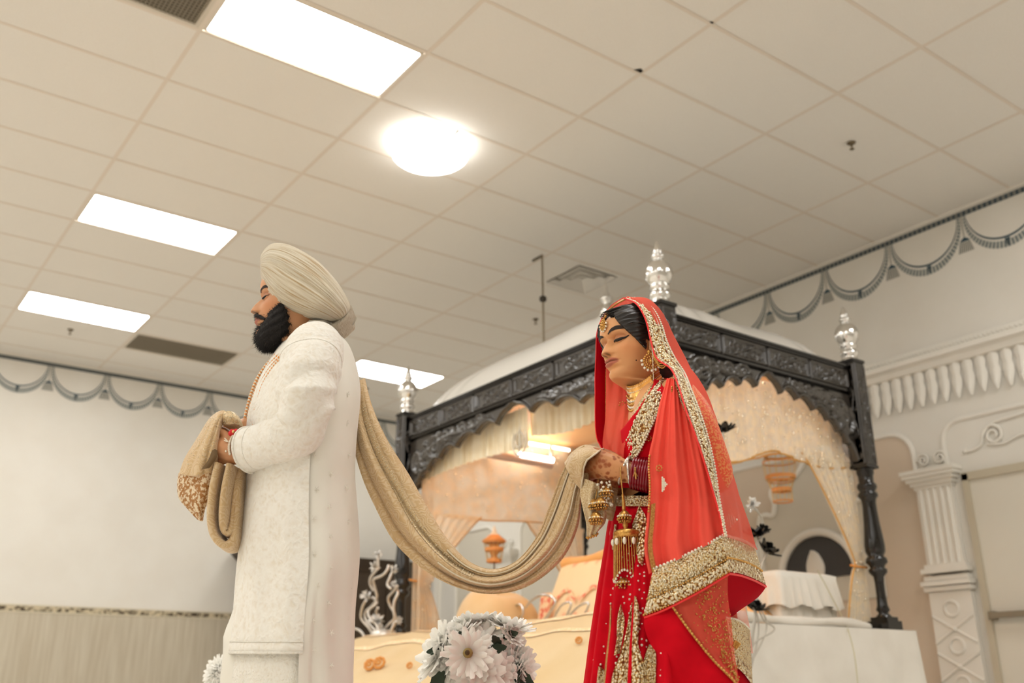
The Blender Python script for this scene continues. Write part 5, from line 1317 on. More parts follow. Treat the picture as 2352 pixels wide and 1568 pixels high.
# small woven motifs on the plain silk
mo = MB(); g = np.random.default_rng(8)
for y in range(900, 1560, 74):
    for k, x in enumerate((726, 762, 800)):
        yy = y + 36 * (k % 2) + g.uniform(-6, 6); x = x + g.uniform(-7, 7); A = np.asarray(G_ROWS, float); xf = np.interp(yy, A[:, 0], A[:, 1]); xb = np.interp(yy, A[:, 0], A[:, 2]); b = np.interp(yy, A[:, 0], A[:, 3])
        if x > xb - 8 or (yy < 1040 and x < 790): continue
        c = min(1, abs((x - (xf + xb) / 2) / ((xb - xf) / 2))) ** 2.3; s = b * max(0, 1 - c) ** (1 / 2.3) + .005
        for q in range(5):
            aa = 2 * PI * q / 5 + .3; mo.tube([fp(x, yy, s), fp(x + 6 * math.cos(aa), yy + 8 * math.sin(aa), s)], [.0012, .0006], 5)
part('woven_motif', mo, mat('ivory_thread', (233, 227, 213), .5), coat, kind='stuff')
# far slit: white trouser and tail seen at the front edge
part('trousers', MB().loft(body_rings([(1340, 556, 640, .06), (1420, 528, 640, .07), (1460, 513, 640, .075), (1500, 512, 640, .08), (1568, 505, 650, .085), (1700, 500, 650, .085), (1850, 520, 650, .08)], 48, 2.2, 0, 4)), m_silk, coat)
def sleeve(path, radii, n=64, amp=.006, seed=1):
    A = np.c_[fps(path), np.array(radii)]; A = interp_curve(A, 90); P, r = A[:, :3], A[:, 3]; T = np.gradient(P, axis=0); T /= np.linalg.norm(T, axis=1)[:, None]
    up = -HFv(); R = []; g = np.random.default_rng(seed); ph = g.uniform(0, 6, 6)
    for i in range(90):
        B = up - T[i] * (up @ T[i]); B /= np.linalg.norm(B); N = np.cross(B, T[i]); t = i / 89; row = []
        el = math.exp(-((t - .56) / .15) ** 2); sh = smoothstep(0, .2, t)
        for a in np.linspace(0, 2 * PI, n, endpoint=False):
            w = amp * ((.55 + 1.2 * el) * (1.9 * abs(math.sin(16 * t + 1.3 * math.sin(a + ph[0]) + ph[1])) ** .8 - 1.1) * (.45 + .55 * math.cos(a - .4) ** 2) + .9 * (1 - 2 * abs(math.sin(27 * t + 1.8 * math.sin(a + ph[2]))) ** .8) * (el + .25) + .45 * math.sin(3 * a + 9 * t + ph[3])) * sh * smoothstep(1.0, .9, t)
            row.append(P[i] + (r[i] + w) * (math.cos(a) * B + math.sin(a) * N))
        R.append(row)
    return np.array(R)
SL = sleeve([(733, 778, .075), (725, 800, .12), (716, 838, .165), (706, 880, .20), (699, 930, .215), (697, 962, .214), (684, 990, .205), (645, 1010, .185), (606, 1024, .155), (572, 1033, .132)], [.050, .072, .077, .0735, .068, .063, .059, .056, .0555, .056], 72, .0043, 3)
part('sleeve', MB().grid(SL, cv=True), m_ivory, coat)
part('cuff', MB().tube(SL[-1], .0035, 6, closed=True).tube(SL[-6], .0012, 5, closed=True), m_ivory2, coat)
SL2 = sleeve([(735, 790, -.08), (725, 850, -.15), (712, 920, -.18), (695, 975, -.18), (660, 992, -.15), (615, 990, -.09)], [.05, .075, .07, .062, .056, .052], 40, .004, 4)
part('sleeve', MB().grid(SL2, cv=True), m_ivory, coat)
# shoulder seam ridge
part('shoulder_seam', MB().tube(SL[24], .0016, 5, closed=True), m_ivory2, coat)
# bead strands down the chest
m_bo = mat('orange_bead', (226, 150, 76), .35); m_bw = mat('pearl_bead', (240, 228, 206), .25)
neck = thing('bead_necklace', None, None, (0, 0, 0)); neck.parent = groom
def chest_g(x, y, lift=.006):
    A = np.asarray(G_ROWS, float); xf, xb, b = (np.interp(y, A[:, 0], A[:, k]) for k in (1, 2, 3)); c = min(1, abs(((xf + xb) / 2 - x) / ((xb - xf) / 2)))
    return b * max(0, 1 - c ** 2.3) ** (1 / 2.3) + lift
for k, (dx, s) in enumerate(((-8, 0), (-1, 0), (6, 0), (12, 0))):
    path = interp_curve([(640 + dx, 815, s + .03), (616 + dx, 842, s + .015), (597 + dx, 872, s), (584 + dx, 905, s), (575 + dx, 938, s), (570 + dx, 962, s), (571 + dx, 984, s)], 52)
    mb = MB()
    for i, (x, y, ss) in enumerate(path): mb.ball(fp(x, y, chest_g(x, y, .015)), .0039, 7, 5, mi=(i + k) % 2)
    part('bead_strand', mb, [m_bo, m_bw], neck, kind='stuff')
# wrist beads
wr = thing('bead_bracelet', None, None, (0, 0, 0)); wr.parent = groom
mb = MB()
for x, y, s in interp_curve([(541, 995, .142), (533, 1004, .150), (528, 1016, .154), (526, 1028, .156), (528, 1042, .154)], 13): mb.ball(fp(x, y, s), .0036, 8, 6)
part('pearl_row', mb, m_bw, wr, kind='stuff')
mr = mat('red_thread', (222, 34, 44), .6)
for x, y, s in ((530, 995, .145), (537, 993, .15), (542, 990, .152), (533, 991, .146)): part('red_pompom', MB().ball(fp(x, y, s), .0065, 10, 7), mr, wr)
part('gold_bead', MB().ball(fp(536, 991, .158), .004, 8, 6), m_gold, wr)
mb = MB().tube(fps([(524, 1014, .152), (520, 1010, .150), (516, 1006, .148)]), .0016, 5).tube(fps([(524, 1014, .152), (519, 1013, .152), (515, 1011, .150)]), .0016, 5)
part('thread_end', mb, m_bw, wr); part('pearl_drop', MB().ball(fp(519, 1036, .152), .003, 8, 6), m_bw, wr)
# ------------------------------------------------------------------ bride
BQ = [-.50, -.03, -.08, 1.05, 1458.0, 796.0, 0.0]
BX, BI = head_xf(BQ), inv_xf(BQ)
bf = fp(1560, 1568, 0); bride = thing('person', 'woman in coral red bridal dress and gold bordered veil, eyes lowered, holding the shawl', 'person', (bf[0], bf[1], 0))
HPb = head_surface(HB)
bhead = MB().loft(BX(HPb.reshape(-1, 3)).reshape(HPb.shape))
B_ROWS = [(872, 1474, 1535, .085), (884, 1462, 1560, .125), (900, 1450, 1578, .155), (930, 1437, 1590, .168), (970, 1428, 1596, .165), (1020, 1424, 1598, .152), (1070, 1424, 1600, .140), (1120, 1420, 1606, .142), (1180, 1410, 1618, .16)]
btorso = MB().loft(body_rings([(862, 1482, 1520, .055)] + B_ROWS, 48, 2.2, -.012, 4))
barm = MB()
capsule(barm, fps([(1555, 905, .12), (1590, 960, .17), (1622, 1040, .18), (1640, 1095, .178), (1600, 1104, .175), (1540, 1098, .165), (1480, 1090, .145), (1438, 1084, .125)]), [.046, .044, .039, .035, .036, .034, .029, .0255], 16)
capsule(barm, fps([(1440, 1084, .125), (1420, 1078, .128), (1398, 1070, .124), (1376, 1062, .112)]), [.027, .031, .034, .031], 16)
for k, (a, b, c, d) in enumerate((((1382, 1043, .122), (1362, 1037, .105), (1346, 1046, .075), (1352, 1062, .05)), ((1376, 1058, .128), (1354, 1056, .112), (1338, 1066, .080), (1346, 1080, .055)),
                                  ((1378, 1074, .126), (1356, 1074, .110), (1342, 1084, .080), (1352, 1096, .056)), ((1386, 1090, .116), (1366, 1090, .104), (1354, 1098, .080), (1364, 1106, .060)))):
    capsule(barm, [fp(1410, 1064 + 7 * k, .12), fp(*a), fp(*b), fp(*c), fp(*d)], [.016, .0125, .0112, .0104, .0085], 10)
capsule(barm, fps([(1420, 1062, .10), (1396, 1044, .085), (1374, 1040, .07), (1356, 1048, .055)]), [.018, .0135, .0115, .009], 10)
barm2 = MB()
capsule(barm2, fps([(1520, 905, -.10), (1530, 980, -.16), (1540, 1080, -.14), (1500, 1105, -.08), (1450, 1112, -.01), (1418, 1115, .03)]), [.046, .044, .038, .033, .028, .025], 14)
capsule(barm2, fps([(1420, 1114, .03), (1400, 1108, .045), (1380, 1100, .05)]), [.027, .030, .026], 14)
for k in range(4): capsule(barm2, fps([(1392, 1098 + 7 * k, .045), (1374, 1094 + 8 * k, .05), (1360, 1100 + 8 * k, .042), (1362, 1108 + 8 * k, .028)]), [.013, .011, .010, .008], 10)
capsule(barm2, fps([(1408, 1104, .06), (1390, 1094, .07), (1376, 1092, .068)]), [.014, .0115, .0095], 10)
blimb = MB()
for s, x in ((.09, 1500), (-.09, 1545)):
    capsule(blimb, [fp(x, 1200, s), fp(x, 1450, s), floor_pt(x, s, .42), floor_pt(x, s, .22), floor_pt(x, s, .11)], [.085, .078, .052, .042, .036])
    capsule(blimb, [floor_pt(x + 20, s, .085), floor_pt(x - 50, s, .05), floor_pt(x - 110, s, .025)], [.032, .036, .022])
bbody = union(union(raw(bhead), [raw(btorso)]), [fused(blimb, .006), fused(barm, .0024), fused(barm2, .003)])
m_skin_b = skin_material('bride_skin', (214, 158, 112), henna=(158, 84, 40))
hc = fp(1385, 1068, .11); hc2 = fp(1385, 1105, .04)
def hmask(V): return np.maximum(smoothstep(.105, .075, np.linalg.norm(V - hc, axis=1)), smoothstep(.08, .06, np.linalg.norm(V - hc2, axis=1)))
base_paint = skin_paint(BI, HB, (226, 164, 110), (188, 110, 86), (168, 98, 62))
def bpaint(V):
    c = base_paint(V); t = smoothstep(.105, .125, np.linalg.norm(V - fp(1440, 1080, .12), axis=1) * 0 + (1384 - (1176 + FPX * ((V - CP) @ RC.T)[:, 0] / ((V - CP) @ RC.T)[:, 2])) / 300) * hmask(V)
    dark = np.array(lin((150, 84, 44))); m = (smoothstep(.03, .075, np.linalg.norm(V - fp(1425, 1082, .12), axis=1)) * hmask(V) * .75)[:, None]
    return c * (1 - m) + dark * m
paint(bbody, None, bpaint, hmask)
shift_mesh(bbody, wl(bride)); bbody.materials.clear(); bbody.materials.append(m_skin_b); bbody.polygons.foreach_set('use_smooth', np.ones(len(bbody.polygons), bool)); bbody.name = 'body'
link('body', bbody, bride)
face_parts(bride, HPb, BX, HB, .0052, .0032, .007, .001)
part('beauty_spot', MB().ball(BX([face_pt(HPb, .046, .040, .0004)])[0], .0017, 8, 6), m_brow, bride)
# hair: swept back from a centre parting
HC = HPb.copy(); nzh, nth = HC.shape[:2]
zz, yy, xx = HC[:, :, 2], HC[:, :, 1], np.abs(HC[:, :, 0])
line = np.where(yy > 0, .177 - .085 * smoothstep(.004, .070, xx) * smoothstep(.10, -.02, yy + 0 * zz) - .052 * smoothstep(.012, .058, xx), .03)
line = np.where((yy <= .012), .052 + .035 * smoothstep(-.03, .012, yy), line)
hm = smoothstep(-.002, .010, zz - line)
ctr = np.array((0, -.01, .115)); out = HC - ctr; out /= np.linalg.norm(out, axis=2)[:, :, None]
a_ = np.arctan2(HC[:, :, 0], HC[:, :, 1]); wave = .0010 * np.sin(26 * zz / .1 + 5 * a_) + .0010 * np.sin(61 * zz / .1 - 9 * a_)
vol = .0055 + .003 * smoothstep(.11, .2, zz) + .003 * smoothstep(.02, -.06, yy) - .006 * np.exp(-((HC[:, :, 0]) / .005) ** 2) * (yy > -.05)
HC = HC + out * (hm * (vol + wave) - (1 - hm) * .012)[:, :, None]
hair = part('hair', MB().loft(BX(HC.reshape(-1, 3)).reshape(HC.shape)[37:], caps=False), m_hair, bride)
bun = MB(); capsule(bun, BX(np.array([(0, -.06, .10), (0, -.075, .07), (0, -.080, .03), (0, -.085, .0)])), [.045, .045, .038, .028], 20); part('hair_bun', bun, m_hair, hair)
g = np.random.default_rng(21); mb = MB()
for k in range(190):
    sg = 1 if k < 150 else -1; t0 = g.uniform(0, 1); z0 = .176 - .05 * t0; x0 = .006 + .052 * t0
    pts = []
    for q in np.linspace(0, .84, 9):
        x = x0 + (.080 - x0) * q ** .8 + .006 * math.sin(6 * q + k); y = (.082 - .03 * t0) * (1 - q) ** 1.1 - .05 * q; z = z0 + .018 * math.sin(PI * q) - (.045 + .05 * t0) * q ** 1.6
        v = np.array((x * sg, y, z)) - ctr; r = np.linalg.norm(v); v /= r
        pts.append(ctr + v * (r + .0070 + .0022 * math.sin(5 * q + k * 1.7)))
    mb.tube(BX(np.array(pts)), .0011, 4)
part('hair_strands', mb, m_hair, hair, kind='stuff')
# ear
def ear_pts(): return [(.072, -.004, .105), (.078, -.016, .108), (.080, -.024, .098), (.077, -.020, .082), (.073, -.008, .070), (.070, .000, .062), (.069, .004, .070), (.070, .002, .085), (.071, -.002, .096)]
mb = MB(); capsule(mb, BX(np.array(ear_pts())), [.005, .006, .006, .006, .006, .0075, .005, .004, .004], 10)
mb.ball(BX([(.068, -.006, .083)])[0], .013, 10, 8)
ear = fused(mb, .0016); paint(ear, None, lambda V: np.tile(np.array(lin((214, 158, 114))), (len(V), 1)), lambda V: np.zeros(len(V))); shift_mesh(ear, wl(bride)); ear.materials.append(m_skin_b); ear.polygons.foreach_set('use_smooth', np.ones(len(ear.polygons), bool)); ear.name = 'ear'; link('ear', ear, bride)

# ---------------- fabrics of the dress
m_red = noise_mat('red_silk', (214, 14, 32), (196, 8, 26), 14, .85, .08, .003, spec=.08)
m_coral = mat('coral_chiffon', (255, 96, 80), .85, 0, .06); MATS['coral_chiffon'].node_tree.nodes['Principled BSDF'].inputs['Alpha'].default_value = .97
m_coral_sheer = mat('sheer_coral_chiffon', (255, 112, 90), .85, 0, .06); MATS['sheer_coral_chiffon'].node_tree.nodes['Principled BSDF'].inputs['Alpha'].default_value = .62
m_coral_thin = mat('thin_coral_net', (255, 140, 108), .6, 0, .2, sheen=.3); MATS['thin_coral_net'].node_tree.nodes['Principled BSDF'].inputs['Alpha'].default_value = .45
m_deep = mat('deep_red_lining', (178, 0, 22), .85, 0, .06)
m_piping = mat('red_piping', (246, 58, 56), .5, 0, .3)
def kundan(name, scale, base=(146, 100, 44), stone=(246, 238, 214)):
    m = mat(name, base, .3, .7, .6); nt = NT(m); b = m.node_tree.nodes['Principled BSDF']; v = coords(nt, 'Object')
    vo = nt.node('ShaderNodeTexVoronoi'); vo.inputs['Scale'].default_value = scale; vo.inputs['Randomness'].default_value = .75; nt.link(v, vo.inputs['Vector'])
    d = vo.outputs['Distance']
    nt.link(ramp(nt, d, [(0, stone), (.36, (240, 226, 192)), (.50, (206, 174, 116)), (.64, base), (.80, (110, 50, 26))]), b.inputs['Base Color'])
    nt.link(ramp(nt, d, [(0, (.25,) * 3 + (1,)), (.36, (.45,) * 3 + (1,)), (.5, (.85,) * 3 + (1,))]), b.inputs['Metallic'])
    nt.link(ramp(nt, d, [(0, (.12,) * 3 + (1,)), (.5, (.35,) * 3 + (1,))]), b.inputs['Roughness'])
    iv = nt.node('ShaderNodeMath', operation='SUBTRACT'); iv.inputs[0].default_value = 1; nt.link(d, iv.inputs[1]); bump(nt, m, iv.outputs[0], .9, .004); return m
m_kun = kundan('kundan_stones', 150); m_kun_fine = kundan('kundan_fine', 230, (196, 164, 108), (246, 238, 214))
m_gold_thread = noise_mat('gold_thread', (222, 176, 100), (180, 128, 62), 260, .35, .6, .002, metal=.5)
m_pearl = mat('pearl', (246, 236, 214), .22, .1, .6); m_gold_j = noise_mat('gold_jewel', (224, 176, 98), (196, 142, 70), 220, .28, .35, .0015, metal=.85)
m_stone = mat('clear_stone', (244, 230, 200), .12, .5)
def inside(V, rows_y): pass
def chest_s(x, y, lift=.010):
    A = np.asarray(B_ROWS, float); xf, xb, b = (np.interp(y, A[:, 0], A[:, k]) for k in (1, 2, 3)); c = np.clip(abs(((xf + xb) / 2 - x) / ((xb - xf) / 2)), 0, 1)
    return b * (1 - c ** 2.2) ** (1 / 2.2) + lift
# blouse, open at the neck
def neckline(a):
    t = abs((a + PI) % (2 * PI) - PI); return float(np.interp(t, [0, .3, .6, .95, 1.25, 1.5, 1.8], [985, 990, 975, 943, 900, 868, 850]))
def bl_disp(a, y): return .006 - .022 * smoothstep(3, -6, y - neckline(a))
part('blouse', MB().grid(body_rings([(868, 1478, 1530, .075)] + B_ROWS[:8], 110, 2.2, .002, 9, bl_disp), cv=True), m_red, bride)
# skirt
S_ROWS = [(1150, 1416, 1610, .145), (1200, 1402, 1630, .165), (1260, 1394, 1646, .19), (1330, 1384, 1662, .22), (1400, 1375, 1676, .245), (1480, 1365, 1684, .275), (1568, 1354, 1694, .30), (1750, 1325, 1720, .34), (1960, 1300, 1750, .37)]
def sk_disp(a, y): q = smoothstep(1160, 1560, y); return (.003 + .011 * q) * (math.sin(17 * a + .6 * math.sin(2 * a)) + .35 * math.sin(39 * a + 1))
SKR = body_rings(S_ROWS, 240, 2.1, .004, 6, sk_disp)
zmin = SKR[-1][:, 2].min(); SKR[:, :, 2] = np.where(SKR[:, :, 2] < .5, .5 + (SKR[:, :, 2] - .5) * (.5 - .012) / (.5 - zmin), SKR[:, :, 2])
SKR[-1, :, 2] = .012
skirt = part('skirt', MB().grid(SKR, cv=True), m_red, bride)
def skirt_pt(x, y, lift=.004):
    A = np.asarray(S_ROWS, float); xf, xb, b = (np.interp(y, A[:, 0], A[:, k]) for k in (1, 2, 3)); xc, a = (xf + xb) / 2, (xb - xf) / 2
    c = np.clip((xc - x) / a, -1, 1); th = math.acos(np.sign(c) * abs(c) ** 1.05); s = b * max(0, math.sin(th)) ** .95 + lift + sk_disp(th, y)
    return fp(x, y, s)
mb = MB(); g = np.random.default_rng(31)
for i in range(15):
    for j in range(22):
        y = 1225 + 17 * j + (8 if i % 2 else 0) + g.uniform(-5, 5); x0 = np.interp(y, [1150, 1568], [1416, 1356]); x = x0 + 4 + 13 * i * (1 + .0009 * (y - 1200)) + g.uniform(-4, 4)
        if x > 1530: continue
        mb.ball(skirt_pt(x, y, .003), g.uniform(.0022, .0032), 6, 4)
part('skirt_beads', mb, m_pearl, skirt, kind='stuff')
def skirt_patch(name, left, right, m, n=26, lift=.012):
    Lc, Rc = interp_curve(left, n), interp_curve(right, n); G = []
    for (xl, yl), (xr, yr) in zip(Lc, Rc): G.append([skirt_pt(xl + (xr - xl) * t, yl + (yr - yl) * t, lift + .003 * math.sin(PI * t)) for t in np.linspace(0, 1, 7)])
    return part(name, MB().grid(np.array(G)), m, skirt)
skirt_patch('gold_motif', [(1457, 1368), (1447, 1400), (1438, 1450), (1425, 1500), (1408, 1545), (1398, 1600)], [(1460, 1368), (1468, 1395), (1470, 1430), (1466, 1480), (1480, 1530), (1486, 1600)], m_kun)
skirt_patch('gold_motif', [(1425, 1388), (1418, 1420), (1416, 1470), (1410, 1505)], [(1427, 1388), (1434, 1420), (1432, 1450), (1424, 1500)], m_kun_fine)
skirt_patch('gold_motif', [(1490, 1480), (1482, 1505), (1474, 1540), (1470, 1600)], [(1494, 1480), (1506, 1500), (1506, 1550), (1506, 1600)], m_kun_fine)
skirt_patch('gold_motif', [(1374, 1530), (1368, 1545), (1362, 1568), (1358, 1610)], [(1380, 1530), (1392, 1545), (1398, 1568), (1400, 1610)], m_kun_fine)
skirt_patch('gold_line', [(1401, 1390), (1398, 1450), (1390, 1520), (1386, 1570)], [(1404, 1390), (1402, 1450), (1395, 1520), (1392, 1570)], m_gold_thread)
skirt_patch('gold_motif', [(1452, 1205), (1455, 1230), (1462, 1260), (1466, 1290)], [(1468, 1160), (1484, 1190), (1484, 1240), (1476, 1300)], m_kun)
skirt_patch('waist_tie', [(1404, 1204), (1400, 1225), (1402, 1245), (1406, 1262)], [(1416, 1204), (1414, 1225), (1414, 1245), (1413, 1262)], m_kun_fine)
part('waistband', MB().grid(body_rings([(1138, 1418, 1608, .146), (1150, 1414, 1610, .150), (1162, 1412, 1613, .153)], 100, 2.1, .008, 4), cv=True), m_kun_fine, skirt)

# ---------------- veil and shoulder drape (one long cloth)
veil = thing('veil', None, None, (0, 0, 0)); veil.parent = bride
A_ = [(1434, 685, .02), (1462, 698, .064), (1483, 734, .085), (1494, 779, .098), (1508, 822, .112), (1541, 847, .15), (1558, 885, .215), (1577, 945, .252), (1601, 1010, .268), (1622, 1075, .268), (1641, 1140, .258), (1655, 1190, .256), (1663, 1231, .256)]
B_ = [(1442, 680, -.005), (1489, 686, 0), (1521, 719, 0), (1550, 777, 0), (1574, 824, 0), (1602, 871, 0), (1625, 916, 0), (1646, 975, 0), (1664, 1042, 0), (1686, 1112, 0), (1706, 1172, 0), (1722, 1219, .02), (1737, 1262, .03)]
C_ = [(1428, 684, -.03), (1402, 702, -.065), (1383, 729, -.092), (1371, 764, -.100), (1369, 815, -.104), (1367, 860, -.106), (1367, 905, -.106), (1367, 950, -.104), (1368, 985, -.10), (1372, 1010, -.096), (1382, 1030, -.09), (1400, 1080, -.10), (1420, 1130, -.12)]
rows = []
for a, b, c in zip(A_, B_, C_):
    mid = ((a[0] + b[0]) / 2 + (6 if a[1] > 700 else 1), (a[1] + b[1]) / 2 - 1, a[2] * .74 + .012)
    mf = ((b[0] * .55 + c[0] * .45), (b[1] + c[1]) / 2, -.135 if a[1] > 720 else c[2] - .03); mf2 = ((b[0] * .2 + c[0] * .8), (b[1] * .3 + c[1] * .7), -.145 if a[1] > 720 else c[2] - .02)
    rows.append([a, mid, b, mf, mf2, c])
VP = surf(rows, 96, 90, lambda u, v: .004 * u * math.sin(28 * v + 3 * u))
m_veil = mat('veil_chiffon', (255, 112, 92), .85, 0, .06); nt = NT(m_veil); tc = nt.node('ShaderNodeTexCoord'); sx = nt.node('ShaderNodeSeparateXYZ'); nt.link(tc.outputs['UV'], sx.inputs[0]); nt.link(ramp(nt, sx.outputs[0], [(.0, (.80,) * 3 + (1,)), (.62, (.74,) * 3 + (1,)), (.84, (.46,) * 3 + (1,))]), m_veil.node_tree.nodes['Principled BSDF'].inputs['Alpha'])
part('veil_cloth', MB().grid(VP), m_veil, veil)
def strip(name, edge, outer, m, n=70, lift=.006, parent=veil, cross=6, curve=.004):
    E, O = interp_curve(edge, n), interp_curve(outer, n); G = []
    for e, o in zip(E, O): G.append([fp(*(e + (o - e) * t)[:2], (e + (o - e) * t)[2] + lift + curve * math.sin(PI * t)) for t in np.linspace(0, 1, cross)])
    G = np.array(G); return part(name, MB().grid(G), m, parent), G
O_ = [(1458, 684, .014), (1497, 706, .045), (1518, 742, .062), (1532, 785, .078), (1550, 822, .095), (1572, 856, .118), (1588, 896, .19), (1609, 950, .228), (1628, 1012, .245), (1642, 1076, .246), (1651, 1138, .24), (1660, 1188, .245), (1668, 1229, .25)]
_, G = strip('veil_border', A_, O_, m_kun, 90, .013)
part('veil_edge_piping', MB().tube(G[:, 0], .0022, 6), m_piping, veil)
def bead_row(name, P, r, m, parent, step=None):
    P = np.asarray(P); L = np.r_[0, np.cumsum(np.linalg.norm(np.diff(P, axis=0), axis=1))]; n = max(2, int(L[-1] / (r * 2.15 if step is None else step))); mb = MB()
    for q in np.linspace(0, L[-1], n): mb.ball([np.interp(q, L, P[:, k]) for k in range(3)], r, 6, 4)
    return part(name, mb, m, parent, kind='stuff')
bead_row('pearl_edge', G[:, -1], .0032, m_pearl, veil); bead_row('pearl_edge', G[:, 1], .0022, m_pearl, veil); bead_row('pearl_edge', G[:, 4], .0022, m_pearl, veil)
# real stones on the border
g = np.random.default_rng(51); mb = MB()
for k in range(260):
    i = g.integers(0, len(G) - 1); t = g.uniform(.12, .88) * 5; j = int(t); f_ = t - j; p = G[i, j] * (1 - f_) + G[i, min(5, j + 1)] * f_
    d = G[min(i + 1, len(G) - 1), j] - G[i, j]; mb.ball(p + d * g.random() - HFv() * .0005, (.0026 * g.uniform(.6, 1.1),) * 3, 6, 4)
part('kundan_stone', mb, m_stone, veil, kind='stuff')
# outer gold edge of the far fold (seen past the face): red lining band with a gold line
_, G2 = strip('veil_lining', [(c[0], c[1], c[2]) for c in C_[2:]], [(c[0] + 24 - 6 * (k == 0), c[1] + 3, c[2] - .012) for k, c in enumerate(C_[2:])], m_deep, 50, .002)
bead_row('gold_edge', G2[14:, -1], .0018, m_gold_j, veil)
part('veil_edge_piping', MB().tube(G2[:, 0], .0016, 6), m_piping, veil)
part('far_border', MB().tube(fps(interp_curve([(1437, 686, .0), (1412, 700, -.06), (1396, 716, -.08), (1386, 732, -.09)], 20)), .0030, 6), m_gold_thread, veil)
# sheer fall inside the far edge, over the chest
fall = surf([[(1392, 845, -.10), (1402, 842, -.115), (1418, 846, -.12), (1432, 870, -.11)], [(1392, 900, -.07), (1408, 900, -.05), (1428, 905, -.03), (1448, 930, -.01)], [(1390, 960, -.03), (1408, 965, .02), (1426, 970, .05), (1440, 985, .085)], [(1384, 1020, -.01), (1402, 1030, .045), (1420, 1040, .085), (1432, 1052, .115)], [(1392, 1050, 0), (1410, 1062, .05), (1425, 1075, .09), (1438, 1090, .11)]], 50, 40, lambda u, v: .005 * math.sin(17 * v + 4 * u))
part('chest_fall', MB().grid(fall), m_coral_sheer, veil)
# drape from the shoulder over the arm
Lc = [(1532, 868, .165), (1514, 930, .205), (1500, 1000, .225), (1488, 1060, .222), (1490, 1120, .235), (1486, 1190, .25), (1480, 1260, .262), (1490, 1318, .268)]
Rc = [(1566, 872, .18), (1590, 930, .215), (1612, 1000, .235), (1634, 1075, .24), (1648, 1140, .232), (1655, 1185, .24), (1660, 1210, .245), (1664, 1232, .25)]
rows = [[l, ((l[0] * 2 + r[0]) / 3, (l[1] * 2 + r[1]) / 3, (l[2] * 2 + r[2]) / 3 + .012), ((l[0] + 2 * r[0]) / 3, (l[1] + r[1] * 2) / 3, (l[2] + 2 * r[2]) / 3 + .012), r] for l, r in zip(Lc, Rc)]
DP = surf(rows, 90, 70, lambda u, v: (.004 + .010 * u) * math.sin(2 * PI * (2.6 * v + .25 * u)) + .0035 * math.sin(2 * PI * 7 * v + 2 * u))
part('shoulder_drape', MB().grid(DP), m_coral, veil)
bead_row('bead_edge', DP[36:62, 1] - HFv() * .004, .0030, m_gold_j, veil)
part('gold_tracing', MB().grid(np.stack([DP[58:, 3] - HFv() * .003, DP[58:, 7] - HFv() * .003], 1)), m_gold_thread, veil)
# broad gold hem band, its turned-back continuation and the red lining below
def band(name, top, bot, m, parent=veil, n=40, k=8, lift=.004, bulge=.008, disp=0):
    T_, B2 = interp_curve(top, n), interp_curve(bot, n); G = []
    for i, (a, b) in enumerate(zip(T_, B2)):
        G.append([fp(*(a + (b - a) * t)[:2], (a + (b - a) * t)[2] + lift + bulge * math.sin(PI * t) + disp * math.sin(9 * i / n + 2 * t)) for t in np.linspace(0, 1, k)])
    G = np.array(G); return part(name, MB().grid(G), m, parent), G
topc = [(1500, 1306, .270), (1540, 1290, .276), (1600, 1262, .272), (1661, 1229, .255)]; botc = [(1479, 1412, .285), (1530, 1392, .292), (1600, 1356, .288), (1674, 1312, .262)]
midc = [tuple(a + (b - a) * .66 for a, b in zip(p, q)) for p, q in zip(topc, botc)]
_, H1 = band('hem_band', topc, midc, m_kun_fine); _, H2 = band('hem_band', midc, botc, m_kun)
bead_row('pearl_edge', H1[:, 0], .0038, m_pearl, veil); bead_row('gold_edge', H1[:, -1] - HFv() * .003, .0026, m_gold_j, veil); bead_row('gold_edge', H2[:, -1], .0028, m_gold_j, veil)
part('hem_piping', MB().tube(H2[:, -1] + np.array((0, 0, -.006)), .0024, 6), m_piping, veil)
top2 = [(1661, 1229, .252), (1690, 1236, .19), (1716, 1245, .11), (1735, 1260, .03)]; bot2 = [(1674, 1312, .258), (1702, 1317, .20), (1732, 1328, .11), (1759, 1342, .02)]
mid2 = [tuple(a + (b - a) * .62 for a, b in zip(p, q)) for p, q in zip(top2, bot2)]
_, K1 = band('hem_band', top2, mid2, m_kun_fine); _, K2 = band('hem_band', mid2, bot2, m_kun)
bead_row('pearl_edge', K1[:, 0], .0034, m_pearl, veil); bead_row('gold_edge', K1[:, -1] - HFv() * .003, .0026, m_gold_j, veil); part('hem_piping', MB().tube(K2[:, -1] + np.array((0, 0, -.005)), .0024, 6), m_piping, veil)
g = np.random.default_rng(61); mb = MB()
for Gs, n in ((H1, 150), (H2, 170), (K1, 60), (K2, 70)):
    for k in range(n):
        i = g.integers(0, Gs.shape[0] - 1); j = g.integers(0, Gs.shape[1] - 1); a, b = g.random(2)
        p = (Gs[i, j] * (1 - a) + Gs[i + 1, j] * a) * (1 - b) + (Gs[i, j + 1] * (1 - a) + Gs[i + 1, j + 1] * a) * b; r = g.uniform(.0013, .0025); mb.ball(p - HFv() * .0006, (r, r, r * 1.3), 6, 4)
part('kundan_stone', mb, m_stone, veil, kind='stuff')
lin_rows = [[(1672, 1310, .25), (1705, 1318, .17), (1735, 1328, .09), (1760, 1343, .015)], [(1672, 1345, .20), (1705, 1350, .13), (1735, 1356, .06), (1757, 1352, .005)], [(1668, 1385, .16), (1695, 1386, .10), (1718, 1382, .04), (1738, 1374, -.01)], [(1664, 1424, .12), (1676, 1416, .09), (1690, 1408, .05), (1704, 1398, .01)]]
part('lining_fold', MB().grid(surf(lin_rows, 26, 30)), m_deep, veil)
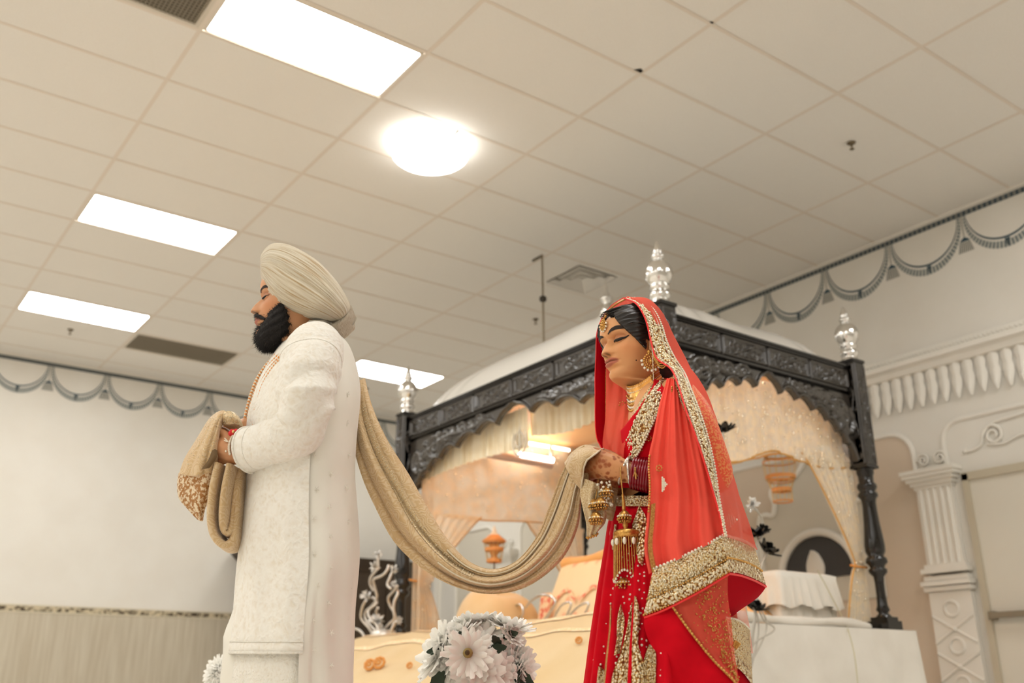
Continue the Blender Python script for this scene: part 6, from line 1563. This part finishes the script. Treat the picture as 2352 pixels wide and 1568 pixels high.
# hanging end below the band: red lining piece, gold line, sheer embroidered net, third border
redp = surf([[(1480, 1412, .284), (1500, 1404, .288), (1520, 1396, .29), (1540, 1388, .29)], [(1480, 1440, .29), (1506, 1435, .296), (1535, 1428, .296), (1566, 1425, .292)], [(1492, 1474, .29), (1524, 1472, .298), (1560, 1470, .30), (1602, 1473, .294)], [(1510, 1505, .29), (1550, 1510, .30), (1590, 1515, .30), (1640, 1519, .294)], [(1550, 1572, .29), (1590, 1570, .30), (1640, 1568, .30), (1690, 1570, .29)], [(1600, 1660, .28), (1650, 1660, .29), (1700, 1660, .29), (1760, 1660, .28)]], 50, 36, lambda u, v: .003 * math.sin(16 * u + 5 * v))
part('lining_end', MB().grid(redp), m_red, veil)
GL = redp[:, -1]; part('gold_edge_line', MB().tube(GL - HFv() * .004, .0026, 6), m_gold_thread, veil); bead_row('gold_edge', GL - HFv() * .006, .0034, m_gold_j, veil)
net = surf([[(1540, 1388, .284), (1585, 1364, .284), (1630, 1340, .274), (1672, 1312, .255)], [(1566, 1425, .286), (1600, 1400, .282), (1640, 1385, .262), (1672, 1370, .235)], [(1602, 1473, .288), (1630, 1455, .28), (1660, 1440, .26), (1680, 1430, .225)], [(1640, 1519, .288), (1660, 1505, .28), (1676, 1495, .26), (1686, 1490, .225)], [(1690, 1570, .285), (1692, 1568, .27), (1694, 1567, .25), (1697, 1566, .225)]], 50, 30, lambda u, v: .003 * math.sin(14 * v))
part('net_end', MB().grid(net), m_coral_sheer, veil)
mb = MB(); g = np.random.default_rng(71)
for k in range(420):
    i = g.integers(0, 49); j = int(np.clip(g.normal(18, 4 + 4 * (k % 3 == 0)), 1, 28)); mb.ball(net[i, j] - HFv() * .003 + g.normal(size=3) * .0015, g.uniform(.0009, .0022), 5, 4)
part('gold_sequin', mb, m_gold_j, veil, kind='stuff')
_, J1 = band('hem_band', [(1668, 1418, .15), (1690, 1422, .12), (1708, 1432, .08), (1722, 1446, .03)], [(1680, 1498, .15), (1700, 1510, .12), (1716, 1528, .08), (1728, 1548, .03)], m_kun_fine)
_, J2 = band('hem_band', [(1680, 1498, .15), (1700, 1510, .12), (1716, 1528, .08), (1728, 1548, .03)], [(1684, 1525, .15), (1702, 1540, .12), (1717, 1556, .08), (1729, 1576, .03)], m_kun)
bead_row('pearl_edge', J1[:, 0], .003, m_pearl, veil)
part('lining_fold', MB().grid(surf([[(1682, 1522, .14), (1705, 1542, .10), (1729, 1574, .02)], [(1682, 1570, .14), (1705, 1590, .1), (1729, 1610, .02)], [(1690, 1680, .12), (1710, 1690, .08), (1729, 1700, .02)]], 16, 14)), m_deep, veil)
# thin back of the veil falling from arm to hem
thin = surf([[(1640, 1000, .12), (1652, 1020, .06), (1662, 1042, .0)], [(1650, 1090, .17), (1668, 1100, .09), (1684, 1110, 0)], [(1655, 1160, .21), (1680, 1165, .11), (1706, 1172, 0)], [(1660, 1205, .24), (1690, 1210, .14), (1722, 1220, .02)], [(1662, 1232, .25), (1696, 1240, .16), (1736, 1262, .03)]], 40, 30, lambda u, v: .004 * math.sin(15 * v))
part('veil_back', MB().grid(surf([[(1664, 1424, .06), (1690, 1410, .04), (1712, 1392, -.02)], [(1690, 1450, .02), (1708, 1440, 0), (1722, 1440, -.03)], [(1710, 1500, .0), (1718, 1500, -.01), (1730, 1500, -.03)]], 20, 14)), m_coral_thin, veil)
for m in (m_coral, m_veil, m_coral_sheer):
    nt = NT(m); tr = nt.node('ShaderNodeBsdfTranslucent'); tr.inputs[0].default_value = rgba((255, 110, 90)); mx = nt.node('ShaderNodeMixShader'); mx.inputs[0].default_value = .08 if m is m_coral else .25; nt.link(nt.n['Principled BSDF'].outputs[0], mx.inputs[1]); nt.link(tr.outputs[0], mx.inputs[2]); nt.link(mx.outputs[0], nt.n['Material Output'].inputs[0])
# flower and paisley motifs of gold beads on the cloth
def motif(x, y, s, r, kind, parent=veil, m=m_gold_j):
    mb = MB()
    if kind == 'flower':
        mb.ball(fp(x, y, s), .0019, 6, 4)
        for k in range(8): a = 2 * PI * k / 8; mb.ball(fp(x + r * .62 * math.cos(a), y + r * .62 * math.sin(a), s), (.0022,) * 3, 6, 4)
    elif kind == 'diamond':
        for i in range(-3, 4):
            for j in range(-3, 4):
                if abs(i) + abs(j) <= 3: mb.ball(fp(x + r * .30 * i + .04 * j * r, y + r * .26 * j - .04 * i * r, s), .0026, 6, 4)
    else:
        for j in range(-4, 5):
            for i in range(int(3 - abs(j) * .6) + 1): mb.ball(fp(x + r * .22 * i - r * .1, y + r * .26 * j, s), .0024, 6, 4)
    return part('bead_motif', mb, m, parent, kind='stuff')
for x, y in ((1512, 988), (1490, 1006), (1519, 961), (1497, 972), (1471, 1030), (1511, 1026), (1506, 950)): motif(x, y, chest_s(x, y), 9, 'flower', bride)
motif(1545, 905, .20, 16, 'paisley'); motif(1523, 1112, .258, 15, 'paisley', m=m_pearl); motif(1676, 1195, .20, 18, 'diamond', m=m_pearl); motif(1690, 1480, .20, 11, 'diamond'); motif(1633, 1008, .205, 12, 'flower'); motif(1622, 950, .175, 9, 'flower'); motif(1614, 930, .16, 9, 'flower'); motif(1405, 880, -.09, 11, 'paisley'); motif(1430, 930, .0, 12, 'flower'); motif(1514, 1075, .245, 10, 'flower')
# gold embroidered part of the sleeve at the elbow
sl = MB(); capsule(sl, fps([(1560, 915, .125), (1592, 960, .172), (1624, 1035, .182), (1642, 1092, .180), (1615, 1104, .176)]), [.050, .050, .046, .042, .038], 28, 8)
m_slv = noise_mat('embroidered_sleeve', (228, 84, 52), (232, 140, 80), 190, .5, .5, .002, detail=1, lo=.46, hi=.58)
part('sleeve', sl, m_slv, bride)
sl2 = MB(); capsule(sl2, fps([(1522, 900, -.10), (1530, 980, -.16), (1540, 1075, -.142)]), [.05, .048, .043], 24, 8); part('sleeve', sl2, m_red, bride)
# border across the chest
_, X1 = strip('chest_border', [(x, y, chest_s(x, y) + .004) for x, y in ((1522, 866), (1494, 899), (1468, 943), (1443, 1000), (1428, 1047))], [(x, y, chest_s(x, y) + .004) for x, y in ((1545, 882), (1521, 925), (1498, 975), (1476, 1022), (1455, 1060))], m_kun, 60, .004)
bead_row('pearl_edge', X1[:, -1], .0032, m_pearl, veil)
g = np.random.default_rng(81); mb = MB()
for k in range(300):
    i = g.integers(0, 59); j = g.integers(0, 5); a = g.random(); mb.ball(X1[i, j] * (1 - a) + X1[i + 1, j + 1] * a - HFv() * .001, g.uniform(.002, .0036), 6, 4)
part('kundan_stone', mb, m_stone, veil, kind='stuff')
strip('neck_border', [(x, y, chest_s(x, y, 0)) for x, y in ((1496, 884), (1478, 908), (1456, 945), (1441, 980))], [(x, y, chest_s(x, y, 0)) for x, y in ((1514, 872), (1492, 905), (1468, 945), (1450, 985))], m_kun_fine, 40, .003)
strip('shoulder_border', [(1545, 862, .172), (1556, 900, .200), (1572, 945, .222), (1584, 975, .23)], [(1556, 858, .165), (1568, 896, .19), (1582, 942, .215), (1592, 972, .225)], m_kun_fine, 40, .008)

# ---------------- jewellery
jew = thing('choker', None, None, (0, 0, 0)); jew.parent = bride
row0 = [(1437, 882, -.01), (1443, 888, .035), (1462, 884, .062), (1482, 872, .074), (1500, 858, .078), (1512, 849, .062)]
row1 = [(1441, 900, -.01), (1447, 906, .042), (1466, 901, .070), (1486, 889, .083), (1504, 875, .088), (1518, 864, .072)]
R0, R1 = interp_curve(row0, 60), interp_curve(row1, 60)
for nm, rw, r, m in (('gold_row', R0, .0026, m_gold_j), ('gold_row', R1, .0026, m_gold_j), ('pearl_row', (R0 * .75 + R1 * .25), .0022, m_pearl), ('pearl_row', (R0 * .2 + R1 * .8), .0024, m_pearl)): bead_row(nm, fps(rw), r, m, jew)
mb = MB()
for i in range(0, 60, 2): mb.tube(fps([R0[i], R1[i]]), .0017, 5)
part('gold_bars', mb, m_gold_j, jew, kind='stuff')
part('backing', MB().grid(np.stack([fps(R0) - HFv() * .002, fps(R1) - HFv() * .002], 1)), mat('choker_back', (186, 128, 58), .35, .8), jew)
for k, (d, r) in enumerate(((9, .0030), (17, .0026), (24, .0034), (31, .0028), (38, .0036))):
    q = np.linspace(0, 1, 60); rw = R1.copy(); rw[:, 1] += d * (1 - .45 * q ** 1.5); rw[:, 0] += (-2 + .12 * d) * (1 - q) + .25 * d * q; rw[:, 2] += .008 + .006 * k * (1 - q) + .014 * k * q * (1 - q)
    bead_row('necklace_row', fps(rw), r, m_gold_j if k % 2 == 0 else m_pearl, jew)
lw = R1.copy(); q = np.linspace(0, 1, 60); lw[:, 1] += 40 * (1 - .45 * q ** 1.5); lw[:, 0] += 2.5 * (1 - q) + 9 * q; lw[:, 2] += .022 * (1 - q) + .035 * q * (1 - q) - .003
part('necklace_plate', MB().grid(np.stack([fps(R1 * (1 - t) + lw * t) - HFv() * .007 for t in np.linspace(0, 1, 8)], 1)), m_gold_j, jew)
tik = thing('forehead_pendant', None, None, (0, 0, 0)); tik.parent = bride
ch = interp_curve([(1400, 704, -.005), (1392, 716, -.008), (1386, 728, -.012), (1384, 738, -.016)], 24)
bead_row('chain', BX(np.array([np.array((0, face_pt(HPb, 0, z, .012 + .010 * smoothstep(.17, .2, z))[1], z)) for z in np.linspace(.205, .160, 24)])), .0036, m_gold_j, tik)
pc_ = BX([face_pt(HPb, 0, .147, .006)])[0]
mb = MB()
for rr, n_, br in ((.0, 1, .0048), (.0085, 9, .0030), (.0135, 14, .0026)):
    for k in range(n_): a = 2 * PI * k / n_; mb.ball(pc_ + BX([(rr * math.cos(a) * .85, 0, rr * math.sin(a))])[0] - BX([(0, 0, 0)])[0], br, 7, 5)
part('pendant', mb, m_gold_j, tik)
mb = MB()
for k in range(7): a = PI + PI * k / 6; mb.ball(pc_ + BX([(.017 * math.cos(a) * .85, 0, .017 * math.sin(a))])[0] - BX([(0, 0, 0)])[0], .0028, 7, 5)
part('pendant_pearls', mb, m_pearl, tik)
er = thing('earring', None, None, (0, 0, 0)); er.parent = bride
e0 = np.array((1496, 829, .105))
mb = MB()
for rr, n_, br in ((5, 7, .0032), (11, 13, .0030), (17, 20, .0032)):
    for k in range(n_): a = 2 * PI * k / n_; mb.ball(fp(e0[0] + rr * math.cos(a), e0[1] + rr * math.sin(a), e0[2]), br, 7, 5)
mb.ball(fp(*e0), .0055, 10, 6); mb.ball(fp(1491, 808, .10), .006, 10, 6)
part('disc', mb, m_gold_j, er)
mb = MB()
for k in range(7): a = PI * .1 + PI * .8 * k / 6; mb.ball(fp(e0[0] + 22 * math.cos(a + .35), e0[1] + 22 * math.sin(a + .35), e0[2]), .0038, 7, 5)
part('drops', mb, m_pearl, er)
for k in range(4): part('chain_loop', MB().tube(fps(interp_curve([(1500, 812 + 3 * k, .105), (1508 + 2 * k, 826 + 5 * k, .115), (1520 + k, 830 + 5 * k, .125), (1530, 826 + 4 * k, .13)], 16)), .0017, 6), m_gold_j, er)
bead_row('hanging_chain', fps(interp_curve([(1496, 782, .112), (1499, 810, .118), (1500, 845, .12), (1501, 872, .118)], 30)), .0015, m_pearl, er)
bang = thing('bangles', None, None, (0, 0, 0)); bang.parent = bride
m_chooda = mat('maroon_bangle', (132, 8, 26), .18, 0, .6); m_sil = mat('stone_bangle', (232, 226, 216), .15, .7)
def ring_at(path_pt, direction, R, r, m, name, beads=False, n=36, sq=1.12):
    d = np.array(direction, float); d /= np.linalg.norm(d); s = np.cross(d, (0, 0, 1)); s /= np.linalg.norm(s); u = np.cross(s, d)
    P = [path_pt + R * (math.cos(a) * s + sq * math.sin(a) * u) for a in np.linspace(0, 2 * PI, n, endpoint=False)]
    part(name, MB().tube(P, r, 8, closed=True), m, bang)
    if beads:
        mb = MB()
        for p in P[::2]: mb.ball(p + (p - path_pt) / R * r * .6, r * .5, 6, 4)
        part('bangle_stones', mb, mat('dark_stone', (96, 100, 92), .2, .3) if 'dark_stone' not in MATS else MATS['dark_stone'], bang, kind='stuff')
ad = fp(1400, 1078, .125) - fp(1480, 1090, .145)
tilt = ad + np.array((0, 0, .02))
ring_at(fp(1434, 1081, .124), tilt, .0305, .0032, m_sil, 'stone_bangle', True)
ring_at(fp(1446, 1084, .129), ad + np.array((0, 0, -.02)), .0315, .0032, m_sil, 'stone_bangle', True)
for k in range(7): ring_at(fp(1455 + 6 * k, 1086 + .9 * k, .133 + .0018 * k), ad, .0325 + .0006 * k, .0042, m_chooda, 'maroon_bangle')
for k in range(6): ring_at(fp(1436 + 7 * k, 1113 - .4 * k, .01 - .012 * k), fp(1418, 1115, .03) - fp(1500, 1105, -.08), .031, .0042, m_chooda, 'maroon_bangle')
part('bangle_tassel', MB().tube(fps([(1459, 1073, .172), (1459, 1083, .174)]), .0022, 6).tube(fps([(1459, 1083, .174), (1455, 1094, .174)]), .0018, 5).tube(fps([(1459, 1083, .174), (1461, 1100, .174)]), .0024, 5).tube(fps([(1459, 1083, .174), (1464, 1094, .174)]), .0018, 5), m_gold_thread, bang)
# hanging bridal ornaments on the wrist
def dome_bell(t, x, y, s, r, h, n=14):
    c = fp(x, y, s)
    part('bell', MB().lathe([(.002, h), (r * .35, h * .92), (r * .7, h * .62), (r * .95, h * .2), (r, 0), (r * .94, -.001), (r * .6, h * .3)], 24, c), m_gold_j, t)
    mb = MB()
    for k in range(n): a = 2 * PI * k / n; mb.ball(c + (r * math.cos(a), r * math.sin(a), -.004), .0028, 6, 4); mb.ball(c + (r * .8 * math.cos(a), r * .8 * math.sin(a), -.010), .0026, 6, 4)
    part('bell_drops', mb, m_gold_j, t, kind='stuff'); mb = MB()
    for k in range(n + 4): a = 2 * PI * k / (n + 4); mb.ball(c + (r * 1.0 * math.cos(a), r * 1.0 * math.sin(a), .003), .0020, 6, 4)
    part('bell_pearls', mb, m_pearl, t, kind='stuff')
kal = thing('wrist_ornament', None, None, (0, 0, 0)); kal.parent = bride
part('cord', MB().tube(fps(interp_curve([(1432, 1058, .135), (1426, 1072, .158), (1426, 1095, .162), (1430, 1130, .160), (1433, 1168, .160)], 24)), .0018, 6), m_gold_thread, kal)
part('cord_wrap', MB().tube(fps([(1430, 1135, .160), (1432, 1150, .160), (1433, 1166, .160)]), [.003, .004, .0045], 8).ball(fp(1433, 1168, .16), .0048), m_gold_j, kal)
dome_bell(kal, 1434, 1188, .16, .016, .017)
part('spindle', MB().lathe([(.003, .02), (.004, .0), (.007, -.012), (.004, -.02), (.008, -.028), (.009, -.034)], 16, fp(1436, 1194, .16)), m_gold_j, kal)
pcx_ = fp(1440, 1220, .16)
part('tassel_cap', MB().lathe([(.004, .006), (.020, .004), (.0315, 0), (.033, -.004), (.0325, -.016), (.030, -.016)], 36, pcx_), m_gold_j, kal)
mb = MB(); mp_b = MB()
for k in range(34):
    a = 2 * PI * k / 34; p0 = pcx_ + (.031 * math.cos(a), .031 * math.sin(a), -.016); L = .088 + .012 * math.sin(3 * a); mb.tube([p0, p0 + (.004 * math.cos(a), .004 * math.sin(a), -L)], .0016, 5); mp_b.ball(p0 + (.004 * math.cos(a), .004 * math.sin(a), -L), .0032, 6, 4)
part('tassel_strands', mb, m_gold_j, kal, kind='stuff'); part('tassel_pearls', mp_b, m_pearl, kal, kind='stuff')
for k in range(10):
    a = 2 * PI * k / 10; p = pcx_ + (.034 * math.cos(a), .034 * math.sin(a), -.026)
    part('shell_drop', MB().ball(p, (.005, .005, .0085), 8, 6), m_pearl, kal)
dome_bell(kal, 1434, 1340, .17, .020, .014); dome_bell(kal, 1462, 1328, .165, .015, .013)
kal2 = thing('wrist_ornament', None, None, (0, 0, 0)); kal2.parent = bride
for x, y, s, r in ((1392, 1132, .125, .0165), (1366, 1160, .125, .0145), (1380, 1158, .135, .0165), (1369, 1192, .14, .0165)): dome_bell(kal2, x, y, s, r, r * 1.1)
mb = MB()
for a, b in (((1395, 1100, .11), (1392, 1118, .125)), ((1375, 1098, .11), (1368, 1146, .125)), ((1384, 1100, .11), (1380, 1143, .135)), ((1380, 1158, .135), (1370, 1176, .14)), ((1402, 1100, .11), (1408, 1154, .12))): mb.tube(fps([a, b]), .0016, 5)
part('cords', mb, m_gold_thread, kal2, kind='stuff')
mb = MB(); g = np.random.default_rng(91)
for k in range(30): mb.ball(fp(1370 + g.uniform(0, 38), 1102 + g.uniform(0, 60), .12 + g.uniform(0, .02)), g.uniform(.0025, .004), 7, 5)
part('loose_pearls', mb, m_pearl, kal2, kind='stuff')

# ------------------------------------------------------------------ the shared shawl
m_shawl = mat('beige_brocade', (208, 182, 142), .75, 0, .25, sheen=.4)
nt = NT(m_shawl); v = coords(nt, 'Object'); n0 = nt.node('ShaderNodeTexNoise'); n0.inputs['Scale'].default_value = 26; n0.inputs['Detail'].default_value = 1; nt.link(v, n0.inputs['Vector'])
ds = nt.node('ShaderNodeMix', data_type='VECTOR'); ds.inputs[0].default_value = .09; nt.link(v, ds.inputs[4]); nt.link(n0.outputs['Color'], ds.inputs[5])
wv = nt.node('ShaderNodeTexWave'); wv.wave_type = 'RINGS'; wv.inputs['Scale'].default_value = 34; wv.inputs['Distortion'].default_value = 9; wv.inputs['Detail'].default_value = 2; nt.link(ds.outputs[1], wv.inputs['Vector'])
nt.link(ramp(nt, wv.outputs[0], [(.2, (208, 176, 131)), (.55, (213, 183, 140)), (.85, (219, 193, 154))]), m_shawl.node_tree.nodes['Principled BSDF'].inputs['Base Color']); bump(nt, m_shawl, wv.outputs[0], .25, .003)
m_glit = noise_mat('glitter_band', (232, 214, 178), (204, 172, 122), 320, .4, .5, .002, metal=.25, sheen=.2)
m_shem = noise_mat('bronze_embroidery', (172, 120, 66), (232, 212, 180), 130, .6, .5, .004, detail=4, lo=.47, hi=.56)
sh0 = fp(830, 900, -.05); shawl = thing('shawl', 'long beige brocade shawl slung from the groom\'s back to the bride\'s hand', 'shawl', (sh0[0], sh0[1], .7))
up_ = [(838, 868, -.16), (856, 935, -.10), (890, 1010, -.04), (940, 1090, .0), (985, 1170, .02), (1030, 1240, .03), (1080, 1290, .03), (1135, 1306, .03), (1190, 1284, .03), (1236, 1225, .035), (1262, 1160, .045), (1288, 1090, .06), (1312, 1046, .08), (1342, 1022, .10)]
lo_ = [(806, 880, -.16), (806, 990, -.10), (828, 1085, -.04), (862, 1165, .0), (910, 1250, .02), (985, 1316, .03), (1060, 1352, .03), (1135, 1364, .03), (1215, 1345, .03), (1290, 1286, .035), (1326, 1215, .045), (1336, 1150, .06), (1350, 1105, .08), (1372, 1090, .10)]
U_, L_ = interp_curve(up_, 150), interp_curve(lo_, 150)
def shawl_surface(nv, back=False, lift=0.0, v0=0.0, v1=1.0):
    G = []
    for i in range(150):
        t = i / 149; row = []; amp = .016 * (.35 + .65 * math.sin(PI * t) ** .5) * (1 - .35 * smoothstep(.8, 1, t))
        for v in np.linspace(v0, v1, nv):
            vv = v + .035 * math.sin(2.3 * PI * t + 7 * v) * math.sin(PI * v)
            f_ = amp * (1.5 * math.sin(PI * v) + 1.7 * (abs(math.sin(PI * (2.2 * vv ** 1.15 + .5 * t + .12))) ** .62) + .55 * smoothstep(.2, .8, t) * abs(math.sin(PI * (5.4 * vv - .9 * t + .4))) ** .6 + .30 * abs(math.sin(PI * (4.1 * vv + .7 * t + .8))) ** .7)
            x, y, s = U_[i] + (L_[i] - U_[i]) * v
            row.append(fp(x, y, (s + f_ + lift) if not back else s - .02 * math.sin(PI * v)))
        G.append(row)
    return np.array(G)
SF = shawl_surface(90); SBk = shawl_surface(90, True)
part('drape', MB().grid(SF).grid(SBk, flip=True), m_shawl, shawl)
gs = shawl_surface(14, lift=.0025, v0=.30, v1=.46)[8:84]; part('glitter_band', MB().grid(gs), m_glit, shawl)
mb = MB(); g = np.random.default_rng(101)
for k in range(500):
    i = g.integers(2, gs.shape[0]); j = g.integers(0, 14); mb.ball(gs[i, j] - HFv() * .001, g.uniform(.0006, .0014), 5, 4)
part('glitter', mb, m_stone, shawl, kind='stuff')
for v in (.20, .62): e = shawl_surface(3, lift=.003, v0=v, v1=v + .01)[70:146]; part('selvedge', MB().tube(e[:, 0], .0022, 6), mat('pale_selvedge', (222, 208, 180), .6) if 'pale_selvedge' not in MATS else MATS['pale_selvedge'], shawl)
# over the bride's fist
cap_rows = [[(1296, 1062, .06), (1316, 1036, .09), (1345, 1021, .10), (1386, 1030, .085)], [(1302, 1078, .095), (1320, 1052, .13), (1346, 1038, .14), (1378, 1034, .135)], [(1318, 1105, .10), (1330, 1080, .135), (1346, 1058, .15), (1368, 1042, .155)], [(1334, 1125, .10), (1338, 1098, .13), (1341, 1074, .145), (1348, 1056, .150)]]
CR = surf(cap_rows, 34, 34, lambda u, v: .004 * math.sin(9 * v + 6 * u)); part('hand_wrap', MB().grid(CR), m_shawl, shawl)
part('selvedge', MB().tube(np.vstack([CR[:, -1], CR[-1, ::-1]]), .0022, 6), MATS['pale_selvedge'], shawl)
fl = surf([[(1334, 1098, .10), (1346, 1100, .125), (1362, 1106, .13), (1376, 1112, .125)], [(1332, 1130, .10), (1346, 1140, .118), (1362, 1142, .12), (1380, 1140, .115)], [(1338, 1165, .10), (1348, 1178, .115), (1366, 1180, .12), (1392, 1172, .11)], [(1346, 1200, .10), (1356, 1206, .11), (1372, 1206, .115), (1390, 1200, .105)], [(1348, 1230, .10), (1354, 1232, .105), (1362, 1230, .108), (1372, 1222, .10)]], 40, 26, lambda u, v: .004 * math.sin(12 * v + 5 * u))
part('hanging_end', MB().grid(fl), m_glit, shawl)
mb = MB()
for k in range(9): mb.ball(fp(1348 + 3.0 * k, 1234 - 1.1 * k + 3 * (k % 2), .105), .0032, 7, 5)
part('end_beads', mb, m_gold_j, shawl, kind='stuff')
fl2 = surf([[(1388, 1112, .06), (1400, 1112, .07), (1420, 1118, .06)], [(1392, 1150, .07), (1404, 1152, .075), (1416, 1150, .07)], [(1392, 1190, .07), (1404, 1196, .075), (1412, 1192, .07)]], 20, 16); part('hanging_end', MB().grid(fl2), m_shawl, shawl)
# bundle held by the groom: peaked fold, embroidered tongue and looped fold
def closed_lobe(rows, nu, nv, depth, disp=None):
    F = surf(rows, nu, nv, disp); Bk = F.copy()
    for j in range(nv): Bk[:, j] += HFv() * depth * (.15 + .85 * math.sin(PI * j / (nv - 1)))
    return MB().grid(F).grid(Bk, flip=True).grid(np.stack([F[:, 0], Bk[:, 0]], 1)).grid(np.stack([F[:, -1], Bk[:, -1]], 1), flip=True).grid(np.stack([F[0], Bk[0]], 1)).grid(np.stack([F[-1], Bk[-1]], 1)), F
lob, LF = closed_lobe([[(496, 947, .09), (506, 943, .11), (516, 943, .115), (522, 950, .11)], [(478, 964, .09), (491, 962, .13), (502, 964, .135), (506, 972, .125)], [(452, 1006, .09), (470, 1006, .14), (488, 1006, .15), (501, 1012, .13)], [(424, 1052, .09), (452, 1055, .14), (478, 1054, .15), (499, 1052, .13)], [(411, 1088, .09), (440, 1092, .13), (468, 1088, .14), (496, 1078, .12)]], 46, 36, .05, lambda u, v: .010 * abs(math.sin(PI * (2.6 * v + .3 * u))) * smoothstep(0, .3, u))
part('peaked_fold', lob, m_shawl, shawl)
tg, TG = closed_lobe([[(410, 1086, .09), (440, 1090, .125), (470, 1088, .135), (502, 1080, .12)], [(407, 1110, .09), (440, 1114, .12), (470, 1110, .125), (503, 1096, .11)], [(410, 1142, .09), (440, 1144, .115), (470, 1138, .118), (494, 1126, .10)], [(430, 1168, .09), (446, 1168, .105), (462, 1162, .105), (478, 1150, .095)], [(452, 1192, .09), (457, 1194, .095), (461, 1192, .095), (464, 1186, .09)]], 40, 30, .02, lambda u, v: .004 * math.sin(11 * v + 3 * u))
part('embroidered_tongue', tg, m_shem, shawl)
inn = MB().grid(surf([[(487, 1034, .157), (493, 1031, .160), (499, 1034, .155)], [(478, 1056, .160), (488, 1052, .164), (498, 1050, .158)], [(462, 1078, .152), (472, 1076, .156), (482, 1074, .15)]], 16, 16)); part('fold_mouth_shade', inn, mat('fold_shade_paint', (112, 88, 56), .8), shawl)  # dark patch laid on the fold paints the shade of its open mouth
tp_, TF = closed_lobe([[(503, 950, .10), (520, 944, .12), (536, 946, .12), (548, 956, .10)], [(506, 962, .115), (524, 956, .135), (542, 958, .135), (554, 968, .11)], [(512, 976, .11), (528, 974, .125), (544, 974, .125), (557, 980, .10)]], 24, 24, .05, lambda u, v: .003 * math.sin(10 * v)); part('top_fold', tp_, m_glit, shawl)
loop = interp_curve([(512, 1072, .10), (500, 1130, .105), (495, 1190, .105), (502, 1232, .10), (524, 1256, .09), (545, 1244, .075), (552, 1200, .065), (556, 1140, .06), (562, 1085, .05)], 80); loop2 = interp_curve([(536, 1072, .11), (524, 1130, .115), (519, 1185, .115), (521, 1216, .105), (530, 1228, .10), (539, 1218, .085), (544, 1190, .075), (550, 1130, .07), (556, 1085, .06)], 80)
def ribbon(path, w, thick, m, name):
    P = fps(path); R = []
    T = np.gradient(P, axis=0); T /= np.linalg.norm(T, axis=1)[:, None]; D = HFv()
    for p, t in zip(P, T):
        n = np.cross(t, D); n /= np.linalg.norm(n); row = []
        for a in np.linspace(0, 2 * PI, 26, endpoint=False): row.append(p + n * thick * math.cos(a) * (1 + .12 * math.sin(5 * a)) + D * w * np.sign(math.sin(a)) * abs(math.sin(a)) ** .7)
        R.append(row)
    part(name, MB().loft(R), m, shawl)
ribbon(loop, .055, .0115, m_shawl, 'looped_fold'); ribbon(loop2, .045, .010, m_shawl, 'looped_fold')
e_ = fps(loop) + np.cross(np.gradient(fps(loop), axis=0) / np.linalg.norm(np.gradient(fps(loop), axis=0), axis=1)[:, None], HFv()) * -.010 - HFv() * .012
bead_row('glitter', e_[6:46], .0011, m_stone, shawl, .006)
mb = MB(); g = np.random.default_rng(111)
for S_ in (LF, TF):
    for k in range(90):
        i = g.integers(0, S_.shape[0]); j = g.integers(2, S_.shape[1] - 2); mb.ball(S_[i, j] - HFv() * .001, g.uniform(.0006, .0014), 5, 4)
part('glitter', mb, m_stone, shawl, kind='stuff')
